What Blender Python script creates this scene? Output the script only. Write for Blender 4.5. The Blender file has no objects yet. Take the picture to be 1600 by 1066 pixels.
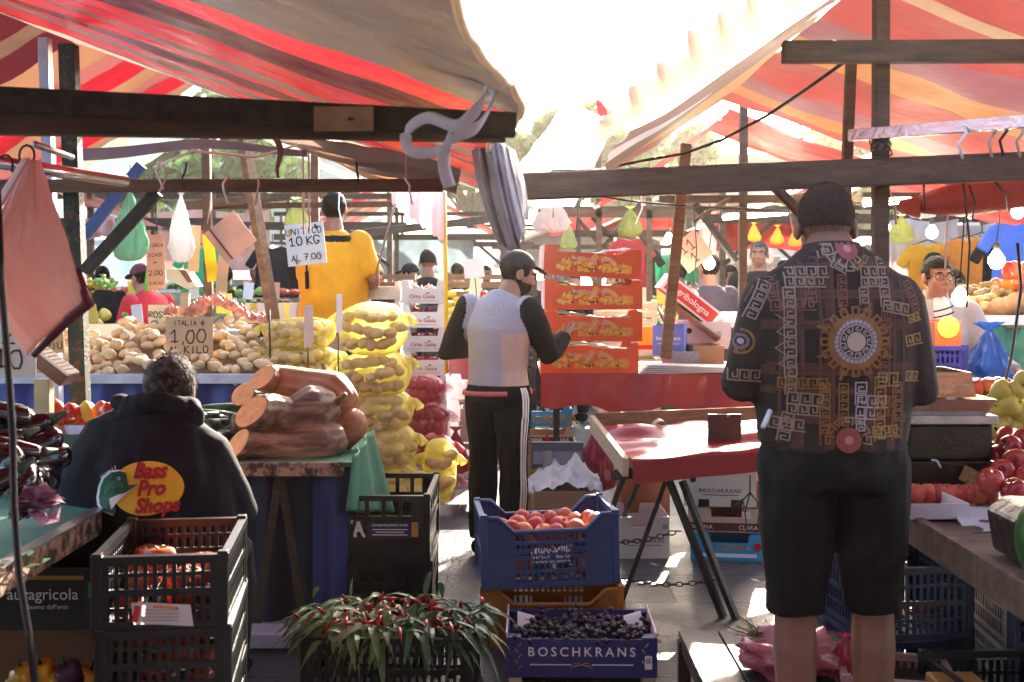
import bpy, math, random
import numpy as np
from mathutils import Vector, Matrix, Euler, noise
from mathutils.bvhtree import BVHTree
R = math.radians
S = bpy.context.scene
COL = S.collection
# ---------------------------------------------------------------- camera, sky, sun, exposure
cam = bpy.data.cameras.new('camera'); camo = bpy.data.objects.new('camera', cam); COL.objects.link(camo)
camo.location = (0, 0, 1.6); camo.rotation_euler = (R(90), 0, 0)
cam.lens = 40.5; cam.sensor_width = 36; cam.shift_y = -0.0644; cam.clip_start = .05; cam.clip_end = 2000
cam.dof.use_dof = True; cam.dof.focus_distance = 5.6; cam.dof.aperture_fstop = 5.0
S.camera = camo
SUN_EL, SUN_AZ = R(25), R(15)          # from behind the stalls, a little to the right
w = bpy.data.worlds.new('World'); S.world = w; w.use_nodes = True
nt = w.node_tree; bg = nt.nodes['Background']
sky = nt.nodes.new('ShaderNodeTexSky'); sky.sky_type = 'NISHITA'; sky.sun_disc = False
sky.sun_elevation = SUN_EL; sky.sun_rotation = SUN_AZ; sky.dust_density = 3.0
nt.links.new(sky.outputs[0], bg.inputs[0]); bg.inputs[1].default_value = .15
sl = bpy.data.lights.new('sun', 'SUN'); sl.energy = 5.0; sl.angle = R(.55); sl.color = (1, .9, .76)
so = bpy.data.objects.new('sun', sl); COL.objects.link(so)
sd = Vector((math.sin(SUN_AZ)*math.cos(SUN_EL), math.cos(SUN_AZ)*math.cos(SUN_EL), math.sin(SUN_EL)))
so.rotation_euler = sd.to_track_quat('Z', 'Y').to_euler(); so.location = sd*60
S.view_settings.view_transform = 'Standard'; S.view_settings.look = 'None'
S.view_settings.exposure = 2.5; S.view_settings.gamma = 1; S.view_settings.use_curve_mapping = False
S.cycles.max_bounces = 8; S.cycles.transparent_max_bounces = 16; S.cycles.transmission_bounces = 6
S.cycles.caustics_reflective = False; S.cycles.caustics_refractive = False
S.cycles.sample_clamp_indirect = 6
random.seed(7)
rnd = random.uniform
def PX(px, Y): return (px-800)*Y/1800
def PZ(py, Y): return 1.6-(py-430)*Y/1800
def P(px, py, Y): return Vector((PX(px, Y), Y, PZ(py, Y)))
def V(*a): return Vector(a)
# ---------------------------------------------------------------- materials
MATS = {}
def M(name, col, rough=.6, var=.18, scale=6, bump=.15, bscale=60, metal=0, trans=0, col2=None, coat=0, emit=0, alpha=1, sheen=0, stops=None, axis=0, streak=None, spec=.5, sss=0, clamp2=(.45, .6)):
    if name in MATS: return MATS[name]
    m = bpy.data.materials.new(name); m.use_nodes = True; n = m.node_tree.nodes; l = m.node_tree.links
    b = n['Principled BSDF']; out = n['Material Output']
    tc = n.new('ShaderNodeTexCoord'); oi = n.new('ShaderNodeObjectInfo')
    mp = n.new('ShaderNodeMapping'); l.new(tc.outputs['Object'], mp.inputs[0])
    mul = n.new('ShaderNodeMath'); mul.operation = 'MULTIPLY'; mul.inputs[1].default_value = 37.
    l.new(oi.outputs['Random'], mul.inputs[0]); l.new(mul.outputs[0], mp.inputs['Location'])
    if streak: mp.inputs['Scale'].default_value = streak
    nz = n.new('ShaderNodeTexNoise'); nz.inputs['Scale'].default_value = scale; nz.inputs['Detail'].default_value = 5
    nz.inputs['Roughness'].default_value = .62
    l.new(mp.outputs[0], nz.inputs[0])
    rp = n.new('ShaderNodeValToRGB'); e = rp.color_ramp.elements
    c3 = lambda c, k: (min(1, c[0]*k), min(1, c[1]*k), min(1, c[2]*k), 1)
    if col2: e[0].color = c3(col, 1); e[1].color = c3(col2, 1); e[0].position, e[1].position = clamp2
    else: e[0].color = c3(col, 1-var); e[1].color = c3(col, 1+var); e[0].position = .3; e[1].position = .72
    l.new(nz.outputs[0], rp.inputs[0]); csock = rp.outputs[0]
    if stops:
        uvn = n.new('ShaderNodeSeparateXYZ'); l.new(tc.outputs['UV'], uvn.inputs[0])
        sr = n.new('ShaderNodeValToRGB'); sr.color_ramp.interpolation = 'CONSTANT'
        els = sr.color_ramp.elements
        while len(els) < len(stops): els.new(.5)
        for q, (p_, c_) in enumerate(stops): els[q].position = p_; els[q].color = (*c_, 1)
        l.new(uvn.outputs[axis], sr.inputs[0])
        mx = n.new('ShaderNodeMix'); mx.data_type = 'RGBA'; mx.blend_type = 'MULTIPLY'; mx.inputs[0].default_value = 1
        l.new(sr.outputs[0], mx.inputs[6]); l.new(csock, mx.inputs[7]); csock = mx.outputs[2]
    hs = n.new('ShaderNodeHueSaturation'); l.new(csock, hs.inputs['Color'])
    mr = n.new('ShaderNodeMapRange'); mr.inputs[3].default_value = .86; mr.inputs[4].default_value = 1.12
    l.new(oi.outputs['Random'], mr.inputs[0]); l.new(mr.outputs[0], hs.inputs['Value']); csock = hs.outputs[0]
    l.new(csock, b.inputs['Base Color'])
    b.inputs['Roughness'].default_value = rough; b.inputs['Metallic'].default_value = metal
    b.inputs['Specular IOR Level'].default_value = spec
    if coat: b.inputs['Coat Weight'].default_value = coat; b.inputs['Coat Roughness'].default_value = .12
    if sheen: b.inputs['Sheen Weight'].default_value = sheen
    if sss: b.inputs['Subsurface Weight'].default_value = sss; b.inputs['Subsurface Scale'].default_value = .02
    if emit: l.new(csock, b.inputs['Emission Color']); b.inputs['Emission Strength'].default_value = emit
    if bump:
        n2 = n.new('ShaderNodeTexNoise'); n2.inputs['Scale'].default_value = bscale; n2.inputs['Detail'].default_value = 4
        l.new(mp.outputs[0], n2.inputs[0]); bp = n.new('ShaderNodeBump'); bp.inputs['Strength'].default_value = bump
        bp.inputs['Distance'].default_value = .02; l.new(n2.outputs[0], bp.inputs['Height']); l.new(bp.outputs[0], b.inputs['Normal'])
    last = b.outputs[0]
    if trans:
        t = n.new('ShaderNodeBsdfTranslucent'); l.new(csock, t.inputs[0]); ms = n.new('ShaderNodeMixShader')
        ms.inputs[0].default_value = trans; l.new(last, ms.inputs[1]); l.new(t.outputs[0], ms.inputs[2]); last = ms.outputs[0]
    if alpha < 1:
        t = n.new('ShaderNodeBsdfTransparent'); ms = n.new('ShaderNodeMixShader')
        ms.inputs[0].default_value = alpha; l.new(t.outputs[0], ms.inputs[1]); l.new(last, ms.inputs[2]); last = ms.outputs[0]
    l.new(last, out.inputs[0])
    MATS[name] = m; return m
# ---------------------------------------------------------------- mesh builder
class MB:
    def __init__(s): s.v = []; s.f = []; s.m = []; s.s = []; s.mats = []; s.cur = 0; s.uv = {}
    def mat(s, m):
        if m not in s.mats: s.mats.append(m)
        s.cur = s.mats.index(m); return s
    def add(s, vs, fs, smooth=False, X=None):
        o = len(s.v)
        s.v += [tuple(X @ Vector(p)) for p in vs] if X else [tuple(p) for p in vs]
        for f in fs: s.f.append(tuple(i+o for i in f)); s.m.append(s.cur); s.s.append(smooth)
        return o
    def box(s, c, size, rot=None, X=None):
        a, b, d = [q/2 for q in size]; c = Vector(c)
        vs = [Vector((x, y, z)) for x in (-a, a) for y in (-b, b) for z in (-d, d)]
        if rot: vs = [rot @ q for q in vs]
        s.add([q+c for q in vs], [(0, 1, 3, 2), (4, 6, 7, 5), (0, 4, 5, 1), (2, 3, 7, 6), (0, 2, 6, 4), (1, 5, 7, 3)], X=X); return s
    def beam(s, p, q, w, h, up=(0, 0, 1)):
        p, q = Vector(p), Vector(q); d = q-p; L = d.length; d.normalize(); u = Vector(up)
        if abs(d.dot(u)) > .98: u = Vector((0, 1, 0))
        x = d.cross(u).normalized(); z = x.cross(d)
        m = Matrix((x, d, z)).transposed(); return s.box((p+q)/2, (w, L, h), m)
    def tube(s, pts, r, n=8, cap=True, ry=None, xax=None, smooth=True):
        pts = [Vector(p) for p in pts]; k = len(pts)
        if not hasattr(r, '__len__'): r = [r]*k
        if ry is None: ry = r
        elif not hasattr(ry, '__len__'): ry = [ry]*k
        vs = []; prev = None
        for i, p in enumerate(pts):
            t = (pts[min(i+1, k-1)]-pts[max(i-1, 0)]).normalized()
            if xax is not None: a = Vector(xax); a = (a-t*a.dot(t)).normalized()
            elif prev is None:
                a = t.orthogonal().normalized()
            else: a = (prev-t*prev.dot(t)).normalized()
            prev = a; b = t.cross(a)
            for j in range(n):
                an = 2*math.pi*j/n; vs.append(p+a*math.cos(an)*r[i]+b*math.sin(an)*ry[i])
        fs = [(i*n+j, i*n+(j+1) % n, (i+1)*n+(j+1) % n, (i+1)*n+j) for i in range(k-1) for j in range(n)]
        if cap: fs += [tuple(range(n-1, -1, -1)), tuple((k-1)*n+j for j in range(n))]
        s.add(vs, fs, smooth); return s
    def ell(s, c, r, nu=12, nv=8, rot=None, nz=0, ns=8, seed=0, X=None):
        if not hasattr(r, '__len__'): r = (r, r, r)
        vs = []; fs = []; c = Vector(c)
        def pt(x, y, z):
            q = Vector((x, y, z)); k = 1
            if nz: k = 1+nz*noise.noise(q*ns*.25+Vector((seed*7.1, seed*3.3, seed)))
            q = Vector((x*r[0]*k, y*r[1]*k, z*r[2]*k))
            if rot: q = rot @ q
            return q+c
        vs.append(pt(0, 0, 1))
        for i in range(1, nv):
            a = math.pi*i/nv
            for j in range(nu):
                b = 2*math.pi*j/nu; vs.append(pt(math.sin(a)*math.cos(b), math.sin(a)*math.sin(b), math.cos(a)))
        vs.append(pt(0, 0, -1))
        for j in range(nu): fs.append((0, 1+j, 1+(j+1) % nu))
        for i in range(nv-2):
            for j in range(nu): fs.append((1+i*nu+j, 1+(i+1)*nu+j, 1+(i+1)*nu+(j+1) % nu, 1+i*nu+(j+1) % nu))
        e = len(vs)-1; o = 1+(nv-2)*nu
        for j in range(nu): fs.append((e, o+(j+1) % nu, o+j))
        s.add(vs, fs, True, X); return s
    def lathe(s, prof, n=16, c=(0, 0, 0), lob=0, nl=5, rot=None, X=None, smooth=True):
        vs = []; fs = []; c = Vector(c); k = len(prof)
        for (r, z) in prof:
            for j in range(n):
                a = 2*math.pi*j/n; rr = r*(1+lob*math.cos(nl*a)); q = Vector((rr*math.cos(a), rr*math.sin(a), z))
                vs.append((rot @ q if rot else q)+c)
        for i in range(k-1):
            for j in range(n): fs.append((i*n+j, i*n+(j+1) % n, (i+1)*n+(j+1) % n, (i+1)*n+j))
        fs += [tuple(range(n-1, -1, -1)), tuple((k-1)*n+j for j in range(n))]
        s.add(vs, fs, smooth, X); return s
    def prism(s, poly, t, X=None, c=(0, 0, 0)):
        # polygon in x,z; thickness t along +y
        n = len(poly); vs = [(x+c[0], c[1], z+c[2]) for x, z in poly]+[(x+c[0], c[1]+t, z+c[2]) for x, z in poly]
        fs = [tuple(range(n)), tuple(range(2*n-1, n-1, -1))]+[(i, i+n, (i+1) % n+n, (i+1) % n) for i in range(n)]
        s.add(vs, fs, X=X); return s
    def grid(s, fn, nu, nv, smooth=True, uv=True):
        o = len(s.v); s.v += [tuple(fn(i/nu, j/nv)) for j in range(nv+1) for i in range(nu+1)]
        for j in range(nv+1):
            for i in range(nu+1): s.uv[o+j*(nu+1)+i] = (i/nu, j/nv)
        for j in range(nv):
            for i in range(nu):
                a = o+j*(nu+1)+i; s.f.append((a, a+1, a+nu+2, a+nu+1)); s.m.append(s.cur); s.s.append(smooth)
        return s
    def text(s, txt, size, X, bold=0, shear=0, spacing=1.0, sx=1.0):
        vs, fs = text_mesh(txt, bold, shear, spacing)
        s.add([X @ Vector((x*size*sx, 0, y*size)) for x, y in vs], fs); return s
    def strokes(s, txt, h, X, w=.1, jit=.06, seed=1):
        # handwritten lettering as narrow ribbons; text plane x,z
        rs = random.Random(seed); k = h/6; x0 = 0; tot = sum(2.4 if ch in ' ,.' else 5.4 for ch in txt)*k
        for ch in txt:
            dy = rs.uniform(-.3, .3)
            for pl in GL.get(ch, '').split('|'):
                q = [float(t) for t in pl.split()]
                pts = [Vector((x0+(q[i]+rs.uniform(-jit, jit)*4)*k-tot/2, 0, (q[i+1]+dy+rs.uniform(-jit, jit)*4)*k)) for i in range(0, len(q), 2)]
                s.ribbon([X @ p for p in pts], w*h/2, X.to_3x3() @ Vector((0, 1, 0)))
            x0 += (2.4 if ch in ' ,.' else 5.4)*k
        return s
    def scribble(s, X, w_, h, n, seed):
        # small illegible print: rows of short marks
        rs = random.Random(seed)
        for i in range(n):
            x = -w_/2+w_*i/n; pts = [X @ Vector((x+rs.uniform(0, w_/n*.8), 0, rs.uniform(0, h))) for _ in range(3)]
            s.ribbon(pts, h*.09, X.to_3x3() @ Vector((0, 1, 0)))
        return s
    def ribbon(s, pts, hw, nrm):
        for i in range(len(pts)-1):
            d = pts[i+1]-pts[i]
            if d.length < 1e-6: continue
            d.normalize(); a = d.cross(nrm).normalized()*hw; e = d*hw*.6
            s.add([pts[i]-a-e, pts[i]+a-e, pts[i+1]+a+e, pts[i+1]-a+e], [(0, 1, 2, 3)])
        return s
GL = {'0': '1 6 3 6 4 4 4 2 3 0 1 0 0 2 0 4 1 6', '1': '0 4 2 6 2 0|.4 0 3.6 0', '2': '0 5 1 6 3 6 4 5 3.6 3.6 0 0 4 0', '3': '0 6 4 6 2 3.5 4 2 3 0 0 0', '4': '3 0 3 6 0 2 4 2',
 '5': '4 6 .6 6 .3 3.5 3 3.5 4 2 3 0 0 0', '6': '3.5 6 1 5 0 2 1 0 3 0 4 1.5 3 3 0 2', '7': '0 6 4 6 1.5 0|.8 3 3.4 3', '8': '2 3 0 4.5 1 6 3 6 4 4.5 0 1.5 1 0 3 0 4 1.5 2 3', '9': '4 4 1 3.4 0 4.6 1 6 3 6 4 4 3 0',
 ',': '1 .5 .6 -1', '.': '.8 0 1.2 .3', 'A': '0 0 2 6 4 0|.8 2 3.2 2', 'B': '0 0 0 6 3 6 3 3.5 0 3 4 2.5 4 0 0 0', 'C': '4 5 3 6 1 6 0 4 0 2 1 0 3 0 4 1', 'D': '0 0 0 6 3 5 4 3 3 1 0 0', 'E': '4 6 0 6 0 0 4 0|0 3 3 3',
 'F': '4 6 0 6 0 0|0 3 3 3', 'G': '4 5 3 6 1 6 0 4 0 2 1 0 3 0 4 2 2 2', 'H': '0 0 0 6|4 0 4 6|0 3 4 3', 'I': '2 0 2 6', 'K': '0 0 0 6|4 6 0 3 4 0', 'L': '0 6 0 0 4 0', 'M': '0 0 0 6 2 3 4 6 4 0', 'N': '0 0 0 6 4 0 4 6',
 'O': '1 6 3 6 4 4 4 2 3 0 1 0 0 2 0 4 1 6', 'P': '0 0 0 6 3 6 4 4.6 3 3 0 3', 'R': '0 0 0 6 3 6 4 4.6 3 3 0 3 4 0', 'S': '4 5.4 3 6 1 6 0 4.6 4 1.5 3 0 1 0 0 .8', 'T': '0 6 4 6|2 6 2 0', 'U': '0 6 0 1 1 0 3 0 4 1 4 6', 'V': '0 6 2 0 4 6', 'Z': '0 6 4 6 0 0 4 0', "'": '1 6 1 5', '-': '1 3 3 3', 'e': '4 4 2 6 .6 4 .6 2 2 0 4 1.5|0 3.6 3 3.6|0 2.4 3 2.4'}
TXT = {}
def text_mesh(txt, bold, shear, spacing):
    key = (txt, bold, shear, spacing)
    if key in TXT: return TXT[key]
    c = bpy.data.curves.new('lettering', 'FONT'); c.body = txt; c.size = 1; c.align_x = 'CENTER'; c.offset = bold; c.shear = shear; c.space_character = spacing
    c.resolution_u = 3; c.fill_mode = 'FRONT'
    o = bpy.data.objects.new('lettering', c); COL.objects.link(o); dg = bpy.context.evaluated_depsgraph_get(); dg.update()
    me = o.evaluated_get(dg).to_mesh()
    TXT[key] = ([(v.co.x, v.co.y) for v in me.vertices], [tuple(reversed(p.vertices)) if p.normal.z > 0 else tuple(p.vertices) for p in me.polygons])
    o.evaluated_get(dg).to_mesh_clear(); bpy.data.objects.remove(o); bpy.data.curves.remove(c); return TXT[key]
def mesh_of(mb, name, org=None, recalc=False):
    me = bpy.data.meshes.new(name)
    vs = mb.v if org is None else [(a-org[0], b-org[1], c-org[2]) for a, b, c in mb.v]
    me.from_pydata(vs, [], mb.f)
    for m in mb.mats: me.materials.append(m)
    if mb.mats: me.polygons.foreach_set('material_index', mb.m)
    me.polygons.foreach_set('use_smooth', mb.s)
    if mb.uv:
        uvl = me.uv_layers.new(name='UVMap')
        for lp in me.loops: uvl.data[lp.index].uv = mb.uv.get(lp.vertex_index, (0, 0))
    me.update(); return me
def tag(o, label=None, cat=None, group=None, kind=None):
    if label: o['label'] = label
    if cat: o['category'] = cat
    if group: o['group'] = group
    if kind: o['kind'] = kind
    return o
def link(name, me, parent=None, loc=(0, 0, 0), rot=(0, 0, 0)):
    o = bpy.data.objects.new(name, me); COL.objects.link(o); o.location = loc; o.rotation_euler = rot
    if parent is not None: o.parent = parent
    return o
def part(name, mb, parent=None, mat=None, org=None, bevel=0, label=None, solid=0, loc=(0, 0, 0), rot=(0, 0, 0)):
    if mat is not None and not mb.mats: mb.mats = [mat]
    if org is None and parent is not None and parent.get('_w'): org = parent.location
    o = link(name, mesh_of(mb, name, org), parent, loc, rot)
    if label: o['label'] = label
    if bevel:
        b = o.modifiers.new('bevel', 'BEVEL'); b.width = bevel; b.segments = 2; b.limit_method = 'ANGLE'
    if solid:
        b = o.modifiers.new('solid', 'SOLIDIFY'); b.thickness = solid; b.offset = 0
    return o
def thing(name, label, cat, loc=(0, 0, 0), rz=0, group=None, rot=None, world=False):
    o = bpy.data.objects.new(name, None); COL.objects.link(o); o.location = loc; o.empty_display_size = .1
    o.rotation_euler = rot or (0, 0, rz); tag(o, label, cat, group)
    if world: o['_w'] = 1
    return o
def single(name, mb, label, cat, mat=None, group=None, base=None, bevel=0, solid=0, kind=None, loc=None, rot=(0, 0, 0)):
    # one-mesh thing; mesh given in world coordinates unless loc is passed
    if mat is not None and not mb.mats: mb.mats = [mat]
    if loc is None:
        a = np.array(mb.v); org = (float(a[:, 0].mean()), float(a[:, 1].mean()), float(a[:, 2].min()))
        o = link(name, mesh_of(mb, name, org), None, org, rot)
    else: o = link(name, mesh_of(mb, name), None, loc, rot)
    if bevel:
        b = o.modifiers.new('bevel', 'BEVEL'); b.width = bevel; b.segments = 2; b.limit_method = 'ANGLE'
    if solid:
        b = o.modifiers.new('solid', 'SOLIDIFY'); b.thickness = solid; b.offset = 0
    return tag(o, label, cat, group, kind)
def dup(root, loc, rot=(0, 0, 0), label=None, group=None, scale=None):
    r = root.copy(); COL.objects.link(r); r.location = loc; r.rotation_euler = rot
    if label: r['label'] = label
    if group: r['group'] = group
    if scale: r.scale = scale if hasattr(scale, '__len__') else (scale,)*3
    for ch in list(root.children):
        c = ch.copy(); COL.objects.link(c); c.parent = r
        for g in ch.children:
            d = g.copy(); COL.objects.link(d); d.parent = c
    return r
def fuse(mb, vox, it=4, wr=0, wsc=6, seed=0, stretch=(1, 1, 1)):
    # closed overlapping solids -> one continuous smooth surface
    me = bpy.data.meshes.new('fuse'); me.from_pydata(mb.v, [], mb.f); o = bpy.data.objects.new('fuse', me); COL.objects.link(o)
    a = o.modifiers.new('r', 'REMESH'); a.mode = 'VOXEL'; a.voxel_size = vox
    b = o.modifiers.new('s', 'SMOOTH'); b.iterations = it; b.factor = .5
    dg = bpy.context.evaluated_depsgraph_get(); dg.update(); e = o.evaluated_get(dg); m2 = e.to_mesh()
    vs = [v.co.copy() for v in m2.vertices]; ns = [v.normal.copy() for v in m2.vertices]; fs = [tuple(p.vertices) for p in m2.polygons]
    e.to_mesh_clear(); bpy.data.objects.remove(o); bpy.data.meshes.remove(me)
    if wr:
        for i, p in enumerate(vs):
            q = Vector((p.x*stretch[0], p.y*stretch[1], p.z*stretch[2]))*wsc+Vector((seed*3.1, seed, 0))
            h = noise.noise(q)+.5*noise.noise(q*2.1)
            h2 = 1-abs(noise.noise(q*.8+Vector((9, 2, 4))))*2.2
            vs[i] = p+ns[i]*wr*(h*.7+h2*.5)
    return vs, fs
def sheet(a, b, c, d, nu=24, nv=16, sag=0, wr=.01, ws=3, seed=0, pleat=0, pn=20):
    a, b, c, d = map(Vector, (a, b, c, d)); nrm = (b-a).cross(d-a).normalized()
    def fn(u, v):
        p = (a*(1-u)+b*u)*(1-v)+(d*(1-u)+c*u)*v
        p = p-Vector((0, 0, 1))*sag*(4*u*(1-u)*.5+4*v*(1-v)*.5)
        k = wr*(noise.noise(p*ws+Vector((seed, 0, 0)))+.5*noise.noise(p*ws*2.3+Vector((seed, 5, 0))))
        if pleat: k += pleat*math.sin(v*pn*6.283+2*noise.noise(Vector((u*3, v*4, seed))))
        return p+nrm*k
    return MB().grid(fn, nu, nv)
# ---------------------------------------------------------------- shared materials
WOOD_D = M('dark weathered wood', (.06, .034, .022), .75, .5, 5, .5, 40, streak=(6, 1, 6))
WOOD_B = M('brown beam wood', (.13, .075, .045), .7, .45, 4, .4, 40, streak=(1, 6, 6))
WOOD_M = M('worn wood', (.24, .14, .075), .75, .4, 5, .4, 50, streak=(1, 6, 6))
WOOD_L = M('pale crate wood', (.55, .42, .28), .7, .22, 5, .3, 60, streak=(1, 5, 5))
PEEL = M('peeling painted wood', (.06, .035, .025), .8, .4, 22, .6, 60, col2=(.38, .24, .15), clamp2=(.42, .56))
STEEL = M('dull steel', (.42, .42, .44), .38, .2, 9, .1, 60, metal=.9)
STEEL_D = M('dark painted steel', (.05, .045, .04), .5, .5, 12, .2, 60, metal=.3)
POSTG = M('chipped green paint', (.016, .032, .018), .6, .4, 26, .35, 80, col2=(.11, .055, .028), clamp2=(.52, .62))
BLUEM = M('blue painted steel', (.05, .11, .32), .5, .3, 9, .15, 60)
GREYM = M('pale blue grey steel', (.34, .39, .5), .5, .2, 9, .15, 60)
CR_BLK = M('black crate plastic', (.011, .011, .013), .3, .3, 9, .1, 90)
CR_BLU = M('blue crate plastic', (.03, .075, .22), .4, .2, 7, .1, 90)
CR_NAVY = M('navy crate plastic', (.014, .022, .075), .4, .3, 7, .1, 90)
CR_YEL = M('ochre crate plastic', (.42, .17, .018), .45, .25, 7, .1, 90)
CR_PNK = M('pale pink crate plastic', (.55, .36, .32), .5, .2, 7, .1, 90)
WHITE = M('white card', (.78, .77, .78), .7, .05, 6, .05, 60)
PAPER = M('white paper', (.8, .79, .77), .8, .05, 5, .1, 20, trans=.25)
CARD = M('brown cardboard', (.33, .2, .11), .8, .12, 7, .1, 60)
CARD_IN = M('inner cardboard', (.4, .28, .17), .85, .12, 7, .1, 60)
KRAFT = M('kraft price card', (.6, .43, .27), .8, .1, 9, .1, 60, trans=.15)
INK = M('black marker ink', (.02, .018, .02), .6, .1, 5, 0)
NAVYCARD = M('navy printed card', (.03, .035, .17), .55, .1, 7, .05, 60)
REDCARD = M('orange red printed card', (.8, .12, .035), .5, .08, 7, .05, 60)
PINKCARD = M('faded pink card', (.7, .42, .42), .6, .2, 9, .05, 60, col2=(.78, .7, .68))
CYAN = M('cyan printed card', (.03, .36, .72), .5, .08, 7, .05, 60)
DONNA = M('pale rose card', (.6, .42, .38), .6, .1, 7, .05, 60)
MAROON = M('maroon print', (.1, .02, .025), .6, .1, 7, 0)
PRWHITE = M('white print', (.82, .82, .84), .6, .03, 7, 0)
PRRED = M('red print', (.42, .012, .025), .6, .1, 7, 0)
PRGOLD = M('gold print', (.5, .3, .06), .6, .15, 20, 0)
PRYEL = M('yellow fruit print', (.85, .42, .05), .6, .3, 90, 0)
PRGRN = M('green print', (.04, .2, .06), .6, .2, 30, 0)
PRPINK = M('pink script print', (.8, .4, .45), .6, .05, 7, 0)
PRGREY = M('grey print', (.35, .35, .38), .6, .1, 30, 0)
RED_CL = M('red oilcloth', (.34, .022, .03), .32, .2, 5, .15, 12, coat=.25)
GREEN_CL = M('green table cloth', (.04, .2, .12), .55, .25, 14, .2, 30)
TURQ = M('turquoise cloth', (.07, .27, .2), .6, .25, 8, .2, 30)
BLUE_CL = M('blue tarpaulin', (.025, .045, .23), .5, .25, 5, .25, 14)
DKBLUE_CL = M('dark navy skirt', (.012, .014, .045), .7, .3, 5, .3, 14)
SKIN = M('tanned skin', (.42, .2, .125), .5, .12, 14, .12, 160, sss=.12)
SKIN_D = M('darker tanned skin', (.31, .14, .09), .5, .14, 14, .12, 160, sss=.1)
EYE_W = M('eye white', (.75, .72, .7), .25, .02, 5, 0)
EYE_D = M('dark iris', (.02, .012, .01), .2, .1, 5, 0)
LIP = M('lips', (.4, .12, .1), .5, .1, 9, 0)
HAIR_B = M('black hair', (.012, .009, .008), .65, .4, 60, .3, 200, spec=.12)
HAIR_G = M('grey brown hair', (.045, .035, .03), .6, .5, 30, .3, 200, col2=(.2, .175, .165), spec=.2)
CL_BLK = M('black cloth', (.012, .011, .012), .9, .3, 9, .12, 120, spec=.25)
CL_NAVY = M('dark blue black cloth', (.011, .011, .016), .85, .3, 6, .08, 160, spec=.25)
CL_GREY = M('heather grey cloth', (.46, .43, .48), .9, .2, 120, .25, 90)
CL_YEL = M('yellow cloth', (.75, .37, .015), .85, .15, 6, .25, 60, trans=.15)
CL_RED = M('red cloth', (.6, .02, .035), .8, .2, 6, .25, 60)
CL_ORG = M('orange cloth', (.75, .22, .02), .8, .2, 6, .25, 60)
CL_WHT = M('off white cloth', (.72, .68, .68), .85, .08, 6, .25, 60)
CL_PALE = M('pale tan cloth', (.66, .48, .4), .85, .12, 6, .25, 60)
DENIM = M('dark olive denim', (.013, .012, .011), .9, .5, 3.2, .2, 160, spec=.25, col2=(.05, .044, .034), clamp2=(.48, .74))
LEAF = M('glossy green leaf', (.12, .23, .06), .36, .3, 9, .2, 40, trans=.25, col2=(.26, .36, .15))
LEAF_D = M('dark green leaf', (.045, .12, .04), .42, .4, 9, .2, 40, trans=.2)
STEM = M('dry stem', (.2, .17, .06), .7, .2, 9, .2, 40)
BULB = M('lit bulb glass', (1, .86, .62), .3, .02, 5, 0, emit=24)
POLYBAG = M('thin white plastic bag', (.75, .73, .74), .35, .08, 6, .3, 25, trans=.5)
GRNBAG = M('thin green plastic bag', (.28, .5, .36), .35, .12, 6, .3, 25, trans=.5)
LIMEBAG = M('lime plastic bag', (.38, .44, .2), .35, .12, 6, .3, 25, trans=.5)
PNKBAG = M('pink red plastic bag', (.5, .06, .12), .3, .2, 6, .3, 25, trans=.3)
BLUBAG = M('blue plastic bag', (.03, .14, .6), .3, .2, 6, .4, 18, trans=.3)
# produce
POTATO = M('potato skin', (.72, .52, .28), .7, .14, 18, .2, 60)
ONION = M('pink onion skin', (.5, .2, .14), .45, .25, 9, .1, 40)
RONION = M('red onion skin', (.36, .035, .08), .4, .3, 8, .1, 40)
PEACH = M('ripe peach skin', (.5, .05, .045), .5, .2, 5, .05, 90, col2=(.75, .28, .09), clamp2=(.45, .68))
APPLE = M('red apple skin', (.38, .012, .018), .25, .3, 5, .02, 90, coat=.3, col2=(.5, .06, .04))
QUINCE = M('yellow green apple skin', (.58, .52, .1), .4, .15, 5, .05, 60)
TOMATO = M('tomato skin', (.55, .04, .015), .22, .2, 4, 0, coat=.4, col2=(.62, .13, .03))
OXHEART = M('oxheart tomato skin', (.75, .2, .025), .25, .2, 4, 0, coat=.3, col2=(.65, .05, .03))
PEPPER = M('yellow pepper skin', (.7, .4, .02), .22, .15, 4, 0, coat=.4)
EGGPL = M('black aubergine skin', (.012, .006, .014), .15, .2, 4, 0, coat=.5)
ZUCC = M('dark courgette skin', (.02, .06, .03), .4, .3, 20, .1, 60, col2=(.07, .13, .07))
ORANGE = M('orange peel', (.8, .3, .02), .45, .12, 4, .15, 200)
LEMON = M('yellow fruit peel', (.8, .6, .05), .45, .12, 4, .15, 200)
GREENF = M('green fruit skin', (.22, .4, .08), .4, .2, 4, .05, 60)
PLUM = M('dark plum skin', (.06, .02, .06), .35, .3, 4, .05, 60)
GRAPE = M('dark grape skin', (.02, .008, .022), .3, .3, 9, .02, 90)
MELON = M('green melon rind', (.03, .11, .02), .35, .3, 9, .05, 60)
SQ_BR = M('orange brown squash rind', (.36, .13, .055), .5, .25, 4, .2, 30, streak=(1, 6, 6), col2=(.48, .21, .1))
SQ_DK = M('striped dark squash rind', (.13, .055, .038), .5, .3, 3, .35, 40, streak=(.6, 9, 9), col2=(.42, .24, .15), clamp2=(.42, .7))
SQ_CUT = M('cut squash flesh', (.85, .42, .15), .45, .18, 25, .25, 90)
GREENB = M('green bean skin', (.1, .22, .05), .45, .3, 9, .05, 60)
CHILI = M('red chilli skin', (.38, .01, .014), .25, .2, 6, 0, coat=.3)
RADI = M('purple white radicchio leaf', (.4, .16, .3), .5, .3, 14, .2, 30, col2=(.7, .6, .62))
BREADB = M('brown coconut husk', (.23, .11, .05), .8, .3, 9, .3, 60)

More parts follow.
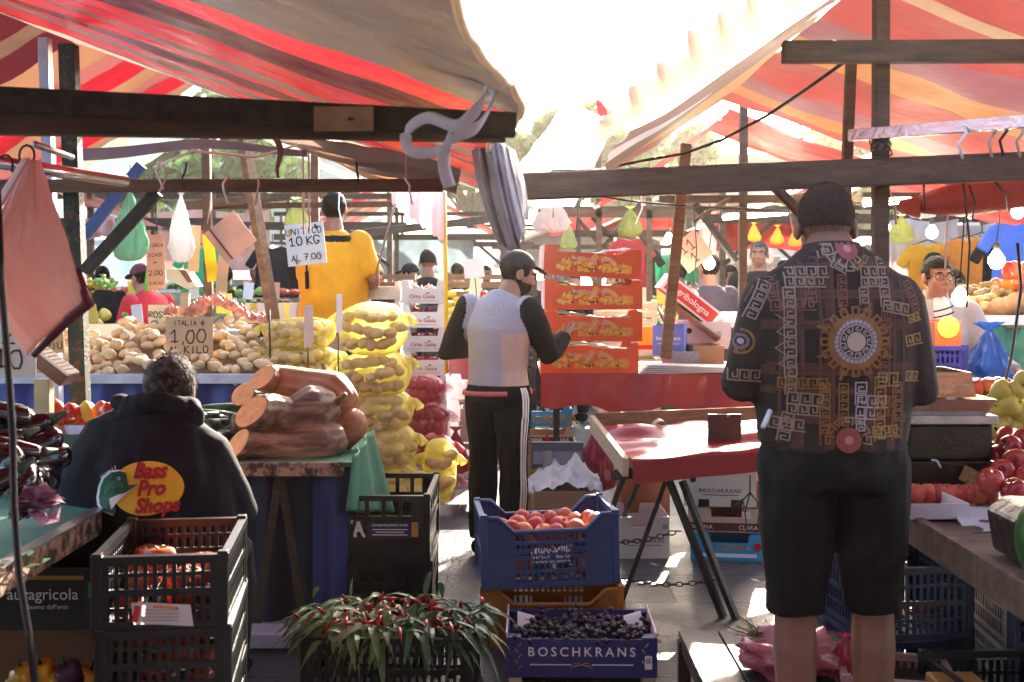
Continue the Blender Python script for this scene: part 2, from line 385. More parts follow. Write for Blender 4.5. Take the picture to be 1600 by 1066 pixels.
def SM(mat, vf):
    m = MB().mat(mat); m.add(vf[0], vf[1], True); return m
def rotz(a): return Matrix.Rotation(a, 3, 'Z')
XZ = Matrix.Identity(4)
def plane(x, y, z, rz=0, tilt=0):
    return Matrix.Translation((x, y, z)) @ Matrix.Rotation(rz, 4, 'Z') @ Matrix.Rotation(tilt, 4, 'Y')
# ---------------------------------------------------------------- plastic crate with open lattice sides
def crate(label, loc, rz, w_, d, h, mat, group, style='grid', t=.014, sticker=None):
    r = thing('plastic_crate', label, 'crate', loc, rz, group)
    def panel(L, long):
        m = MB().mat(mat); zt = h-.012
        m.box((0, 0, .012), (L, t, .024)); m.box((0, 0, h*.5), (L, t, .02))
        if style == 'dip' and long:
            c = L*.5-.14; e = .075
            m.tube([(-L/2, 0, h-.01), (-c-.07, 0, h-.01), (-c+.0, 0, h-e), (c, 0, h-e), (c+.07, 0, h-.01), (L/2, 0, h-.01)], .012, 6)
            for sx in (-1, 1):
                m.prism([(sx*L/2, 0), (sx*L/2, h-.01), (sx*(c+.07), h-.01), (sx*c, h-e), (sx*c, 0)][::sx], t*.6, c=(0, -t*.3, 0))
            for z in (.07, .13, .19):
                if z < h-e: m.box((0, -.002, z), (2*c, t*.8, .012))
            n = int(2*c/.024)
            for i in range(n+1):
                x = -c+2*c*i/n; m.box((x, 0, (h-e)/2), (.011, t*.45, h-e-.01))
            m.box((0, -.003, h*.42), (c*.9, t*.5, h*.2))
        else:
            m.box((0, 0, zt), (L, t*1.7, .024)); n = max(4, int(L/.03))
            for sx in (-1, 1): m.box((sx*(L/2-.022), 0, h/2), (.044, t*.9, h-.03))
            if style == 'window':
                m.box((0, 0, h*.66), (L, t*.8, .02)); m.box((0, .002, h*.28), (L*.86, t*.35, h*.42))
                for i in range(5): m.box((-L*.36+L*.18*i, 0, h*.82), (.02 if 0 < i < 4 else .05, t*.8, h*.3))
                for i in range(n*2): m.box((-L*.38+L*.76*i/(n*2-1), 0, h*.58), (.008, t*.5, h*.16))
            else:
                for z in (h*.27, h*.74): m.box((0, .001, z), (L, t*.6, .011))
                for i in range(n): m.box((-L/2+.04+(L-.08)*i/(n-1), 0, h*.46), (.012, t*.55, h*.86))
        return m
    part('front_panel', panel(w_, True), r, loc=(0, -d/2+t/2, 0))
    part('back_panel', panel(w_, True), r, loc=(0, d/2-t/2, 0), rot=(0, 0, math.pi))
    part('side_panel', panel(d, False), r, loc=(-w_/2+t/2, 0, 0), rot=(0, 0, -math.pi/2))
    part('side_panel', panel(d, False), r, loc=(w_/2-t/2, 0, 0), rot=(0, 0, math.pi/2))
    b = MB().mat(mat)
    n = int(w_/.05)
    for i in range(n): b.box((-w_/2+.03+(w_-.06)*i/(n-1), 0, .009), (.026, d-.03, .01))
    for y in (-d*.3, 0, d*.3): b.box((0, y, .005), (w_-.03, .03, .008))
    part('base', b, r)
    for sx in (-1, 1):
        for sy in (-1, 1): part('corner_post', MB().mat(mat).box((sx*(w_/2-.012), sy*(d/2-.012), h/2+.004), (.03, .03, h+.008)), r, bevel=.004)
    if sticker: part('sticker', sticker, r)
    return r
# ---------------------------------------------------------------- open cardboard tray
def carton(label, loc, rz, w_, d, h, outer, group=None, inner=None, notch=None, front=None, side=None, cat='box', name='cardboard_box', t=.006, back=True, rot=None, tabs=False, fall=0):
    inner = inner or CARD_IN
    r = thing(name, label, cat, loc, rz, group, rot)
    f = MB().mat(outer)
    if notch:
        a, b_, dp = notch
        poly = [(-w_/2, 0), (w_/2, 0), (w_/2, h), (b_, h), (b_-.01, h-dp), (a+.01, h-dp), (a, h), (-w_/2, h)]
    else: poly = [(-w_/2, 0), (w_/2, 0), (w_/2, h), (-w_/2, h)]
    f.prism(poly, t, c=(0, -d/2, 0))
    part('front_panel', f, r)
    if front: part('print', front, r)
    b = MB().mat(outer).prism(poly, t, c=(0, d/2-t, 0)); part('back_panel', b, r)
    for sx in (-1, 1):
        s_ = MB().mat(side or outer).box((sx*(w_/2-t/2), 0, h/2+(.012 if tabs else 0)), (t, d-2*t-.002, h+(.024 if tabs else 0)))
        part('side_panel', s_, r)
    part('base', MB().mat(inner).box((0, 0, .004), (w_-2*t-.002, d-2*t-.002, .006)), r)
    if tabs:
        for sx in (-1, 1):
            for sy in (-1, 1): part('corner_tab', MB().mat(outer).box((sx*(w_/2-.03), sy*(d/2-.03), h+.002), (.055, .055, .006)), r)
    return r
# ---------------------------------------------------------------- slatted wooden crate
def wood_crate(label, loc, rz, w_, d, h, mat, group=None, n=2):
    r = thing('wooden_crate', label, 'crate', loc, rz, group)
    for nm, sy in (('front_slats', -1), ('back_slats', 1)):
        m = MB().mat(mat)
        for i in range(n): m.box((0, sy*(d/2-.004), h*(.5+i)/n), (w_, .008, h/n*.72))
        part(nm, m, r, bevel=.0015)
    for sx in (-1, 1):
        m = MB().mat(mat)
        for i in range(n): m.box((sx*(w_/2-.004), 0, h*(.5+i)/n), (.008, d-.02, h/n*.72))
        part('side_slats', m, r)
    for sx in (-1, 1):
        for sy in (-1, 1): part('corner_post', MB().mat(mat).box((sx*(w_/2-.024), sy*(d/2-.024), h/2+.01), (.03, .03, h+.02)), r)
    part('base', MB().mat(mat).box((0, 0, .006), (w_-.02, d-.02, .008)), r)
    return r
# ---------------------------------------------------------------- people
HANDS = {}
def hand_mesh(side, curl):
    k = (side, curl)
    if k in HANDS: return HANDS[k]
    m = MB()   # wrist at 0, fingers along -z, palm facing -y ; thumb towards +x*side
    m.tube([(0, 0, .01), (0, 0, -.03), (0, 0, -.075), (0, 0, -.09)], [.024, .036, .041, .034], 10, ry=[.018, .016, .014, .011], xax=(1, 0, 0))
    for i, (x, L) in enumerate(((.03, .07), (.01, .078), (-.01, .073), (-.029, .056))):
        x *= side; p = Vector((x, 0, -.082)); a = .12+curl*.3; pts = [p+Vector((0, 0, .02)), p]
        for sgl in (.45, .32, .25):
            p = p+Vector((x*.12, -math.sin(a)*L*sgl, -math.cos(a)*L*sgl)); pts.append(p); a += curl*(.75+.1*i)
        m.tube(pts, [.009, .0095, .0088, .008, .0062], 7)
    m.tube([(side*.02, -.004, -.02), (side*.045, -.012, -.048), (side*.06, -.022, -.075), (side*.062, -.034, -.1)], [.014, .0125, .0105, .008], 7)
    HANDS[k] = fuse(m, .0034, 2); return HANDS[k]
def head_solids(m, c, Rm, s=1.0, female=False):
    T = lambda x, y, z: c+Rm @ Vector((x*s, y*s, z*s))
    E = lambda p, r: m.ell(T(*p), tuple(q*s for q in r), 14, 10, Rm)
    E((0, -.012, .03), (.077, .098, .09)); E((0, .028, -.03), (.064, .074, .088)); E((0, .042, -.085), (.04, .042, .032))
    E((0, .083, .026), (.05, .017, .011))
    for sx in (-1, 1):
        E((sx*.079, -.008, -.008), (.011, .024, .034)); E((sx*.036, .07, -.028), (.025, .022, .022)); E((sx*.012, .101, -.037), (.009, .01, .008))
    m.tube([T(0, .092, .015), T(0, .106, -.015), T(0, .115, -.034)], [.008*s, .010*s, .012*s], 8)
    E((0, .094, -.062), (.022, .009, .005)); E((0, .092, -.07), (.019, .009, .006))
def shell(c, Rm, r, keep, nz, seed, off=(0, 0, 0), nu=40, nv=28):
    m = MB().ell((0, 0, 0), r, nu, nv, None, nz, 24, seed); vs = [Vector(v) for v in m.v]; out = MB()
    o = [c+Rm @ (v+Vector(off)) for v in vs]
    fs = [f for f in m.f if keep(sum((vs[i] for i in f), Vector())/len(f)+Vector(off))]
    out.add(o, fs, True); return out
def figure(label, loc, rz, H, skin, top, bottom, hair, pose=None, girth=1.0, sleeve=1.0, legs=1.0, hem=.86, hands=(1, 1), look=(0, 0), hat=None, beard=None, vox=.013, near=False, group=None, shoes=None, collar=None, face=True, tops='shirt', curl=.6, wr=.006, female=False, extra=None):
    k = H/1.75
    r = thing('person', label, 'person', loc, rz, group)
    J = dict(pel=(0, 0, .93), wst=(0, 0, 1.06), chs=(0, .0, 1.28), sho=(0, -.005, 1.41), nek=(0, -.005, 1.485), hed=(0, .015, 1.63),
             sl=(-.185, -.005, 1.405), sr=(.185, -.005, 1.405), el=(-.245, -.02, 1.12), er=(.245, -.02, 1.12), wl=(-.255, .05, .88), wr=(.255, .05, .88),
             hl=(-.09, 0, .9), hr=(.09, 0, .9), kl=(-.1, .01, .5), kr=(.1, .01, .5), al=(-.1, -.02, .09), ar=(.1, -.02, .09))
    J.update(pose or {}); J = {a: Vector(b)*k for a, b in J.items()}
    Rm = Euler((look[1], 0, -look[0])).to_matrix(); g = girth
    def torso(m, inf, top_=True, low=None):
        pth = [J['pel']+(J['pel']-J['wst'])*(.45 if top_ else .8), J['pel'], J['wst'], J['chs'], J['sho'], J['nek'], J['nek']+(J['hed']-J['nek'])*.6]
        rx = [(.12 if top_ else .14)*g, .17*g, .158*g, .18*g, .155, .07, .056]; ry = [(.085 if top_ else .1)*g, (.115 if top_ else .122)*g, .112*g*g, .125*g, .098*g, .068, .056]
        if not top_: pth, rx, ry = pth[:6], rx[:6], ry[:6]
        if low: pth = [J['pel']+(J['pel']-J['wst'])*low]+pth[1:]; rx = [rx[1]]+rx[1:]; ry = [ry[1]]+ry[1:]
        q = []; a = []; b = []
        for i in range(len(pth)-1):
            for f in (0, .34, .67): q.append(pth[i].lerp(pth[i+1], f)); a.append((rx[i]*(1-f)+rx[i+1]*f)*k+inf); b.append((ry[i]*(1-f)+ry[i+1]*f)*k+inf)
        q.append(pth[-1]); a.append(rx[-1]*k+inf); b.append(ry[-1]*k+inf)
        ax = (J['sr']-J['sl']).normalized()
        m.tube(q, a, 20, ry=b, xax=ax)
    def limb(m, a, b, c, ra, inf, frac):
        pts = [a, a.lerp(b, .33), a.lerp(b, .7), b, b.lerp(c, .3), b.lerp(c, .7), c]; rs = [x*k+inf for x in ra]
        t_ = min(5.999, frac*6); n = int(t_); q_ = t_-n
        if frac < 1 and q_ > .05: pts, rs = pts[:n+1]+[pts[n].lerp(pts[n+1], q_)], rs[:n+1]+[rs[n]*(1-q_)+rs[n+1]*q_]
        elif frac < 1: pts, rs = pts[:n+1], rs[:n+1]
        m.tube(pts, rs, 12)
        m.ell(a, rs[0]*.98, 12, 8)
    AR = (.062*g**.5, .056*g**.5, .048*g**.5, .043, .043, .035, .027); LR = (.088*g, .08*g, .066*g**.5, .055, .062, .051, .038)
    b = MB(); torso(b, 0)
    for s_ in 'lr':
        limb(b, J['s'+s_], J['e'+s_], J['w'+s_], AR, 0, 1); limb(b, J['h'+s_], J['k'+s_], J['a'+s_], LR, 0, 1)
        a = J['a'+s_]; sx = -1 if s_ == 'l' else 1
        b.tube([a+V(0, -.045*k, -.045*k), a+V(0, .04*k, -.04*k), a+V(sx*.01, .14*k, -.062*k), a+V(sx*.012, .19*k, -.066*k)], [.036*k, .042*k, .036*k, .02*k], 10, ry=[.036*k, .04*k, .024*k, .018*k])
    out = MB().mat(skin); out.add(*fuse(b, vox, 4), True)
    h = MB(); head_solids(h, J['hed'], Rm, k*.99); h.tube([J['nek'], J['hed']+Rm @ V(0, -.01, -.06)], [.06*k, .056*k], 12)
    out.add(*fuse(h, .0055 if near else .007, 2), True)
    for s_, flag in zip('lr', hands):
        if not flag: continue
        wv = J['w'+s_]; dr = (wv-J['e'+s_]).normalized(); sx = 1 if s_ == 'l' else -1
        vs, fs = hand_mesh(sx, curl)
        z = -dr; y = V(0, 1, 0)-z*z.y
        if y.length < .3: y = V(0, 0, 1)-z*z.z
        y.normalize(); x = y.cross(z); mm = Matrix((x, y, z)).transposed()
        out.add([wv+mm @ (Vector(v)*k) for v in vs], fs, True)
    part('body', out, r)
    # clothes
    sh = MB(); inf = .014*k if not near else .017*k
    torso(sh, inf, False, (.93-hem)/.13)
    for s_ in 'lr': limb(sh, J['s'+s_], J['e'+s_], J['w'+s_], AR, inf*1.05, sleeve)
    if extra: extra(sh)
    vs, fs = fuse(sh, vox*.9, 3, wr, 7, hash(label) % 50, (1, 1, .7))
    tm = MB() if callable(top) else MB().mat(top); tm.add(vs, fs, True)
    if callable(top):
        cs = [Vector(v) for v in vs]
        for i, f in enumerate(tm.f):
            c = sum((cs[q] for q in f), Vector())/len(f)
            mm = top(c/k)
            if mm not in tm.mats: tm.mats.append(mm)
            tm.m[i] = tm.mats.index(mm)
    r['_shirt'] = 0
    tob = part(tops, tm, r)
    tr = MB(); ax = (J['sr']-J['sl']).normalized(); up = (J['wst']-J['pel']).normalized()
    wt = min(.1, hem-.93+.05); tr.tube([J['pel']-up*.1*k, J['pel']-up*.05*k, J['pel']+up*(wt-.03)*k, J['pel']+up*wt*k], [.155*g*k+inf, .17*g*k+inf, .168*g*k+inf*.7, .162*g*k+inf*.4], 20, ry=[.115*g*k+inf, .124*g*k+inf, .12*g*k+inf*.7, .115*g*k+inf*.4], xax=ax)
    for s_ in 'lr': limb(tr, J['h'+s_], J['k'+s_], J['a'+s_], [q*1.04 for q in LR], inf*1.3, legs)
    vs2, fs2 = fuse(tr, vox*.9, 3, wr*1.2, 7, 3, (1, 1, .6))
    part('trousers' if legs > .8 else 'shorts', SM(bottom, (vs2, fs2)), r)
    if shoes:
        m = MB()
        for s_ in 'lr':
            a = J['a'+s_]; sx = -1 if s_ == 'l' else 1; q = MB()
            q.tube([a+V(0, -.05*k, -.045*k), a+V(0, .04*k, -.042*k), a+V(sx*.01, .15*k, -.06*k), a+V(sx*.012, .205*k, -.066*k)], [.044*k, .048*k, .044*k, .028*k], 12, ry=[.045*k, .046*k, .03*k, .023*k])
            part('shoe', SM(shoes, fuse(q, .009, 2)), r)
    hc = J['hed']
    if hair is not None:
        hm, style = hair
        keep = {'short': lambda v: v.z > (.052 if v.y > .045 else (-.012 if v.y > -.02 else -.07)),
                'long': lambda v: v.z > (.058 if v.y > .045 else (-.03 if v.y > -.0 else -.14)),
                'crop': lambda v: v.z > (.065 if v.y > .05 else (.0 if v.y > -.02 else -.012))}[style if style in ('short', 'long', 'crop') else 'short']
        rr = {'crop': (.0785, .0995, .092)}.get(style, (.0825, .1025, .096))
        q = shell(hc, Rm, [x*k for x in rr], lambda v: keep(v/k), (.05 if style == 'crop' else .09), 3, V(0, -.012, .03)*k); q.mat(hm); q.m = [0]*len(q.f)
        if style == 'curly':
            rs = random.Random(5)
            for i in range(5200):
                d = Vector((rs.gauss(0, 1), rs.gauss(0, 1), rs.gauss(0, 1))).normalized(); p = Vector((d.x*.086, d.y*.106, d.z*.101))+V(0, -.012, .03)
                if not keep(p): continue
                sw = noise.noise(p*22); t = V(.5*noise.noise(p*35+V(3, 0, 0))+d.x*.5, .4*sw, -1+.6*noise.noise(p*40)); t = (t-d*t.dot(d)).normalized(); L = rs.uniform(.018, .034)
                a = p*k; m1 = a+(d*.007+t*L*.5)*k; e = a+(d*rs.uniform(.002, .012)+t*L)*k; sdv = d.cross(t)*.0012*k
                q.add([hc+Rm @ x for x in (a-sdv, a+sdv, m1+sdv*.8, m1-sdv*.8, e)], [(0, 1, 2, 3), (3, 2, 4)], False)
        if style == 'crop' and near:
            rs = random.Random(6)
            for i in range(2600):
                d = Vector((rs.gauss(0, 1), rs.gauss(0, 1), rs.gauss(0, 1))).normalized(); p = Vector((d.x*.079, d.y*.1, d.z*.0925))+V(0, -.012, .03)
                if not keep(p+V(0, 0, rs.uniform(-.004, .008))): continue
                t = (V(rs.uniform(-.4, .4), rs.uniform(-.4, .4), -1)-d*V(0, 0, -1).dot(d)).normalized(); a = hc+Rm @ (p*k); e = hc+Rm @ ((p+d*.006+t*rs.uniform(.006, .012))*k); sdv = Rm @ d.cross(t)*.0011*k
                q.add([a-sdv, a+sdv, e], [(0, 1, 2)], False)
        part('hair', q, r)
    if hat is not None:
        q = shell(hc, Rm, [.09*k, .11*k, .105*k], lambda v: v.z > (.055*k if v.y > 0 else .03*k), .02, 2, V(0, -.008, .03)*k); q.mat(hat); q.m = [0]*len(q.f)
        q.tube([hc+Rm @ (V(0, .085, .062)*k), hc+Rm @ (V(0, .13, .055)*k), hc+Rm @ (V(0, .165, .045)*k)], [.072*k, .066*k, .04*k], 14, ry=.006*k, xax=Rm @ V(1, 0, 0))
        part('cap', q, r)
    if beard is not None:
        q = shell(hc, Rm, [.069*k, .079*k, .093*k], lambda v: v.z < -.04*k+.5*max(0, .02*k-v.y) and v.y > -.02*k and not (abs(v.x) < .02*k and v.y > .09*k and v.z > -.072*k), .05, 4, V(0, .027, -.034)*k); q.mat(beard); q.m = [0]*len(q.f)
        part('beard', q, r)
    if face:
        for sx in (-1, 1):
            q = MB().mat(EYE_W).ell(hc+Rm @ (V(sx*.031, .083, .004)*k), [.0125*k, .0122*k, .0062*k], 10, 8, Rm)
            q.mat(EYE_D).ell(hc+Rm @ (V(sx*.031, .0912, .004)*k), .0055*k, 8, 6)
            q.mat(HAIR_B).tube([hc+Rm @ (V(sx*.014, .103, .024)*k), hc+Rm @ (V(sx*.034, .101, .029)*k), hc+Rm @ (V(sx*.054, .085, .022)*k)], [.003*k, .0045*k, .002*k], 6)
            part('eye', q, r)
        part('mouth', MB().mat(LIP).tube([hc+Rm @ (V(x, .1035-abs(x)*.25, -.0655+abs(x)*.1)*k) for x in (-.022, -.011, 0, .011, .022)], [.001*k, .0032*k, .0036*k, .0032*k, .001*k], 6), r)
    return r, tob, (vs, fs), J, Rm, k
# ---------------------------------------------------------------- produce
def fmesh(kind):
    if kind in FM: return FM[kind]
    k, mat, sd = kind; m = MB().mat(mat)
    if k == 'potato': m.ell((0, 0, 0), (.062*(1+.1*math.sin(sd*3)), .042, .037), 14, 10, None, .22, 6, sd)
    elif k == 'round': m.lathe([(.002, -.031), (.016, -.035), (.031, -.02), (.038, .002), (.034, .022), (.02, .033), (.008, .031), (.002, .024)], 14); m.mat(STEM).tube([(0, 0, .022), (.004, 0, .04)], .0022, 5)
    elif k == 'onion': m.lathe([(.002, -.034), (.014, -.032), (.033, -.014), (.037, .004), (.026, .024), (.01, .036), (.004, .052), (.001, .056)], 12)
    elif k == 'tomato': m.lathe([(.002, -.028), (.02, -.031), (.041, -.014), (.045, .004), (.036, .022), (.016, .026), (.003, .019)], 20, lob=.06); m.mat(LEAF_D); [m.tube([(0, 0, .02), (.016*math.cos(a), .016*math.sin(a), .027), (.028*math.cos(a), .028*math.sin(a), .023)], [.003, .003, .001], 4) for a in (0, 1.26, 2.5, 3.8, 5)]
    elif k == 'oxheart': m.lathe([(.002, -.05), (.022, -.048), (.046, -.03), (.05, -.01), (.042, .015), (.026, .04), (.01, .052), (.003, .054)], 20, lob=.07)
    elif k == 'pepper': m.lathe([(.002, -.045), (.022, -.047), (.036, -.025), (.043, .005), (.044, .025), (.03, .04), (.012, .034), (.003, .03)], 20, lob=.12, nl=4); m.mat(LEAF_D).tube([(0, 0, .03), (0, .003, .05), (.008, .006, .062)], [.007, .005, .005], 6)
    elif k == 'egg': m.tube([(-.1, 0, 0), (-.085, 0, 0), (-.05, 0, -.004), (0, 0, -.004), (.06, 0, .004), (.09, 0, .01)], [.008, .034, .045, .043, .03, .018], 14); m.mat(ZUCC).tube([(.085, 0, .01), (.1, 0, .014), (.13, 0, .024)], [.022, .014, .006], 7)
    elif k == 'zucc': m.tube([(-.12, 0, 0), (-.11, 0, 0), (-.04, .004, 0), (.04, .004, 0), (.11, 0, 0), (.12, 0, 0)], [.008, .024, .03, .028, .022, .008], 12)
    elif k == 'green': 
        rs = random.Random(sd)
        for i in range(26):
            a = rs.uniform(0, 6.28); t = rs.uniform(.1, 1.3); L = rs.uniform(.05, .1); d = V(math.cos(a)*math.sin(t), math.sin(a)*math.sin(t), math.cos(t)); p = d*.03; q = V(-math.sin(a), math.cos(a), 0)*.03; e = d*L
            m.add([p-q*.5, p+q*.5, e*.7+q, e*.7-q, e+V(0, 0, -.01)], [(0, 1, 2, 3), (3, 2, 4)], True)
    elif k == 'grapes':
        rs = random.Random(sd)
        for i in range(46):
            m.ell((rs.gauss(0, .036), rs.gauss(0, .026), abs(rs.gauss(0, .02))), .0115, 8, 6)
        m.mat(STEM).tube([(0, 0, .03), (.02, .01, .05), (.05, .0, .055)], .002, 5)
    FM[kind] = mesh_of(m, k); return FM[kind]
FM = {}
def fruit(kind, mat, name, label, cat, loc, group, sc=1, sd=0, rot=None):
    o = link(name, fmesh((kind, mat, sd)), None, loc, rot or (rnd(-.5, .5), rnd(-.5, .5), rnd(0, 6.28)))
    o.scale = (sc*rnd(.92, 1.08),)*3
    return tag(o, label, cat, group)
def bag_mesh(mat, w_, h, seed, nz=.25):
    # knotted thin bag: flared ears above a tight neck, pleats running down from it, crumpled belly
    m = MB().mat(mat); prof = [(.2, 1.07), (.13, 1.03), (.05, .98), (.07, .94), (.16, .84), (.28, .68), (.42, .44), (.5, .22), (.44, .07), (.24, .0), (.05, -.01)]
    def fn(u, v):
        t = v*(len(prof)-1); i = min(int(t), len(prof)-2); f = t-i; r = prof[i][0]*(1-f)+prof[i+1][0]*f; z = prof[i][1]*(1-f)+prof[i+1][1]*f
        a = u*6.2832; n = 1+nz*(noise.noise(V(math.cos(a)*1.6, math.sin(a)*1.6, z*2.4+seed*3.7))+.7*noise.noise(V(math.cos(a)*4, math.sin(a)*4, z*5+seed)))
        n += .22*max(0, z-.12)*math.sin(a*9+3*noise.noise(V(a, z*2, seed)))+.12*(1-abs(noise.noise(V(math.cos(a)*3+z*3, math.sin(a)*3, z*6+seed)))*3)
        return V(r*w_*math.cos(a)*n, r*w_*.5*math.sin(a)*n, (z-1)*h+.03*h*noise.noise(V(math.cos(a)*2, math.sin(a)*2, seed)))
    return m.grid(fn, 64, 44, uv=False)
def card(name, label, cat, loc, rz, w_, h, mat, txt=None, group=None, tilt=0, ink=None, stick=0, hand=True, size=None, lean=0, tcol=None):
    r = thing(name, label, cat, loc, rz, group, rot=(lean, tilt, rz))
    part('board', MB().mat(mat).box((0, 0, h/2), (w_, .005, h)), r)
    if txt:
        m = MB().mat(ink or INK); rows = txt if isinstance(txt, list) else [txt]; y = h*.92
        wt = size or [1]*len(rows); tot = sum(wt)
        for q, (t, s_) in enumerate(zip(rows, wt)):
            rh = h*.86*s_/tot; n = max(1, len(t)); ch = min(rh*.72, w_*.9/n*1.15); y -= rh
            X = plane(0, -.004, y+rh*.15)
            if hand: m.strokes(t, ch, X, .16 if ch < .05 else .11, seed=len(t)+q)
            else: m.text(t, ch*1.3, X)
        part('writing', m, r)
    if stick: part('stick', MB().mat(STEEL_D).tube([(0, .006, -stick), (0, .006, h*.3)], .004, 6), r)
    return r
# ================================================================ SETTING
gm = bpy.data.materials.new('stone paving'); gm.use_nodes = True; n = gm.node_tree.nodes; l = gm.node_tree.links; b = n['Principled BSDF']
tc = n.new('ShaderNodeTexCoord'); mp = n.new('ShaderNodeMapping'); l.new(tc.outputs['Object'], mp.inputs[0]); mp.inputs['Location'].default_value = (.35, .1, 0)
br = n.new('ShaderNodeTexBrick'); l.new(mp.outputs[0], br.inputs[0]); br.inputs['Scale'].default_value = 1; br.inputs['Brick Width'].default_value = 1.15; br.inputs['Row Height'].default_value = .52
br.inputs['Mortar Size'].default_value = .009; br.inputs['Mortar Smooth'].default_value = .3; br.inputs['Color1'].default_value = (.06, .066, .085, 1); br.inputs['Color2'].default_value = (.092, .1, .125, 1); br.inputs['Mortar'].default_value = (.03, .03, .035, 1)
nz = n.new('ShaderNodeTexNoise'); nz.inputs['Scale'].default_value = 3; nz.inputs['Detail'].default_value = 8; l.new(tc.outputs['Object'], nz.inputs[0])
rp = n.new('ShaderNodeValToRGB'); rp.color_ramp.elements[0].color = (.55, .55, .58, 1); rp.color_ramp.elements[1].color = (1.15, 1.12, 1.1, 1); rp.color_ramp.elements[0].position = .3; rp.color_ramp.elements[1].position = .7; l.new(nz.outputs[0], rp.inputs[0])
mx = n.new('ShaderNodeMix'); mx.data_type = 'RGBA'; mx.blend_type = 'MULTIPLY'; mx.inputs[0].default_value = 1; l.new(br.outputs[0], mx.inputs[6]); l.new(rp.outputs[0], mx.inputs[7]); l.new(mx.outputs[2], b.inputs['Base Color'])
rr = n.new('ShaderNodeMapRange'); rr.inputs[1].default_value = .3; rr.inputs[2].default_value = .7; rr.inputs[3].default_value = .28; rr.inputs[4].default_value = .55; l.new(nz.outputs[0], rr.inputs[0]); l.new(rr.outputs[0], b.inputs['Roughness'])
n2 = n.new('ShaderNodeTexNoise'); n2.inputs['Scale'].default_value = 45; n2.inputs['Detail'].default_value = 6; l.new(tc.outputs['Object'], n2.inputs[0])
ad = n.new('ShaderNodeMath'); ad.operation = 'MULTIPLY_ADD'; ad.inputs[1].default_value = -1.3; l.new(br.outputs['Fac'], ad.inputs[0]); l.new(n2.outputs[0], ad.inputs[2])
bp = n.new('ShaderNodeBump'); bp.inputs['Strength'].default_value = .5; bp.inputs['Distance'].default_value = .012; l.new(ad.outputs[0], bp.inputs['Height']); l.new(bp.outputs[0], b.inputs['Normal'])
g = MB().mat(gm); g.add([(-300, -20, 0), (300, -20, 0), (300, 600, 0), (-300, 600, 0)], [(0, 1, 2, 3)])
tag(link('ground', mesh_of(g, 'ground')), kind='structure')
# ---------------------------------------------------------------- canopies
TAN = (.27, .19, .15); RED = (.5, .008, .022); DRED = (.1, .006, .012); ORG = (.42, .19, .09); CRM = (.68, .55, .4); MINT = (.5, .68, .55); BRN = (.2, .1, .06); WHT = (.78, .74, .72); ROSE = (.42, .12, .1); LIL = (.26, .14, .17)
def cloth(name, stops, axis=1, tr=.4, rough=.45, wsc=(1, 1, 1)):
    return M(name, (.92, .92, .92), rough, .14, 5, .25, 14, trans=tr, stops=stops, axis=axis)
TA = (.17, .12, .1); RA = (.55, .008, .022); BA = (.22, .085, .07)
mA = cloth('front left canopy stripes', [(0, TA), (.335, (.9, .015, .04)), (.395, DRED), (.5, RA), (.6, BA), (.645, RA), (.72, DRED), (.77, RA), (.82, BA), (.87, RA), (.93, BA), (.966, CRM)], tr=.13, rough=.26)
A = MB()
def fA(u, v):
    X = -2.6+2.57*u; Y = 1.35+4.25*v; Z = 1.985+.36*(-.03-X)-.05*math.sin(v*9)*u*.3
    k = .018*noise.noise(V(X*1.2, Y*5, 0))+.012*noise.noise(V(X*4, Y*9, 3))
    return V(X+ (.05*math.sin(Y*3)*u), Y, Z+k)
A.grid(fA, 60, 110); A.mat(mA); A.m = [0]*len(A.f)
ca = thing('canopy', 'red and tan striped stall canopy nearest the viewer, above the thick timber beam', 'canopy', (-1.2, 3.6, 1.97), world=True)
part('cloth', A, ca)
e = MB().mat(M('cream canopy hem', CRM, .6, .1, 8, .2, 20, trans=.3))
e.tube([fA(1, i/60)+V(.004, 0, -.004) for i in range(61)], .008, 8); part('hem', e, ca)
# gable canopy behind it on the left
def gable(label, xl, zl, xr, zr, xR, zR, y0, y1, mL, mR, seed, extra=True, sag=.06):
    c = thing('canopy', label, 'canopy', ((xl+xR)/2, (y0+y1)/2, min(zl, zR)), world=True)
    if mL:
        q = sheet((xl, y0, zl), (xr, y0, zr), (xr, y1, zr), (xl, y1, zl), 40, 30, sag, .03, 2.2, seed, .006, 5); q.mat(mL); q.m = [0]*len(q.f); part('left_slope', q, c)
    if mR:
        q = sheet((xr, y0, zr), (xR, y0, zR), (xR, y1, zR), (xr, y1, zr), 40, 30, sag, .03, 2.2, seed+4, .006, 5); q.mat(mR); q.m = [0]*len(q.f); part('right_slope', q, c)
    return c
mB = cloth('orange red brown stripes', [(0, DRED), (.1, BRN), (.17, DRED), (.27, ORG), (.42, ROSE), (.5, RED), (.62, ORG), (.7, ROSE), (.78, RED), (.9, ORG)], tr=.35)
gable('red, orange and brown striped canopy behind the green post on the left', -4.2, 1.95, -2.15, 3.2, -1.2, 2.5, 5.75, 8.8, mB, None, 2)
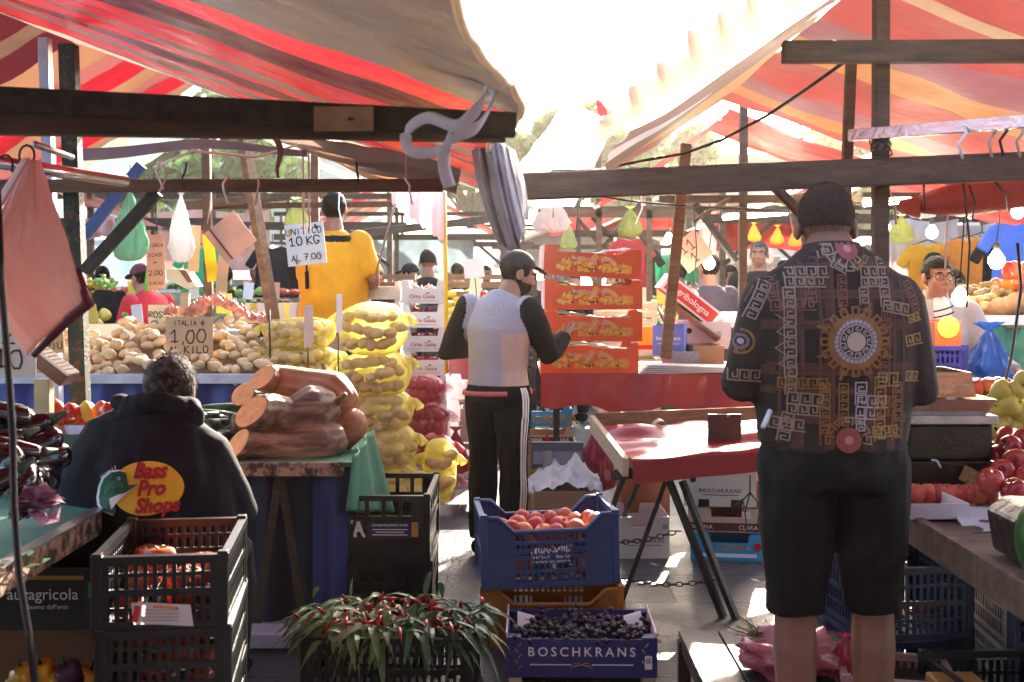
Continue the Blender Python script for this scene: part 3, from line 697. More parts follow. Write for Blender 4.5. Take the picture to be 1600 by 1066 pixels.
# gathered brown pleats hanging from its right end
pl = MB().mat(cloth('tan pleated cloth', [(0, TAN), (.3, BRN), (.45, TAN), (.7, BRN), (.8, ORG), (.9, TAN)], 1, .35))
a0, b0, c0, d0 = P(430, 212, 5.6), P(720, 262, 4.9), P(712, 300, 5.1), P(470, 222, 6.4)
def fp(u, v):
    p = (a0*(1-u)+b0*u)*(1-v)+(d0*(1-u)+c0*u)*v
    return p+V(0, 0, .028*math.sin(v*26+2*u)+.02*noise.noise(V(u*5, v*6, 1))-.05*math.sin(math.pi*u)*v)
pl.grid(fp, 40, 50)
single('folded_canopy', pl, 'tan pleated canopy cloth gathered below the thick beam, left of the white strap', 'canopy')
mG1 = cloth('mint and cream stripes', [(0, CRM), (.2, MINT), (.45, CRM), (.55, MINT), (.75, WHT), (.85, MINT)], tr=.4)
mG2 = cloth('orange and dark red stripes', [(0, RED), (.2, ORG), (.3, DRED), (.5, ORG), (.6, RED), (.8, ORG)], tr=.3)
mG3 = cloth('white and pink stripes', [(0, WHT), (.3, (.75, .5, .5)), (.5, WHT), (.8, (.75, .5, .5))], tr=.35)
mG4 = cloth('plain red cloth', [(0, (.4, .05, .045)), (.4, (.5, .1, .08)), (.7, (.4, .05, .045))], tr=.3)
mG5 = cloth('brown and beige stripes', [(0, BRN), (.25, TAN), (.5, BRN), (.75, TAN)], tr=.25)
gable('mint and cream striped canopy far left beyond the striped red one', -6.8, 2.2, -4.2, 3.9, -1.3, 2.5, 13, 16.5, mG1, mG1, 11)
gable('plain red canopy low behind the mint one at left', -7.5, 1.95, -5.6, 2.9, -3.6, 2.1, 11.2, 12.6, mG4, mG4, 12)
gable('orange and dark red striped canopy behind the yellow shirted man', -3.3, 2.15, -1.7, 3.15, -.15, 2.2, 17, 20, mG2, mG2, 13)
gable('white and pink striped canopy behind the timber beam left of the aisle', -4.2, 2.2, -2.0, 3.3, .2, 2.2, 21, 25, mG3, mG3, 14)
gable('brown and beige canopy at the far end of the aisle', -.2, 2.2, 1.9, 3.1, 4.2, 2.2, 23, 28, mG5, mG5, 15)
gable('pink and white canopy far behind on the left edge', -13, 2.2, -10, 3.6, -6.8, 2.2, 18, 23, mG3, mG3, 16)
# right-hand row
RO2 = (.42, .06, .055); TA2 = (.32, .15, .11); OR2 = (.48, .19, .06); CR2 = (.5, .3, .18); LI2 = (.3, .1, .12)
mD = cloth('brown white orange stripes', [(0, TA2), (.12, LI2), (.2, WHT), (.3, BRN), (.45, (.6, .27, .07)), (.58, RO2), (.7, TA2), (.8, RO2), (.9, BRN)], tr=.18)
mD2 = cloth('rose and orange stripes', [(0, RO2), (.12, CR2), (.16, RO2), (.3, LI2), (.42, OR2), (.55, (.36, .05, .045)), (.66, RO2), (.74, LI2), (.85, OR2), (.93, RO2)], tr=.2, rough=.6)
cd = gable('rose and orange striped canopy over the man in the patterned shirt', .38, 2.06, 1.25, 2.66, 3.3, 1.98, 3.7, 6.9, mD, mD2, 21, sag=.02)
# frilled valance along the near edge of its left slope
vl = MB().mat(M('cream frill', (.6, .43, .3), .7, .15, 8, .2, 20, trans=.25))
def fv(u, v):
    p = V(.28, 3.72, 2.04).lerp(V(1.3, 3.66, 2.76), u); k = u*math.pi*11+1.5*noise.noise(V(u*4, 0, 2)); s_ = abs(math.sin(k)); big = .06+.15*u+.05*noise.noise(V(u*7, 1, 8))
    return p+V(-.05*v*s_, -.05*math.sin(k*2)*v-.03*v, -.02+big*(v*(.8+.2*s_)+.15*noise.noise(V(u*14, v*2, 4))*v))
vl.grid(fv, 200, 10); part('frill', vl, cd)
gable('translucent red canopy beyond the rose striped one on the right', .6, 2.12, 1.45, 2.7, 3.6, 2.0, 7.7, 8.7, mG4, mG4, 22)
gable('red canopy low over the lamp lit fruit stall at right', 2.1, 2.15, 4.4, 3.1, 6.6, 2.2, 11.4, 14, mG4, mG4, 23)
gable('orange and dark red canopy over the far right stalls', 3.6, 2.3, 6.2, 3.5, 9, 2.3, 15.5, 19, mG2, mG2, 24)
gable('brown and beige canopy behind the hanging green bag', .9, 2.15, 2.4, 2.9, 3.9, 2.2, 15.5, 18, mG5, mG5, 25)
gable('plain red canopy at the right rear', 6.8, 2.2, 9.5, 3.4, 13, 2.2, 19, 24, mG4, mG4, 26)
# white sunlit canopy in the aisle
mW = cloth('sunlit white tarpaulin', [(0, WHT), (.5, (.72, .74, .8)), (.56, WHT)], tr=.55)
q = sheet((-.12, 7.2, 2.1), (.4, 7.4, 2.04), (1.12, 12.6, 3.3), (.62, 12.8, 3.55), 40, 30, .05, .03, 2, 31, .01, 3); q.mat(mW); q.m = [0]*len(q.f)
wc = thing('canopy', 'sunlit white tarpaulin canopy sloping up over the aisle', 'canopy', (.5, 9.5, 2.05), world=True); part('cloth', q, wc)
q = MB().mat(M('bright red cloth', RED, .5, .1, 5, .1, 20, trans=.4)); 
q.grid(lambda u, v: P(933+18*v+(10*math.sin(v*3.1))*(u-.5)*1.6, 150+50*v, 9.6)+V(0, .05*u, 0), 6, 12); part('red_pennant', q, wc)
# rolled red tarpaulin at right
q = MB().mat(M('rolled red tarpaulin', (.4, .06, .06), .4, .25, 6, .5, 14))
q.tube([P(1440, 318, 5.6), P(1500, 312, 5.5), P(1560, 300, 5.4), P(1680, 280, 5.2)], [.05, .085, .09, .09], 18)
q.tube([P(1440, 318, 5.6)+V(0, 0, -.02), P(1405, 322, 5.65)], [.06, .03], 12)
single('rolled_tarpaulin', q, 'rolled up dark red tarpaulin tied under the beam at right', 'tarpaulin')
# ---------------------------------------------------------------- timber and steel frames
f1 = thing('stall_frame', 'thick dark timber stall frame across the top left, nearest the viewer', 'stall frame', (-1.5, 2.6, 0), world=True)
part('beam', MB().mat(WOOD_D).beam(P(-60, 153, 2.62), P(806, 196, 2.72), .05, .056), f1, bevel=.004)
part('beam', MB().mat(WOOD_B).beam(P(-60, 193, 2.66), P(790, 206, 2.76), .05, .05), f1, bevel=.004)
part('splice_plate', MB().mat(M('bare wood', (.42, .25, .13), .7, .3, 12, .3, 40)).box(P(537, 186, 2.64), (.135, .014, .055)).mat(INK).box(P(548, 186, 2.63)+V(0, -.0, 0), (.012, .006, .006)), f1)
part('post', MB().mat(WOOD_D).beam((-1.52, 2.64, 0), (-1.52, 2.64, 2.1), .07, .07), f1, bevel=.004)
f2 = thing('stall_frame', 'green and brown steel stall frame behind the potato and aubergine counters', 'stall frame', (-1.8, 4.8, 0), world=True)
part('post', MB().mat(POSTG).beam((PX(107, 4.8), 4.8, 2.56), (PX(140, 4.8), 4.8, 0), .066, .066), f2, bevel=.003, label='post in chipped green and brown paint')
part('beam', MB().mat(WOOD_B).beam(P(-80, 291, 4.75), P(692, 290, 4.75), .05, .052), f2, bevel=.003)
part('brace', MB().mat(STEEL_D).beam(P(132, 425, 4.78), P(246, 300, 4.78), .04, .05), f2, bevel=.003)
part('brace', MB().mat(BLUEM).beam(P(130, 370, 5.3), P(222, 258, 5.3), .03, .05), f2, label='pale blue brace')
part('post', MB().mat(GREYM).beam(P(70, 60, 5.3), (PX(100, 5.3), 5.3, 0), .045, .06), f2, bevel=.003, label='pale blue grey post')
part('post', MB().mat(BLUEM).beam(P(690, 290, 4.9), (PX(700, 4.9), 4.9, 1.05), .018, .018), f2) if 0 else None
f3 = thing('stall_frame', 'brown stall frame with a leaning post behind the potato heap', 'stall frame', (-1.9, 7.4, 0), world=True)
part('post', MB().mat(WOOD_B).beam(P(322, 205, 7.9), (PX(332, 7.9), 7.9, 0), .055, .055), f3, bevel=.003)
part('post', MB().mat(WOOD_M).beam(P(378, 200, 7.5), P(452, 650, 7.3), .075, .05), f3, bevel=.003, label='leaning wooden post')
part('beam', MB().mat(WOOD_B).beam(P(288, 322, 8.0), P(560, 296, 8.6), .05, .06), f3, bevel=.003)
part('beam', MB().mat(WOOD_D).beam(P(285, 323, 8.2), P(700, 318, 8.2), .05, .04), f3, bevel=.003)
part('post', MB().mat(WOOD_B).beam(P(492, 240, 9), (PX(496, 9), 9, 0), .06, .06), f3, bevel=.003)
part('beam', MB().mat(STEEL_D).beam(P(500, 372, 9.6), P(790, 340, 10.5), .06, .07), f3)
f4 = thing('stall_frame', 'heavy timber frame crossing the right half above the man in the patterned shirt', 'stall frame', (1.28, 4.0, 0), world=True)
part('beam', MB().mat(WOOD_B).beam(P(818, 292, 4.15), P(1700, 256, 3.9), .06, .096), f4, bevel=.005)
part('beam', MB().mat(WOOD_B).beam(P(1222, 82, 4.0), P(1720, 80, 3.9), .06, .074), f4, bevel=.005)
part('post', MB().mat(WOOD_B).beam((PX(1377, 4.06), 4.06, 2.75), (PX(1372, 4.06), 4.06, 0), .052, .05), f4, bevel=.004)
part('post', MB().mat(WOOD_B).beam(P(1331, 70, 4.9), (PX(1292, 4.9), 4.9, 0), .04, .045), f4, bevel=.004)
part('post', MB().mat(WOOD_B).beam((1.98, 3.92, 2.6), (1.98, 3.92, 0), .052, .05), f4, bevel=.004)
part('brace', MB().mat(WOOD_B).beam(P(1204, 285, 4.4), P(1268, 352, 4.5), .028, .03), f4)
part('rail', MB().mat(M('bright bare aluminium', (.75, .72, .68), .25, .2, 14, .2, 60, metal=.8)).beam(P(1328, 212, 4.0), P(1650, 186, 3.5), .03, .04), f4, bevel=.002)
f5 = thing('stall_frame', 'slender brown frame behind the red covered counter', 'stall frame', (1.1, 7.3, 0), world=True)
part('post', MB().mat(WOOD_B).beam(P(1162, 165, 7.4), (PX(1158, 7.4), 7.4, 0), .05, .05), f5, bevel=.003)
part('post', MB().mat(WOOD_M).beam(P(1072, 225, 7.0), P(1040, 560, 6.95), .065, .05), f5, bevel=.003, label='leaning post with peeling wood')
part('beam', MB().mat(WOOD_B).beam(P(1030, 312, 7.3), P(1420, 310, 7.3), .05, .05), f5, bevel=.003)
part('brace', MB().mat(STEEL_D).beam(P(1085, 318, 7.2), P(1150, 408, 7.3), .035, .035), f5)
part('brace', MB().mat(WOOD_M).beam(P(1140, 310, 7.1), P(1085, 345, 7.0), .02, .02), f5)
f6 = thing('stall_frame', 'far stall frame with crossed braces above the red boxes', 'stall frame', (1.2, 10.5, 0), world=True)
for a_, b_ in (((935, 232), (938, 560)), ((1014, 310), (1016, 560)), ((1000, 318), (940, 388)), ((905, 345), (940, 385)), ((975, 335), (1012, 385)), ((955, 370), (925, 340))):
    tall = b_[1] == 560; q = MB().mat(WOOD_B if tall else WOOD_D)
    q.beam(P(*a_, 10.5), (PX(b_[0], 10.5), 10.5, 0) if tall else P(*b_, 10.5), .05 if tall else .035, .06 if tall else .035); part('post' if tall else 'brace', q, f6)
part('beam', MB().mat(WOOD_B).beam(P(840, 332, 10.5), P(1090, 335, 10.5), .06, .08), f6)
# far frames on both sides: posts and a beam each
fars = [(-5.8, 12.3, -3.2), (-3.3, 17, -.1), (-4.2, 21, .2), (-.2, 23, 4.2), (2.1, 11.5, 4.3), (.9, 15.6, 3.9), (4.0, 15.4, 8.6), (-6.8, 13.2, -1.4), (6.9, 19, 12.5)]
lab = ['under the low red canopy at left', 'under the orange striped canopy', 'under the white and pink canopy', 'closing the end of the aisle', 'of the lamp lit fruit stall at right', 'behind the hanging green bag', 'of the far right clothes stall', 'under the mint canopy', 'at the right rear']
for (x0, y, x1), t in zip(fars, lab):
    r = thing('stall_frame', 'thin dark distant stall frame '+t, 'stall frame', (x0, y, 0), world=True, group='distant stall frames')
    for x in (x0, x0*.5+x1*.5, x1): part('post', MB().mat(WOOD_B).beam((x, y, 0), (x, y, 2.7), .06, .06), r)
    part('beam', MB().mat(WOOD_D).beam((x0-.2, y-.06, 2.16), (x1+.2, y-.06, 2.16), .05, .09), r)
    part('beam', MB().mat(WOOD_D).beam((x0-.2, y-.05, 2.5), (x1+.2, y-.05, 2.5), .05, .06), r)
    for x in (x0, x1): part('brace', MB().mat(WOOD_D).beam((x, y-.05, 1.7), (x+(.5 if x == x0 else -.5), y-.05, 2.14), .04, .04), r)
# trees beyond the stalls
TL = M('sunlit tree leaf', (.1, .19, .06), .5, .4, 3, 0, trans=.55)
BARK = M('tree bark', (.12, .09, .07), .9, .3, 6, .5, 20)
def tree(x, y, h, cr, seed, label, nleaf=5000):
    rs = random.Random(seed); r = thing('tree', label, 'tree', (x, y, 0), world=True, group='trees beyond the market')
    t = MB().mat(BARK); t.tube([(x, y, 0), (x+.1, y, h*.3), (x-.1, y+.1, h*.6), (x, y, h*.85)], [.35, .28, .18, .06], 9)
    cl = []
    for i in range(16):
        a = rs.uniform(0, 6.28); e = rs.uniform(-.5, 1); rad = cr*rs.uniform(.45, 1)
        p = V(x+math.cos(a)*rad, y+math.sin(a)*rad*.8, h*.68+e*cr*.85); cl.append((p, cr*rs.uniform(.25, .45)))
        t.tube([(x, y, h*.45+e*.8), ((x+p.x)/2, (y+p.y)/2, (h*.5+p.z)/2), p], [.12, .07, .02], 6)
    part('trunk', t, r); m = MB().mat(TL)
    for i in range(nleaf):
        p, rad = cl[rs.randrange(len(cl))]
        d = V(rs.gauss(0, 1), rs.gauss(0, 1), rs.gauss(0, 1)); d = d.normalized()*rad*rs.uniform(.3, 1.1)**.6
        c = p+d; u = V(rs.gauss(0, 1), rs.gauss(0, 1), rs.gauss(0, 1)).normalized(); v_ = u.orthogonal()*.13; u = u*.24
        m.add([c-u, c+v_, c+u, c-v_], [(0, 1, 2, 3)])
    part('crown', m, r)
tree(1.8, 42, 8.4, 2.0, 1, 'leafy green tree showing in the gap above the white canopy')
tree(-1.6, 46, 7.6, 2.0, 2, 'leafy tree left of the white strap, behind the aisle')
tree(6.2, 50, 7.2, 2.6, 3, 'leafy tree behind the right canopies')
tree(-12, 44, 8, 3.4, 4, 'leafy tree at the far left beyond the mint canopy')
tree(16, 52, 8, 3.4, 5, 'leafy tree at the far right rear')
# pale houses closing the square
def house(x0, x1, y, h, col, label):
    r = thing('building', label, 'building', ((x0+x1)/2, y, 0), world=True)
    mt = M('render '+label[:8], col, .8, .08, 2, .1, 20); part('wall', MB().mat(mt).box(((x0+x1)/2, y+3, h/2), (x1-x0, 6, h)), r)
    part('roof', MB().mat(M('roof tile', (.3, .13, .09), .8, .2, 4, .2, 20)).box(((x0+x1)/2, y+3, h+.25), (x1-x0+.5, 6.6, .5)), r)
    nx = int((x1-x0)/3)
    for i in range(nx):
        for j in range(int(h/3)):
            w0 = part('window', MB().mat(M('window frame white', (.7, .68, .64), .6, .05, 4, 0)).box((x0+(i+.5)*(x1-x0)/nx, y-.02, 1.8+j*3), (1.3, .1, 1.9)), r)
            p2 = MB().mat(M('dark window glass', (.05, .06, .08), .1, .1, 2, 0)).box((x0+(i+.5)*(x1-x0)/nx, y-.06, 1.8+j*3), (1.1, .06, 1.7)); o = part('pane', p2, w0, org=r.location)
house(-40, -7, 62, 8, (.62, .58, .5), 'pale cream building beyond the stalls on the left')
house(10, 42, 66, 8, (.6, .5, .44), 'ochre building beyond the stalls on the right')

# unseen canopies and walls added around the viewer, keeping open sky off the fronts
gable('red and tan striped canopy over and behind the viewer, left', -6.5, 2.1, -3.2, 3.2, .2, 2.3, -7, 1.2, mA, mA, 41)
gable('rose and orange striped canopy over and behind the viewer, right', .3, 2.3, 2.8, 3.2, 6.5, 2.1, -7, 2.0, mD2, mD2, 42)
for x0, x1, t_ in ((-7, -2.4, 'left'), (-2.3, 2.3, 'middle'), (2.4, 7, 'right')):
    q = MB().mat(M('pale canvas wall', (.4, .34, .3), .8, .3, 3, .3, 10)).grid(lambda u, v: V(x0+(x1-x0)*u, -7.2+.06*math.sin(u*40), .1+3.1*v), 50, 6, uv=False); single('canvas_wall', q, 'pale canvas wall of the stalls behind the viewer, '+t_, 'tarpaulin')  # added wall, kept pale so it bounces some fill forward
# ================================================================ LEFT FOREGROUND
# counter at the left edge
t = thing('market_counter', 'turquoise covered wooden counter with aubergines at the left edge', 'counter', (-2.2, 3.4, 0), world=True)
q = MB().mat(TURQ); q.grid(lambda u, v: V(-3.1+1.69*u, 1.9+3.0*v, .806+.006*noise.noise(V(u*9, v*14, 2))), 30, 40); part('cloth', q, t)
part('edge_board', MB().mat(PEEL).box((-1.405, 3.05, .765), (.03, 2.1, .085)), t, bevel=.003); part('metal_strip', MB().mat(STEEL).box((-1.4, 3.05, .808), (.045, 2.1, .006)), t)
part('top', MB().mat(WOOD_M).box((-2.25, 3.4, .785), (1.65, 3.0, .03)), t)
for x, y in ((-1.5, 2.2), (-1.5, 4.0), (-2.9, 2.2), (-2.9, 4.7)): part('leg', MB().mat(WOOD_D).beam((x, y, 0), (x, y, .77), .05, .05), t)
rs = random.Random(3)
for i, (px, py, Y) in enumerate([(6, 648, 3.7), (30, 668, 3.75), (-12, 690, 3.6), (18, 706, 3.55), (44, 700, 3.75), (8, 742, 3.4), (34, 738, 3.55), (60, 718, 3.75), (-20, 760, 3.3), (46, 752, 3.6), (66, 748, 3.7), (-30, 720, 3.4)]):
    fruit('egg', EGGPL, 'aubergine', 'glossy black aubergine in the pile on the turquoise counter', 'aubergine', P(px, py, Y), 'black aubergines piled on the left counter', 1.15, 0, (rnd(-.3, .3), rnd(-.4, .4), rnd(0, 6.28)))
# radicchio and scraps
q = MB().mat(RADI)
for i in range(34):
    a = rs.uniform(0, 6.28); e = rs.uniform(-.2, 1.3); rr_ = .055; c0 = P(58, 800, 3.35)
    d = V(math.cos(a)*math.cos(e), math.sin(a)*math.cos(e), math.sin(e)); u = V(-math.sin(a), math.cos(a), 0); w2 = d.cross(u)
    q.add([c0+d*rr_*.5-u*.015, c0+d*rr_*.8-u*.05+w2*.02, c0+d*rr_*1.35-u*.02+w2*rs.uniform(-.03, .03), c0+d*rr_*1.4+u*.03+w2*rs.uniform(-.03, .03), c0+d*rr_*.8+u*.05+w2*.02, c0+d*rr_*.5+u*.015], [(0, 1, 2, 3, 4, 5)], True)
single('radicchio', q, 'purple and white radicchio head on the turquoise counter by the seated man', 'radicchio')
for i in range(12):
    c0 = V(PX(rs.uniform(0, 90), 3.2), rs.uniform(2.9, 3.5), .812); a = rs.uniform(0, 6.28); L = rs.uniform(.02, .05)
    q = MB().mat(M('dry brown leaf', (.16, .08, .04), .8, .3, 9, .2, 40) if i % 3 else LEAF_D); d = V(math.cos(a), math.sin(a), 0)*L; u = V(-d.y, d.x, 0)*.4
    q.add([c0-d, c0-u+V(0, 0, .006), c0+d+V(0, 0, .004), c0+u+V(0, 0, .008)], [(0, 1, 2, 3)], True)
    single('leaf_scrap', q, 'withered leaf scrap lying on the turquoise counter', 'leaf', group='leaf scraps on the left counter')
# green beans
bm_ = MB().mat(GREENB)
beans = []
for i in range(5):
    m = MB().mat(GREENB); k = rs.uniform(-.03, .03); m.tube([(-.07, 0, 0), (-.03, k*.6, .004), (.02, k, 0), (.07, k*.3, -.004)], [.0025, .006, .006, .002], 6); beans.append(mesh_of(m, 'bean'))
for i in range(150):
    px, py = rs.uniform(-30, 84), 0; Y = rs.uniform(4.15, 4.75); h = .86+.1*math.exp(-((px-25)/45)**2)*(1-abs(Y-4.45)*2)+rs.uniform(-.01, .02)
    o = link('green_bean', beans[i % 5], None, (PX(px, Y), Y, h), (rnd(-.3, .3), rnd(-.4, .4), rnd(0, 6.28))); tag(o, 'thin green bean in the heap behind the aubergines', 'green bean', 'green beans heaped on the left counter')
q = MB().mat(WOOD_L); q.box((-2.2, 4.45, .84), (.75, .66, .05)); single('shallow_tray', q, 'shallow wooden tray holding the green beans', 'tray')
# oxheart tomatoes in a paper lined box
carton('pale cardboard box lined with paper holding the ribbed tomatoes', (PX(140, 4.55), 4.55, .82), .1, .62, .36, .1, DONNA, back=True)
q = MB().mat(PAPER).grid(lambda u, v: V(PX(78, 4.4)+.42*u, 4.4+.1*v, .9+.07*v+.015*noise.noise(V(u*9, v*6, 5))), 20, 6); single('paper_sheet', q, 'crumpled white lining paper over the front of the tomato box', 'paper')
for i, (px, py, mt) in enumerate([(88, 650, OXHEART), (112, 648, TOMATO), (136, 646, LEMON), (158, 645, TOMATO), (172, 650, TOMATO), (97, 658, OXHEART), (128, 658, TOMATO), (150, 656, TOMATO), (82, 640, TOMATO), (186, 648, OXHEART)]):
    fruit('oxheart', mt, 'oxheart_tomato', 'orange and red ribbed oxheart tomato in the paper lined box' if mt != LEMON else 'yellow ribbed oxheart tomato in the paper lined box', 'tomato', P(px, py, 4.5+.03*(i % 4)), 'oxheart tomatoes in the paper lined box' if mt != LEMON else None, .95, i % 2, (rnd(-.3, .3), rnd(-.3, .3), rnd(0, 6)))
# weighing scale tray on red box
r = thing('weighing_scale', 'steel tray weighing scale on a red and green printed base beside the seated man', 'scale', P(110, 750, 3.95), world=True)
Ys = 4.22; X0, X1 = PX(52, Ys), PX(180, Ys)
def tray(x0, x1, y0, y1, z0, z1, inset, m, mb=None):
    mb = mb or MB().mat(m); o = [(x0, y0), (x1, y0), (x1, y1), (x0, y1)]; i_ = [(x0+inset, y0+inset), (x1-inset, y0+inset), (x1-inset, y1-inset), (x0+inset, y1-inset)]
    vs = [(*p, z1) for p in o]+[(*p, z0) for p in i_]+[(p[0]+.006*(1 if p[0] < (x0+x1)/2 else -1), p[1]+.006*(1 if p[1] < (y0+y1)/2 else -1), z1-.001) for p in o]+[(*p, z0+.005) for p in i_]
    fs = [(j, (j+1) % 4, 4+(j+1) % 4, 4+j) for j in range(4)]+[(7, 6, 5, 4), (12, 13, 14, 15)]+[(8+(j+1) % 4, 8+j, 12+j, 12+(j+1) % 4) for j in range(4)]+[((j+1) % 4, j, 8+j, 8+(j+1) % 4) for j in range(4)]
    mb.add(vs, fs); return mb
part('tray', tray(X0, X1, Ys, Ys+.27, PZ(700, Ys), PZ(683, Ys)+.01, .025, STEEL), r)
part('platform', MB().mat(CL_WHT).box(((X0+X1)/2, Ys+.14, PZ(704, Ys)), (X1-X0-.02, .24, .014)), r, bevel=.003)
b = MB().mat(M('dark red printed box', (.16, .018, .02), .5, .1, 5, .05)).box(((X0+X1)/2, Ys+.14, PZ(730, Ys)), (X1-X0-.02, .24, PZ(708, Ys)-PZ(752, Ys))); part('body', b, r)
lb = MB().mat(M('green label', (.03, .2, .09), .5, .3, 40, 0)).box((X0+.055, Ys+.017, PZ(738, Ys)), (.075, .004, .045)).mat(PRWHITE)
for k in range(4): lb.box((X0+.055, Ys+.013, PZ(732+4*k, Ys)), (.06, .003, .003))
lb.mat(MATS['green label']).box((X0+.14, Ys+.017, PZ(736, Ys)), (.05, .004, .035)); part('label', lb, r)
# price display post
r = thing('price_stand', 'wooden stand with a slanted printed scale display, left of the green post', 'stand', P(68, 690, 4.0), world=True)
part('post', MB().mat(WOOD_L).beam(P(69, 690, 4.0), P(69, 592, 4.0), .052, .05), r, bevel=.003)
X = Matrix.Translation(P(80, 570, 3.95)) @ Matrix.Rotation(R(38), 4, 'Y')
part('display_box', MB().mat(M('brown display case', (.14, .05, .03), .5, .2, 6, .1)).box((0, .03, -.012), (.15, .1, .045), X=X), r)
k = MB().mat(PAPER).box((0, .02, .016), (.15, .1, .008), X=X).mat(INK)
for i in range(7): k.box((-.055+.018*i, .02, .0215), (.004, .08, .002), X=X)
part('printed_face', k, r)
# hanging pink-red bag, hooks and the silver pipe
pp = thing('metal_pipe', 'shiny steel pipe with hooks at the upper left', 'pipe', P(90, 270, 3.4), world=True)
part('pipe', MB().mat(M('bright steel pipe', (.7, .69, .72), .22, .15, 9, .05, 60, metal=.95)).tube([P(-60, 246, 3.2), P(195, 283, 3.9)], .021, 14), pp)
part('thin_rod', MB().mat(STEEL).tube([P(55, 226, 3.6), P(112, 246, 4.4)], .012, 8), pp)
for i, (px, py) in enumerate(((18, 250), (52, 235))):
    hk = [P(px-10+12*math.sin(a*.55)*1.0, py+8-16*math.cos(a*.55), 3.15) for a in range(-4, 5)]+[P(px+12, py+26, 3.1), P(px+4, py+44, 3.1)]
    single('hook', MB().mat(STEEL_D).tube(hk, .0035, 6), 'dark bent wire hook over the steel pipe, '+('leftmost' if i == 0 else 'carrying the faded red cloth'), 'hook')
q = MB().mat(M('faded red rubber cloth', (.8, .48, .45), .45, .2, 4, .4, 12, trans=.6, col2=(.85, .66, .6), clamp2=(.35, .7)))
L_, Rr = [P(46, 250, 2.95), P(0, 335, 2.95), P(-50, 400, 2.95), P(-20, 480, 3.0), P(44, 556, 3.0)], [P(62, 252, 2.95), P(82, 310, 2.95), P(102, 365, 2.95), P(121, 420, 2.95), P(138, 467, 2.95)]
def fb(u, v):
    i = min(int(v*4), 3); f = v*4-i; a = L_[i].lerp(L_[i+1], f); b_ = Rr[i].lerp(Rr[i+1], f); p = a.lerp(b_, u)
    return p+V(0, .012*math.sin(u*9+v*3)*v+.02*noise.noise(V(u*3, v*3, 1))+.008*noise.noise(V(u*14, v*5, 7))-.02*math.sin(u*3.14), 0)
q.grid(fb, 40, 44, uv=False)
rb = thing('hanging_cloth', 'faded red rubbery cloth hanging folded from a hook at the left edge', 'cloth', P(50, 556, 2.95), world=True)
part('cloth', q, rb, solid=.004)
q = MB().mat(M('pale pink strap', (.75, .48, .4), .5, .1, 6, .1)); q.grid(lambda u, v: (L_[0].lerp(P(-10, 345, 2.9), v) if 1 else 0)+V(.022*(u-.2)*(1+v*1.4), -.03-.01*u, .04*u*v), 4, 20, uv=False); part('strap', q, rb, solid=.004)
part('hem', MB().mat(M('dark red hem', (.14, .02, .035), .5, .2, 6, .1)).tube([Rr[3]+V(.005, -.01, 0), Rr[4]+V(.004, -.01, -.012), P(100, 505, 2.97), P(52, 556, 2.98)], [.006, .016, .014, .008], 8), rb)
# black cable
single('cable', MB().mat(CR_BLK).tube([P(-4, 300, 2.6), P(2, 440, 2.6), P(12, 560, 2.6), P(20, 680, 2.55), P(22, 790, 2.5), P(30, 900, 2.45), P(45, 990, 2.4), P(58, 1090, 2.4)], .0085, 8), 'black cable hanging down in front of the left counter', 'cable')
# handwritten white sign behind the cloth
card('price_sign', 'tall white handwritten price sign half hidden by the faded red cloth', 'sign', P(17, 590, 3.7), .05, .16, .36, WHITE, ['Ce', '8', '2', '10'], ink=INK)
card('price_sign', 'pinkish handwritten sign left of the green post behind the display stand', 'sign', P(87, 552, 4.5), -.1, .075, .13, KRAFT, ['1,', 'PIU'], tilt=R(-4))
# boxes under the counter
fr = MB().mat(PRWHITE).text('auragricola', .052, plane(.02, -.206, .1), .004).text('il buono dall\'orto', .021, plane(.03, -.206, .07))
fr.mat(PRGRN).box((.19, -.2045, .13), (.05, .003, .05)).mat(PRGOLD).box((-.18, -.2045, .12), (.05, .003, .04)).box((0, -.2045, .17), (.3, .003, .012))
carton('black printed cardboard box under the left counter, reading auragricola', (PX(58, 3.7), 3.9, PZ(985, 3.7)), 0, .46, .4, .2, M('black printed card', (.018, .014, .012), .5, .3, 6, .05), front=fr)
carton('plain brown cardboard box standing below the black printed box', (PX(60, 3.75), 3.95, 0), .03, .5, .4, PZ(990, 3.7), M('dark stained cardboard', (.2, .09, .05), .8, .2, 6, .1))
crate('low black plastic crate of yellow peppers at the bottom left corner', (PX(85, 3.3), 3.45, .12), .05, .3, .3, .2, CR_BLK, None)
for i, (px, py) in enumerate([(40, 1052), (66, 1046), (58, 1068), (110, 1048), (135, 1056), (122, 1066), (30, 1070), (90, 1064)]):
    fruit('pepper', PEPPER if i not in (3,) else PLUM, 'pepper', ('yellow pepper in the low black crate' if i != 3 else 'dark purple pepper in the low black crate'), 'pepper', P(px, py+6, 3.36+.03*(i % 3)), 'yellow peppers in the low black crate' if i != 3 else None, .9)
# stack of black crates with tomatoes
ys = 3.2; wC, dC, hC = .365, .5, .2045
for i in range(4):
    crate(('topmost black crate of the tomato stack, its front partly covered by a paper sheet', 'second black crate from the top of the tomato stack', 'third black crate down in the tomato stack', 'lowest black crate of the tomato stack')[i], (PX(250, ys)-.032+.006*(i % 2), ys+dC/2, .818-hC*(i+1)+.002), R(7+1.0*(i % 2)), wC, dC, hC, CR_BLK, 'black crates stacked with tomatoes')
for lv in (0, 1):
    zz = .818-hC*(lv+1)
    for i in range(13):
        fruit('tomato', TOMATO, 'tomato', 'ripe red tomato in the topmost black crate' if lv == 0 else 'ripe red tomato in the second black crate', 'tomato', (PX(250, ys)-.028+rs.uniform(-.11, .1)-.06*((i*.37) % 1-.5), ys+.07+.35*((i*.37) % 1), zz+.05+.07*(i % 2)), 'tomatoes in the topmost black crate' if lv == 0 else 'tomatoes in the second black crate', 1.0)
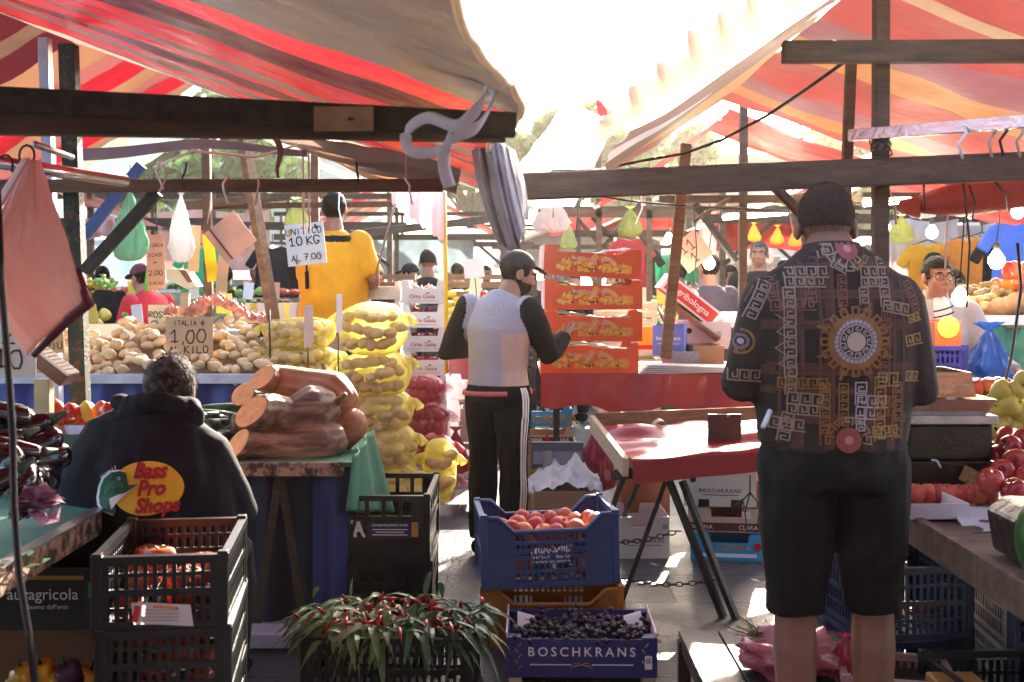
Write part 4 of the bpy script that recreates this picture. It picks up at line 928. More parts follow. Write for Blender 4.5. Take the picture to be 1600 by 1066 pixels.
fruit('tomato', TOMATO, 'tomato', 'large tomato sitting highest in the topmost black crate', 'tomato', (PX(246, 3.35), 3.36, .775), None, 1.25, 1)
q = MB().mat(PAPER).grid(lambda u, v: V(PX(202, 3.17)+.165*u+.012*v, 3.183-.012*v-.01*math.sin(u*3), PZ(945, 3.17)-.056*v+.004*math.sin(u*4)), 12, 6, uv=False); pr = thing('paper_sheet', 'white lined sheet clipped to the front of the tomato crate', 'paper', (PX(240, 3.17), 3.18, PZ(975, 3.17)), world=True); part('sheet', q, pr)
q = MB().mat(M('red margin', (.6, .05, .04), .6, .1, 5, 0)).box((PX(208, 3.17)+.008, 3.172, PZ(960, 3.17)), (.016, .003, .045), Euler((0, .2, 0)).to_matrix())
q.mat(PRGREY)
for k in range(4): q.box((PX(252, 3.17), 3.168-.002*k, PZ(953+5*k, 3.17)), (.1, .002, .0015))
part('ruled_lines', q, pr)
single('pen', MB().mat(ORANGE).tube([P(240, 948, 3.155), P(275, 950, 3.15)], .0035, 8).mat(PRRED).tube([P(275, 950, 3.15), P(279, 950.5, 3.15)], [.0035, .001], 8), 'orange pen lying on the white lined sheet', 'pen')
# ================================================================ PUMPKIN TABLE
t = thing('market_table', 'low table with a peeling wooden edge, navy skirt and trestle legs under the long squashes', 'table', (PX(440, 5.1), 5.3, 0), world=True)
zT = PZ(722, 5.08)
part('top', MB().mat(GREEN_CL).box((PX(430, 5.1)+.0, 5.45, zT-.012), (.68, .74, .02)), t)
part('edge_board', MB().mat(PEEL).box((PX(440, 5.08), 5.075, zT-.03), (.55, .03, .062)), t, bevel=.004)
q = MB().mat(DKBLUE_CL).grid(lambda u, v: V(PX(300, 5.14)+.66*u, 5.2+.02*math.sin(u*22), (zT-.06)*(1-v)+.04), 40, 10, uv=False); part('skirt', q, t)
q = MB().mat(BLUE_CL).grid(lambda u, v: V(PX(488+40*v*0, 5.1)+.17*u, 5.11+.025*math.sin(u*8)+.1*u, (zT-.062)*(1-v)+.02), 20, 14, uv=False); part('side_skirt', q, t)
for a_, b_ in (((436, 745), (398, 905)), ((440, 745), (478, 900))): part('leg', MB().mat(WOOD_D).beam(P(*a_, 5.15), (PX(b_[0], 5.12), 5.12, 0), .035, .025), t)
for sx in (330, 545): part('leg', MB().mat(WOOD_D).beam((PX(sx, 5.7), 5.7, 0), (PX(sx, 5.7), 5.7, zT-.03), .04, .04), t)
q = MB().mat(GREEN_CL); ga, gb, gc, gd = P(552, 712, 5.05), P(582, 668, 5.6), P(618, 800, 5.7), P(540, 800, 5.0)
q.grid(lambda u, v: (ga*(1-u)+gb*u)*(1-v)+(gd*(1-u)+gc*u)*v+V(.012*math.sin(u*16), .02*math.sin(u*11+v), .0), 30, 16, uv=False)
single('draped_cloth', q, 'green cloth hanging over the right end of the squash table', 'cloth', solid=.006)
def squash(label, pts, rs_, mat, cut=True, stem=None):
    r = thing('squash', label, 'squash', tuple(min(pts, key=lambda p: p[2])), world=True)
    pts = [Vector(p) for p in pts]; m = MB().mat(mat); P2 = []; R2 = []
    for i in range(len(pts)-1):
        p0 = pts[max(i-1, 0)]; p1 = pts[i]; p2 = pts[i+1]; p3 = pts[min(i+2, len(pts)-1)]
        for f in np.linspace(0, 1, 7)[:-1]:
            P2.append(.5*((2*p1)+(p2-p0)*f+(2*p0-5*p1+4*p2-p3)*f*f+(3*p1-p0-3*p2+p3)*f**3)); R2.append(rs_[i]*(1-f)+rs_[i+1]*f)
    P2.append(pts[-1]); R2.append(rs_[-1])
    m.tube(P2, R2, 60); 
    # ribs along the length
    nv = 60
    for i in range(len(P2)):
        for j in range(nv):
            q = Vector(m.v[i*nv+j]); k = 1+.032*math.cos(j*2*math.pi/nv*10)+.02*noise.noise(q*9); m.v[i*nv+j] = tuple(P2[i]+(q-P2[i])*k)
    if cut:
        d0 = (P2[0]-P2[1]).normalized()
        for i in range(5):
            for j in range(nv): q = Vector(m.v[i*nv+j]); m.v[i*nv+j] = tuple(q-d0*.75*(q-P2[i]).z*(1-i/5))
    part('rind', m, r)
    if cut:
        d = (P2[0]-P2[1]).normalized(); a = d.orthogonal().normalized(); b = d.cross(a); c = MB().mat(SQ_CUT); n = 24
        ring = [P2[0]+(a*math.cos(2*math.pi*k/n)+b*math.sin(2*math.pi*k/n))*R2[0]*.97 for k in range(n)]; ring = [p+d*(.003-.75*(p-P2[0]).z) for p in ring]
        c.add([P2[0]+d*.005]+ring, [(0, 1+k, 1+(k+1) % n) for k in range(n)], True); part('cut_face', c, r)
    if stem: part('stem', MB().mat(STEM).tube(stem, [.02, .011, .012], 7), r)
    return r
zq = zT
squash('long dark squash lying lowest at the front, its pale cut end at left', [P(371, 694, 5.15), P(398, 692, 5.21), P(450, 699, 5.26), P(505, 691, 5.3), P(538, 680, 5.33)], [.064, .08, .092, .106, .05], SQ_DK)
squash('humped striped dark squash with a wide cut face, second from the front', [P(393, 643, 5.16), P(418, 646, 5.25), P(455, 655, 5.32), P(495, 640, 5.36), P(524, 630, 5.4)], [.074, .09, .102, .118, .06], SQ_DK, stem=[P(525, 630, 5.34), P(532, 622, 5.32), P(540, 616, 5.3)])
squash('smooth orange brown squash on top of the pile with a tall cut face', [P(410, 590, 5.44), P(432, 594, 5.52), P(476, 604, 5.52), P(520, 618, 5.48), P(548, 634, 5.44)], [.06, .072, .085, .112, .055], SQ_BR)
squash('short dark squash with an orange cut end peeping out behind the pile', [P(380, 616, 5.5), P(402, 619, 5.62), P(450, 640, 5.64), P(500, 660, 5.64)], [.056, .062, .07, .06], SQ_DK)
squash('pale brown squash tucked behind the right end of the pile', [P(505, 690, 5.5), P(532, 674, 5.47), P(550, 658, 5.47), P(556, 645, 5.5)], [.07, .095, .085, .03], SQ_BR, cut=False)
squash('dark squash end wedged at the left under the humped one', [P(362, 662, 5.32), P(400, 668, 5.36), P(440, 690, 5.4)], [.045, .06, .06], SQ_DK, cut=False)
q = MB().mat(M('grey blue squash rind', (.1, .09, .13), .5, .3, 6, .1)).lathe([(.005, -.035), (.05, -.04), (.085, -.01), (.08, .02), (.04, .035), (.01, .03)], 24, P(492, 590, 6.1), .07, 8)
q.mat(STEM).tube([P(498, 588, 6.1), P(506, 578, 6.08), P(504, 568, 6.08)], [.012, .009, .011], 7); single('round_squash', q, 'round ribbed dark squash with a curled stem behind the pile', 'squash')
for i, (px, py, Y, a) in enumerate([(318, 648, 5.5, .2), (340, 640, 5.6, .1), (330, 655, 5.4, .9), (352, 652, 5.5, .2), (305, 655, 5.35, .5), (348, 665, 5.4, 1.2), (322, 664, 5.35, .3)]):
    fruit('zucc', ZUCC, 'courgette', 'dark green courgette on the squash table beside the seated man', 'courgette', P(px, py, Y), 'dark courgettes beside the squashes', 1.0, 0, (0, rnd(-.2, .2), a))
for i, (px, py, Y, a) in enumerate([(322, 690, 5.2, 1.0), (336, 700, 5.2, 1.3), (345, 688, 5.3, 1.2)]):
    fruit('egg', PLUM, 'aubergine', 'dull purple aubergine between the courgettes and the squashes', 'aubergine', P(px, py, Y), 'purple aubergines beside the squashes', 1.0, 0, (0, rnd(-.2, .2), a))
# ================================================================ MIDDLE BLACK CRATES
w5 = .415
st = MB().mat(PRWHITE).text('ADP MANTUAFRUIT SCARL', .0135, plane(.03, -.304, .165), .02)
for k in range(3): st.box((.03, -.304, .15-.012*k), (.16-.03*(k % 2), .002, .004))
st.mat(M('dark blue label', (.015, .02, .06), .5, .1, 5, 0)).box((.03, -.3015, .148), (.2, .003, .075)).mat(PRWHITE).strokes('A', .055, plane(-.105, -.304, .13), .24).strokes("'", .05, plane(-.128, -.304, .14), .2).tube([(-.127, -.304, .122), (-.127, -.306, .122)], .008, 8, smooth=False).tube([(-.088, -.304, .122), (-.088, -.306, .122)], .008, 8, smooth=False).mat(PRGOLD).box((.142, -.302, .15), (.03, .003, .065))
crate('lower black crate of the pair standing beside the blue skirted table', (PX(601, 5.2), 5.5, 0), R(1), w5, .6, .302, CR_BLK, None, 'window')
crate('upper black crate of the pair, with a white printed label, above the chillies', (PX(600, 5.2), 5.5, .302), R(-.5), w5, .6, .302, CR_BLK, None, 'window', sticker=st)
# pale block added left of them, standing in for a sunlit strip of floor
single('timber_plank', MB().mat(M('pale bluish painted timber', (.4, .4, .48), .7, .2, 9, .2)).box((PX(420, 5.0), 4.95, .05), (.5, .16, .06)), 'pale timber plank lying on the paving beside the tomato crates', 'plank', bevel=.005)
# ================================================================ CHILLIES
crate('black crate overflowing with chilli plants at the bottom centre', (PX(608, 4.3), 4.48, 0), R(-2), .64, .4, .25, CR_BLK, None)
q = MB().mat(LEAF); ch = MB().mat(CHILI); rs = random.Random(12)
def leafblade(m, p, d, L, w_, up):
    d = d.normalized(); sd_ = d.cross(up).normalized(); n_ = sd_.cross(d); pts = []
    for f, ww, dr in ((0, .15, 0), (.3, .9, .02), (.6, .85, -.02), (.85, .4, -.09), (1, .03, -.16)):
        c = p+d*L*f+V(0, 0, dr*L*1.8)+n_*.1*L*0; pts += [c-sd_*w_*ww+n_*w_*.35*ww, c, c+sd_*w_*ww+n_*w_*.35*ww]
    m.add(pts, [f for i in range(4) for f in ((i*3, i*3+1, i*3+4, i*3+3), (i*3+1, i*3+2, i*3+5, i*3+4))], True)
bunch = 0
for bx in range(7):
    m = MB(); r = thing('chilli_bunch', ('leafy chilli bunch drooping over the left corner of its crate', 'pale leaved chilli bunch next to the left corner', 'leafy chilli bunch left of the crate middle', 'chilli bunch with a cluster of red pods at the crate middle', 'dark leaved chilli bunch right of the crate middle', 'chilli bunch with many upright red pods near the right corner', 'drooping chilli bunch at the right corner of its crate')[bx], 'chilli bunch', (PX(608, 4.3)-.27+.09*bx, 4.44, .2), world=True)
    lf = MB().mat(LEAF if bx < 4 else LEAF_D); cb = MB().mat(CHILI); stm = MB().mat(GREENB); cx = PX(608, 4.3)-.27+.09*bx
    for k in range(5):
        e = V(cx+rs.uniform(-.08, .08), 4.4+rs.uniform(-.15, .15), .29+rs.uniform(-.02, .05)); stm.tube([(cx, 4.48, .1), (cx+rs.uniform(-.03, .03), 4.46, .22), e], .004, 5)
    for k in range(56):
        f = rs.random(); out = rs.uniform(-1, 1)
        p = V(cx+rs.uniform(-.07, .07), 4.27+.32*f, .25+rs.uniform(-.03, .05)+.03*f)
        if rs.random() < .7: d = V(rs.uniform(-.8, .8)+(bx-3)*.25, -rs.uniform(.3, 1), rs.uniform(-1.1, .1)); 
        else: d = V(rs.uniform(-1, 1)-.5*(bx < 3), rs.uniform(-.6, .4), rs.uniform(-.1, .5))
        leafblade(lf, p, d, rs.uniform(.09, .17), rs.uniform(.010, .017), V(rs.uniform(-.4, .4), rs.uniform(-.4, .4), 1))
    for k in range(14 if bx in (2, 3, 5) else 6):
        p = V(cx+rs.uniform(-.09, .09), 4.25+.28*rs.random(), .29+rs.uniform(-.02, .06)); d = V(rs.uniform(-.5, .5), rs.uniform(-.8, .2), rs.uniform(-.4, .9)).normalized(); L = rs.uniform(.04, .07)
        part('chilli', MB().mat(CHILI).tube([p, p+d*L*.5, p+d*L+V(0, 0, -.005)], [.0085, .0075, .0015], 7), r)
    part('leaves', lf, r); part('stems', stm, r)
# ================================================================ PEACH CRATE, OCHRE CRATE, GRAPE BOX
st = MB().mat(PRWHITE).scribble(plane(0, -.21, .146, 0, R(-2)), .17, .028, 17, 4).scribble(plane(-.045, -.21, .124), .085, .014, 12, 5).text('Box 1d', .02, plane(.05, -.21, .125), .01).scribble(plane(0, -.21, .105), .17, .011, 30, 6)
crate('blue plastic crate full of peaches, dipped rim, on the ochre crate', (PX(858, 4.9)-.01, 5.12, .268), R(6), .59, .4, .31, CR_BLU, None, 'dip', sticker=st).rotation_euler = (0, R(-1.2), R(6))
crate('ochre plastic crate under the blue peach crate', (PX(862, 4.92), 5.13, 0), R(.5), .61, .4, .262, CR_YEL, None, 'dip')
rs = random.Random(9)
def CP(p):
    c = V(PX(858, 4.9)-.01, 5.1, p.z); d = rotz(R(6)) @ (p-V(PX(858, 4.9), 5.1, p.z)); d.x = max(-.22, min(.22, d.x)); d.y = max(-.125, min(.13, d.y)); return c+d+V(0, .02, 0)
for i, (px, py, Y) in enumerate([(798, 830, 4.98), (812, 822, 5.1), (838, 824, 5.06), (842, 818, 5.16), (868, 815, 5.2), (875, 826, 5.02), (902, 820, 5.12), (900, 830, 4.98), (925, 818, 5.1), (940, 822, 5.0), (815, 836, 4.95), (848, 836, 4.96), (925, 834, 4.98), (868, 838, 4.96), (785, 826, 5.1), (952, 826, 5.1), (890, 812, 5.22), (825, 812, 5.24)]):
    fruit('round', PEACH, 'peach', 'red flushed peach on top of the blue crate', 'peach', CP(P(px, py, Y)), 'peaches in the blue crate', 1.2, 0, (rnd(-1, 1), rnd(-1, 1), rnd(0, 6)))
for i in range(30):
    fruit('round', PEACH, 'peach', 'peach seen through the slots of the blue crate', 'peach', CP(V(PX(858, 4.9)+rs.uniform(-.2, .2), 4.98+.26*rs.random(), .33+.05*(i % 3))), 'peaches low in the blue crate', 1.0)
fr = MB().mat(PRWHITE).text('BOSCHKRANS', .05, plane(0, -.203, .083), .012, spacing=1.42).box((-.12, -.2025, .05), (.16, .002, .0035)).box((.12, -.2025, .05), (.16, .002, .0035))
fr.mat(PRGOLD)
for s_ in (-1, 1):
    for k in range(3): fr.tube([(0, -.203, .05), (s_*.012*(1+k), -.203, .056-.008*k), (s_*.014*(2+k*.6), -.203, .056-.01*k)], .0015, 4)
    for k in range(5): fr.tube([(s_*.245, -.203, .03+.022*k), (s_*.245+.012*(-1)**k, -.203, .045+.022*k)], .003, 4)
fr.mat(PRWHITE).box((.258, -.2045, .06), (.028, .003, .05)).mat(PRGREY).box((.258, -.206, .068), (.02, .002, .02))
carton('navy BOSCHKRANS box of dark grapes on the ground at the bottom centre', (PX(910, 4.45), 4.65, .045), R(-1), .585, .4, .148, NAVYCARD, None, M('purplish inner card', (.5, .38, .42), .8, .1, 7, .1), front=fr, side=M('pinkish white card', (.75, .62, .62), .7, .06, 7, .1), tabs=True)
single('wooden_batten', MB().mat(WOOD_L).box((PX(1012, 4.5), 4.62, .022), (.05, .34, .042)), 'pale wooden batten under the right end of the navy grape box', 'batten')
single('wooden_batten', MB().mat(WOOD_L).box((PX(805, 4.5), 4.62, .022), (.05, .34, .042)), 'wooden batten under the left end of the navy grape box', 'batten')
for i in range(11):
    fruit('grapes', GRAPE, 'grape_bunch', 'bunch of dark grapes in the navy box', 'grapes', (PX(910, 4.45)-.23+.046*i, 4.52+.1*(i % 3), .165+.012*(i % 2)), 'grape bunches in the navy box', 1.0, i % 3, (0, 0, rnd(0, 6)))
for sx in (-1, 1): single('packing_sheet', MB().mat(PAPER).grid(lambda u, v: V(PX(910, 4.45)+sx*(.25-.07*v), 4.6+.12*u, .2+.035*math.sin(u*2.5)-.02*v), 8, 5, uv=False), 'white packing paper at the '+('left' if sx < 0 else 'right')+' end of the grape box', 'paper')
# ================================================================ POTATO COUNTER
zp = PZ(592, 6.5)
t = thing('market_counter', 'potato counter with a pale painted rim and blue tarpaulin skirt', 'counter', (PX(210, 6.6), 6.9, 0), world=True)
part('rim', MB().mat(M('pale painted rim', (.55, .58, .66), .6, .2, 8, .2)).box(((PX(-60, 6.5)+PX(428, 6.5))/2, 6.5, zp+.0), (PX(428, 6.5)-PX(-60, 6.5), .03, .055)), t, bevel=.004)
q = MB().mat(BLUE_CL).grid(lambda u, v: V(PX(-60, 6.52)+(PX(520, 6.52)-PX(-60, 6.52))*u, 6.54+.02*math.sin(u*30)+.015*math.sin(u*77+v*5), (zp-.03)*(1-v)+.03), 90, 12, uv=False); part('skirt', q, t)
q = MB().mat(WOOD_M).grid(lambda u, v: V(PX(-60, 6.52)+(PX(520, 6.52)-PX(-60, 6.52))*u, 6.53+1.1*v, zp-.01+.27*v), 4, 4, uv=False); part('sloping_board', q, t)
for x in (-3.0, -1.5): part('leg', MB().mat(WOOD_D).beam((x, 7.4, 0), (x, 7.4, 1.2), .06, .06), t)
single('eyelet', MB().mat(STEEL).lathe([(.013, 0), (.017, .002), (.013, .004), (.008, .002)], 12, P(368, 599, 6.5), rot=Matrix.Rotation(R(90), 3, 'X')), 'round metal eyelet in the blue skirt of the potato counter', 'eyelet')
rs = random.Random(21)
def hz(px, Y): return zp+.0+.25*(Y-6.5)/.85*(1 if px > 180 else .9)+.02
n_p = 0
for row in range(10):
    Y = 6.565+.085*row
    nx = 17
    for i in range(nx):
        px = 96+(430-96)*(i+.5*(row % 2)+rs.uniform(-.25, .25))/nx
        if row > 7 and px < 190: continue
        if row > 6 and px > 385: continue
        if 255 < px < 335 and row in (4, 5): continue
        lift = .03*math.sin(i*1.3+row)+rs.uniform(-.005, .03)
        fruit('potato', POTATO, 'potato', 'large pale potato in the sloping heap on the blue skirted counter', 'potato', (PX(px, Y), Y+rs.uniform(-.03, .03), hz(px, Y)+lift), 'potatoes heaped on the blue skirted counter', rs.uniform(.62, .84), n_p % 5, (rs.uniform(-.5, .5), rs.uniform(-.4, .4), rs.uniform(0, 6.28))); n_p += 1
for i in range(100):
    px = rs.uniform(300, 425) if i > 22 else rs.uniform(262, 320); Y = 7.35+.4*rs.random(); 
    hgt = 1.30+.14*math.exp(-((px-335)/45)**2)+rs.uniform(-.02, .02) if i > 22 else 1.36+rs.uniform(-.02, .03)
    fruit('onion', ONION, 'onion', 'pinkish brown onion in the heap behind the potatoes', 'onion', (PX(px, Y), Y, hgt), 'pink onions heaped behind the potatoes', .72)
single('onion_tray', MB().mat(M('pale grey plastic tray', (.6, .6, .62), .5, .1, 5, .1)).box((PX(345, 7.5), 7.5, 1.2), (.62, .5, .1)), 'pale plastic tray under the pink onions', 'tray')
card('price_sign', 'large handwritten cardboard sign reading 1,00 among the potatoes', 'sign', P(296, 558, 6.72), R(4), .27, .235, KRAFT, ['ITALIA  e', '1,00', 'AL KILO'], size=[.7, 2.2, 1.1], stick=.16)
card('price_sign', 'small cream sign with a clip behind the potatoes at left', 'sign', P(252, 520, 7.5), 0, .17, .18, M('cream card', (.78, .72, .5), .8, .1, 5, .1), ['ROSSA', '2 e'], ink=INK)
card('price_card', 'yellow card between the pink onions and the leaning post', 'sign', P(350, 490, 8.1), 0, .11, .14, M('yellow card', (.8, .66, .15), .8, .1, 5, .1, trans=.2), None)
single('plastic_tray', MB().mat(CR_BLK).box(P(398, 520, 7.25), (.12, .06, .05)), 'small dark plastic tray end behind the potatoes', 'tray')
# scale head standing behind the potatoes
r = thing('weighing_scale', 'cream pillar scale with a brown display behind the potatoes', 'scale', P(290, 500, 7.4), world=True)
part('pillar', MB().mat(WOOD_L).beam(P(290, 512, 7.4), P(290, 458, 7.4), .05, .05), r)
X = Matrix.Translation(P(290, 437, 7.4)); hd = MB().mat(M('cream scale housing', (.7, .62, .47), .5, .1, 5, .05)).prism([(-.1, .07), (.02, .065), (.07, -.01), (.09, -.045), (.03, -.06), (-.03, -.03), (-.1, .0)], .16, X, (0, -.08, 0)); part('head', hd, r)
part('display', MB().mat(M('brown display panel', (.25, .09, .05), .4, .2, 30, 0)).prism([(-.02, .06), (.02, .058), (.07, -.012), (.04, -.02)], .004, X, (0, -.084, 0)), r)
# net sacks of potatoes
NET = M('yellow sack netting', (.9, .8, .2), .6, .12, 20, .4, 120, trans=.4, alpha=.6)
nn = NET.node_tree.nodes; ll = NET.node_tree.links
ms = [x for x in nn if x.type == 'MIX_SHADER'][-1]; tcx = [x for x in nn if x.type == 'TEX_COORD'][0]
su = nn.new('ShaderNodeSeparateXYZ'); ll.new(tcx.outputs['UV'], su.inputs[0])
w1 = nn.new('ShaderNodeTexWave'); w1.wave_type = 'BANDS'; w1.bands_direction = 'DIAGONAL'; w1.inputs['Scale'].default_value = 60; w1.inputs['Distortion'].default_value = 2; ll.new(tcx.outputs['Object'], w1.inputs[0])
ma = nn.new('ShaderNodeMath'); ma.operation = 'MULTIPLY_ADD'; ma.inputs[1].default_value = .22; ll.new(w1.outputs['Fac'], ma.inputs[0]); ll.new(su.outputs[0], ma.inputs[2]); ma.use_clamp = True; ll.new(ma.outputs[0], ms.inputs[0])
RNET = M('red sack netting', (.5, .05, .1), .5, .35, 30, .5, 60, trans=.25, alpha=.45)
def sack(label, c, w_, d, h, net, pm, pname, group, pn, seed, tilt=0, kind='potato', psc=.78):
    r = thing('net_sack', label, 'sack', (c[0], c[1], c[2]), world=True); c = Vector(c); rs = random.Random(seed)
    def sp(a, e, k=1):
        f = lambda t, p: math.copysign(abs(t)**p, t)
        return V(f(math.cos(a), .7)*f(math.cos(e), .8)*w_/2*k, f(math.sin(a), .7)*f(math.cos(e), .8)*d/2*k, f(math.sin(e), .8)*h/2*k)
    Rt = Matrix.Rotation(tilt, 3, 'Y'); ctr = c+V(0, 0, h/2); pots = []
    nr = 3 if pn > 14 else 2; nc = pn//nr
    for i in range(nr*nc):
        rw = i//nc; xr = ((i % nc+.5*(rw % 2)+rs.uniform(-.28, .28))/(nc-.5)-.5)*1.84; xr = max(-.95, min(.95, xr)); a = -math.acos(math.copysign(abs(xr)**1.43, xr)); e = math.asin(max(-.95, min(.95, (rw+.5+rs.uniform(-.22, .22))/nr*1.5-.72))); pots.append(sp(a, e, .87))
    m = MB().mat(net); dens = []
    def fn(u, v):
        a = u*6.2832; e = -1.57+3.1416*v; p = sp(a, e); fold = noise.noise(V(p.x*7, p.y*7, p.z*16+seed)); p = p*(1+.05*fold)
        dm = min((p-q).length for q in pots)
        for q in pots:
            dd = (p-q).length
            if dd < .066: p = p+(p-q).normalized()*(.066-dd)*.6
        dens.append(min(.85, max(.06, .06+(dm-.035)*9+.35*max(0, fold)+(.3 if v > .86 or v < .1 else 0)))); return ctr+Rt @ p
    m.grid(fn, 64, 36)
    for q in range(len(dens)): m.uv[q] = (dens[q], 0)
    for sx in (-1, 1):
        e0 = ctr+Rt @ V(sx*w_*.47, -.03, h*.2); m.tube([e0, e0+V(sx*.03, -.03, .02), e0+V(sx*.055, -.05, -.02)], [.04, .012, .028], 9, cap=False)
    for q in range(len(dens), len(m.v)): m.uv[q] = (.7, 0)
    part('netting', m, r)
    for i, q in enumerate(pots): fruit(kind, pm, pname, pname.replace('_', ' ').capitalize()+' seen through the netting of a sack '+('in the tall yellow stack' if group.endswith('stack') else 'slumped on the ground' if 'slumped' in group else 'on the counter behind the squashes' if 'counter' in group else 'behind the yellow sacks'), pname.replace('_', ' '), ctr+Rt @ q, group, psc, i % 5)
    return r
labs = ['topmost yellow net sack of potatoes in the tall stack', 'second yellow net sack from the top of the tall stack', 'third yellow net sack from the top of the tall stack', 'fourth yellow net sack down the tall stack', 'fifth yellow net sack down the tall stack', 'lowest yellow net sack of the tall stack']
tops = [482, 558, 618, 672, 735, 800]
for i in range(6):
    z1 = PZ(tops[i], 6.3); h = [.27, .235, .21, .225, .23, .2][i]
    sack(labs[i], (PX([583, 586, 592, 598, 605, 610][i], 6.4), 6.45, max(0, z1-h)), [.37, .39, .37, .37, .38, .39][i], .44, h+.03, NET, POTATO, 'potato', 'potatoes in the yellow net sacks of the tall stack', 18, 40+i, [.03, -.05, .08, .1, .05, 0][i])
sack('upper yellow net sack on the potato counter beside the yellow shirted man', (PX(470, 6.9), 6.9, PZ(548, 6.9)), .42, .36, .2, NET, POTATO, 'potato', 'potatoes in the net sacks on the counter', 16, 60, -.05)
sack('lower yellow net sack on the potato counter behind the squashes', (PX(474, 6.85), 6.85, PZ(590, 6.85)), .46, .38, .19, NET, POTATO, 'potato', 'potatoes in the net sacks on the counter', 12, 61, .03)
single('wooden_stand', MB().mat(WOOD_M).box((PX(480, 6.9), 6.9, PZ(595, 6.9)/2), (.5, .5, PZ(595, 6.9))), 'plain wooden stand carrying the two net sacks behind the squashes', 'stand')
for i, (px, py, w_) in enumerate([(655, 590, .2), (662, 636, .22), (668, 684, .24), (672, 735, .24)]):
    sack(['highest', 'second highest', 'third', 'lowest'][i]+' red net sack of onions behind the tall yellow stack', (PX(px+10, 7.0), 7.0, PZ(py+46, 7.0)), w_, .3, .2, RNET, RONION, 'red_onion', 'red onions in net sacks', 12, 80+i, .1, 'onion', 1.0)
sack('greenish yellow net sack slumped on the ground beside the tall stack', (PX(686, 6.7), 6.7, PZ(785, 6.7)), .2, .25, .37, NET, POTATO, 'potato', 'potatoes in the slumped sack beside the counter', 8, 90)
# tags on sticks in front of the sacks
card('price_tag', 'narrow white tag on a black stick between the squashes and the sacks, left of two', 'price tag', P(482, 543, 6.0), R(35), .05, .22, WHITE, None, stick=.2)
card('price_tag', 'narrow white tag seen edge on, right of two before the tall sack stack', 'price tag', P(530, 520, 6.0), R(66), .05, .2, WHITE, None, stick=.3)
single('iron_rod', MB().mat(STEEL_D).tube([P(421, 484, 6.5), P(422, 560, 6.45)], .006, 6), 'thin dark iron stick at the right end of the potato heap', 'stick')
# white wood crates and produce cartons
for i in range(6):
    wood_crate(['topmost', 'second', 'third', 'fourth', 'fifth', 'lowest'][i]+' whitewashed wooden crate in the stack left of the white cartons', (PX(595, 7.9), 8.0, 1.56-.262*(i+1)), R(-1), .29, .36, .24, M('whitewashed crate wood', (.66, .62, .58), .75, .15, 6, .3), 'whitewashed wooden crates', 2)
    if i < 2:
        for j in range(7): fruit('tomato', TOMATO, 'tomato', 'tomato inside a whitewashed wooden crate', 'tomato', (PX(575+7*j, 7.9), 7.9+.1*(j % 2), 1.56-.262*i-.1), 'tomatoes in the whitewashed crates', .8)
OG = M('white carton card', (.74, .7, .72), .6, .05, 6, .05)
for i in range(9):
    z0 = PZ(437, 7.6)-.1585*(i+1)
    if z0 < -.01: break
    fr = MB().mat(PRRED).text('Orto Gioia', .038, plane(-.004, -.152, .035), .012).mat(PRGRN).box((.035, -.1515, .07), (.02, .002, .008)).mat(PRGREY).box((0, -.1515, .018), (.2, .002, .003))
    carton('white Orto Gioia produce carton, '+['topmost', 'second', 'third', 'fourth', 'fifth', 'sixth', 'seventh', 'eighth', 'lowest'][i]+' of the tall stack', (PX(661+i*1.0, 7.6), 7.75, z0), R(-1), .278, .3, .155, OG, 'white Orto Gioia cartons in the tall stack', OG, (-.095, .1, .052), front=fr)
    for j in range(6): fruit('onion' if i < 4 else 'round', [ONION, RONION, RONION, TOMATO][i % 4], 'onion' if i % 4 < 3 else 'tomato', ['onion', 'dark red onion', 'red onion', 'small red tomato'][i % 4]+' showing in the opening of the '+['topmost', 'second', 'third', 'fourth', 'fifth', 'sixth', 'seventh', 'eighth', 'ninth'][i]+' Orto Gioia carton', 'vegetable', (PX(661, 7.6)-.1+.04*j, 7.66+.06*(j % 2), z0+.085+.01*(j % 2)), 'produce in Orto Gioia carton, '+['top', 'second', 'third', 'fourth', 'fifth', 'sixth', 'seventh', 'eighth', 'ninth'][i], .8)
fr = MB().mat(PRRED).text('Orto Gioia', .05, plane(.03, -.152, .05), .014).mat(PRGREY).box((0, -.1515, .02), (.26, .002, .004)).box((-.13, -.1515, .085), (.03, .002, .02))
carton('Orto Gioia carton of pink plastic on the ground by the tracksuit man', (PX(738, 7.8), 7.95, PZ(766, 7.8)-.0), 0, .34, .3, .13, OG, None, OG, front=fr)
single('plastic_bag', (lambda m: m.grid(lambda u, v: V(PX(708+42*u, 7.9), 7.95+.1*v, PZ(742, 7.9)+.06*math.sin(u*3.1)*1+.05*noise.noise(V(u*6, v*4, 2))), 20, 10, uv=False))(MB().mat(PNKBAG)), 'pink plastic film heaped on the Orto Gioia carton on the ground', 'plastic bag')
b = bag_mesh(PNKBAG, .17, .28, 5); single('plastic_bag', b, 'clear pink plastic bag hanging from the white cartons left of the tracksuit man', 'plastic bag', loc=P(712, 672, 7.4))
for i in range(5):
    fr = MB().mat(PRGREY).text('eco', .05, plane(.03, -.152, .045), .006)
    carton('white eco carton of red fruit, '+['topmost', 'second', 'third', 'fourth', 'lowest'][i]+' beside the tracksuit man', (PX(724, 8.0), 8.15, PZ(590, 8.0)-.153*(i+1)), 0, .19, .3, .15, WHITE, 'white eco cartons', None, (-.035, .07, .04), front=fr)
    if i < 3:
        for j in range(3): fruit('round', APPLE, 'apple', 'red apple in the '+['topmost', 'second', 'third'][i]+' eco carton', 'apple', (PX(724, 8)-.02+.04*j, 8.04, PZ(590, 8.0)-.153*(i+1)+.09), 'apples in the '+['topmost', 'second', 'third'][i]+' eco carton', .8)
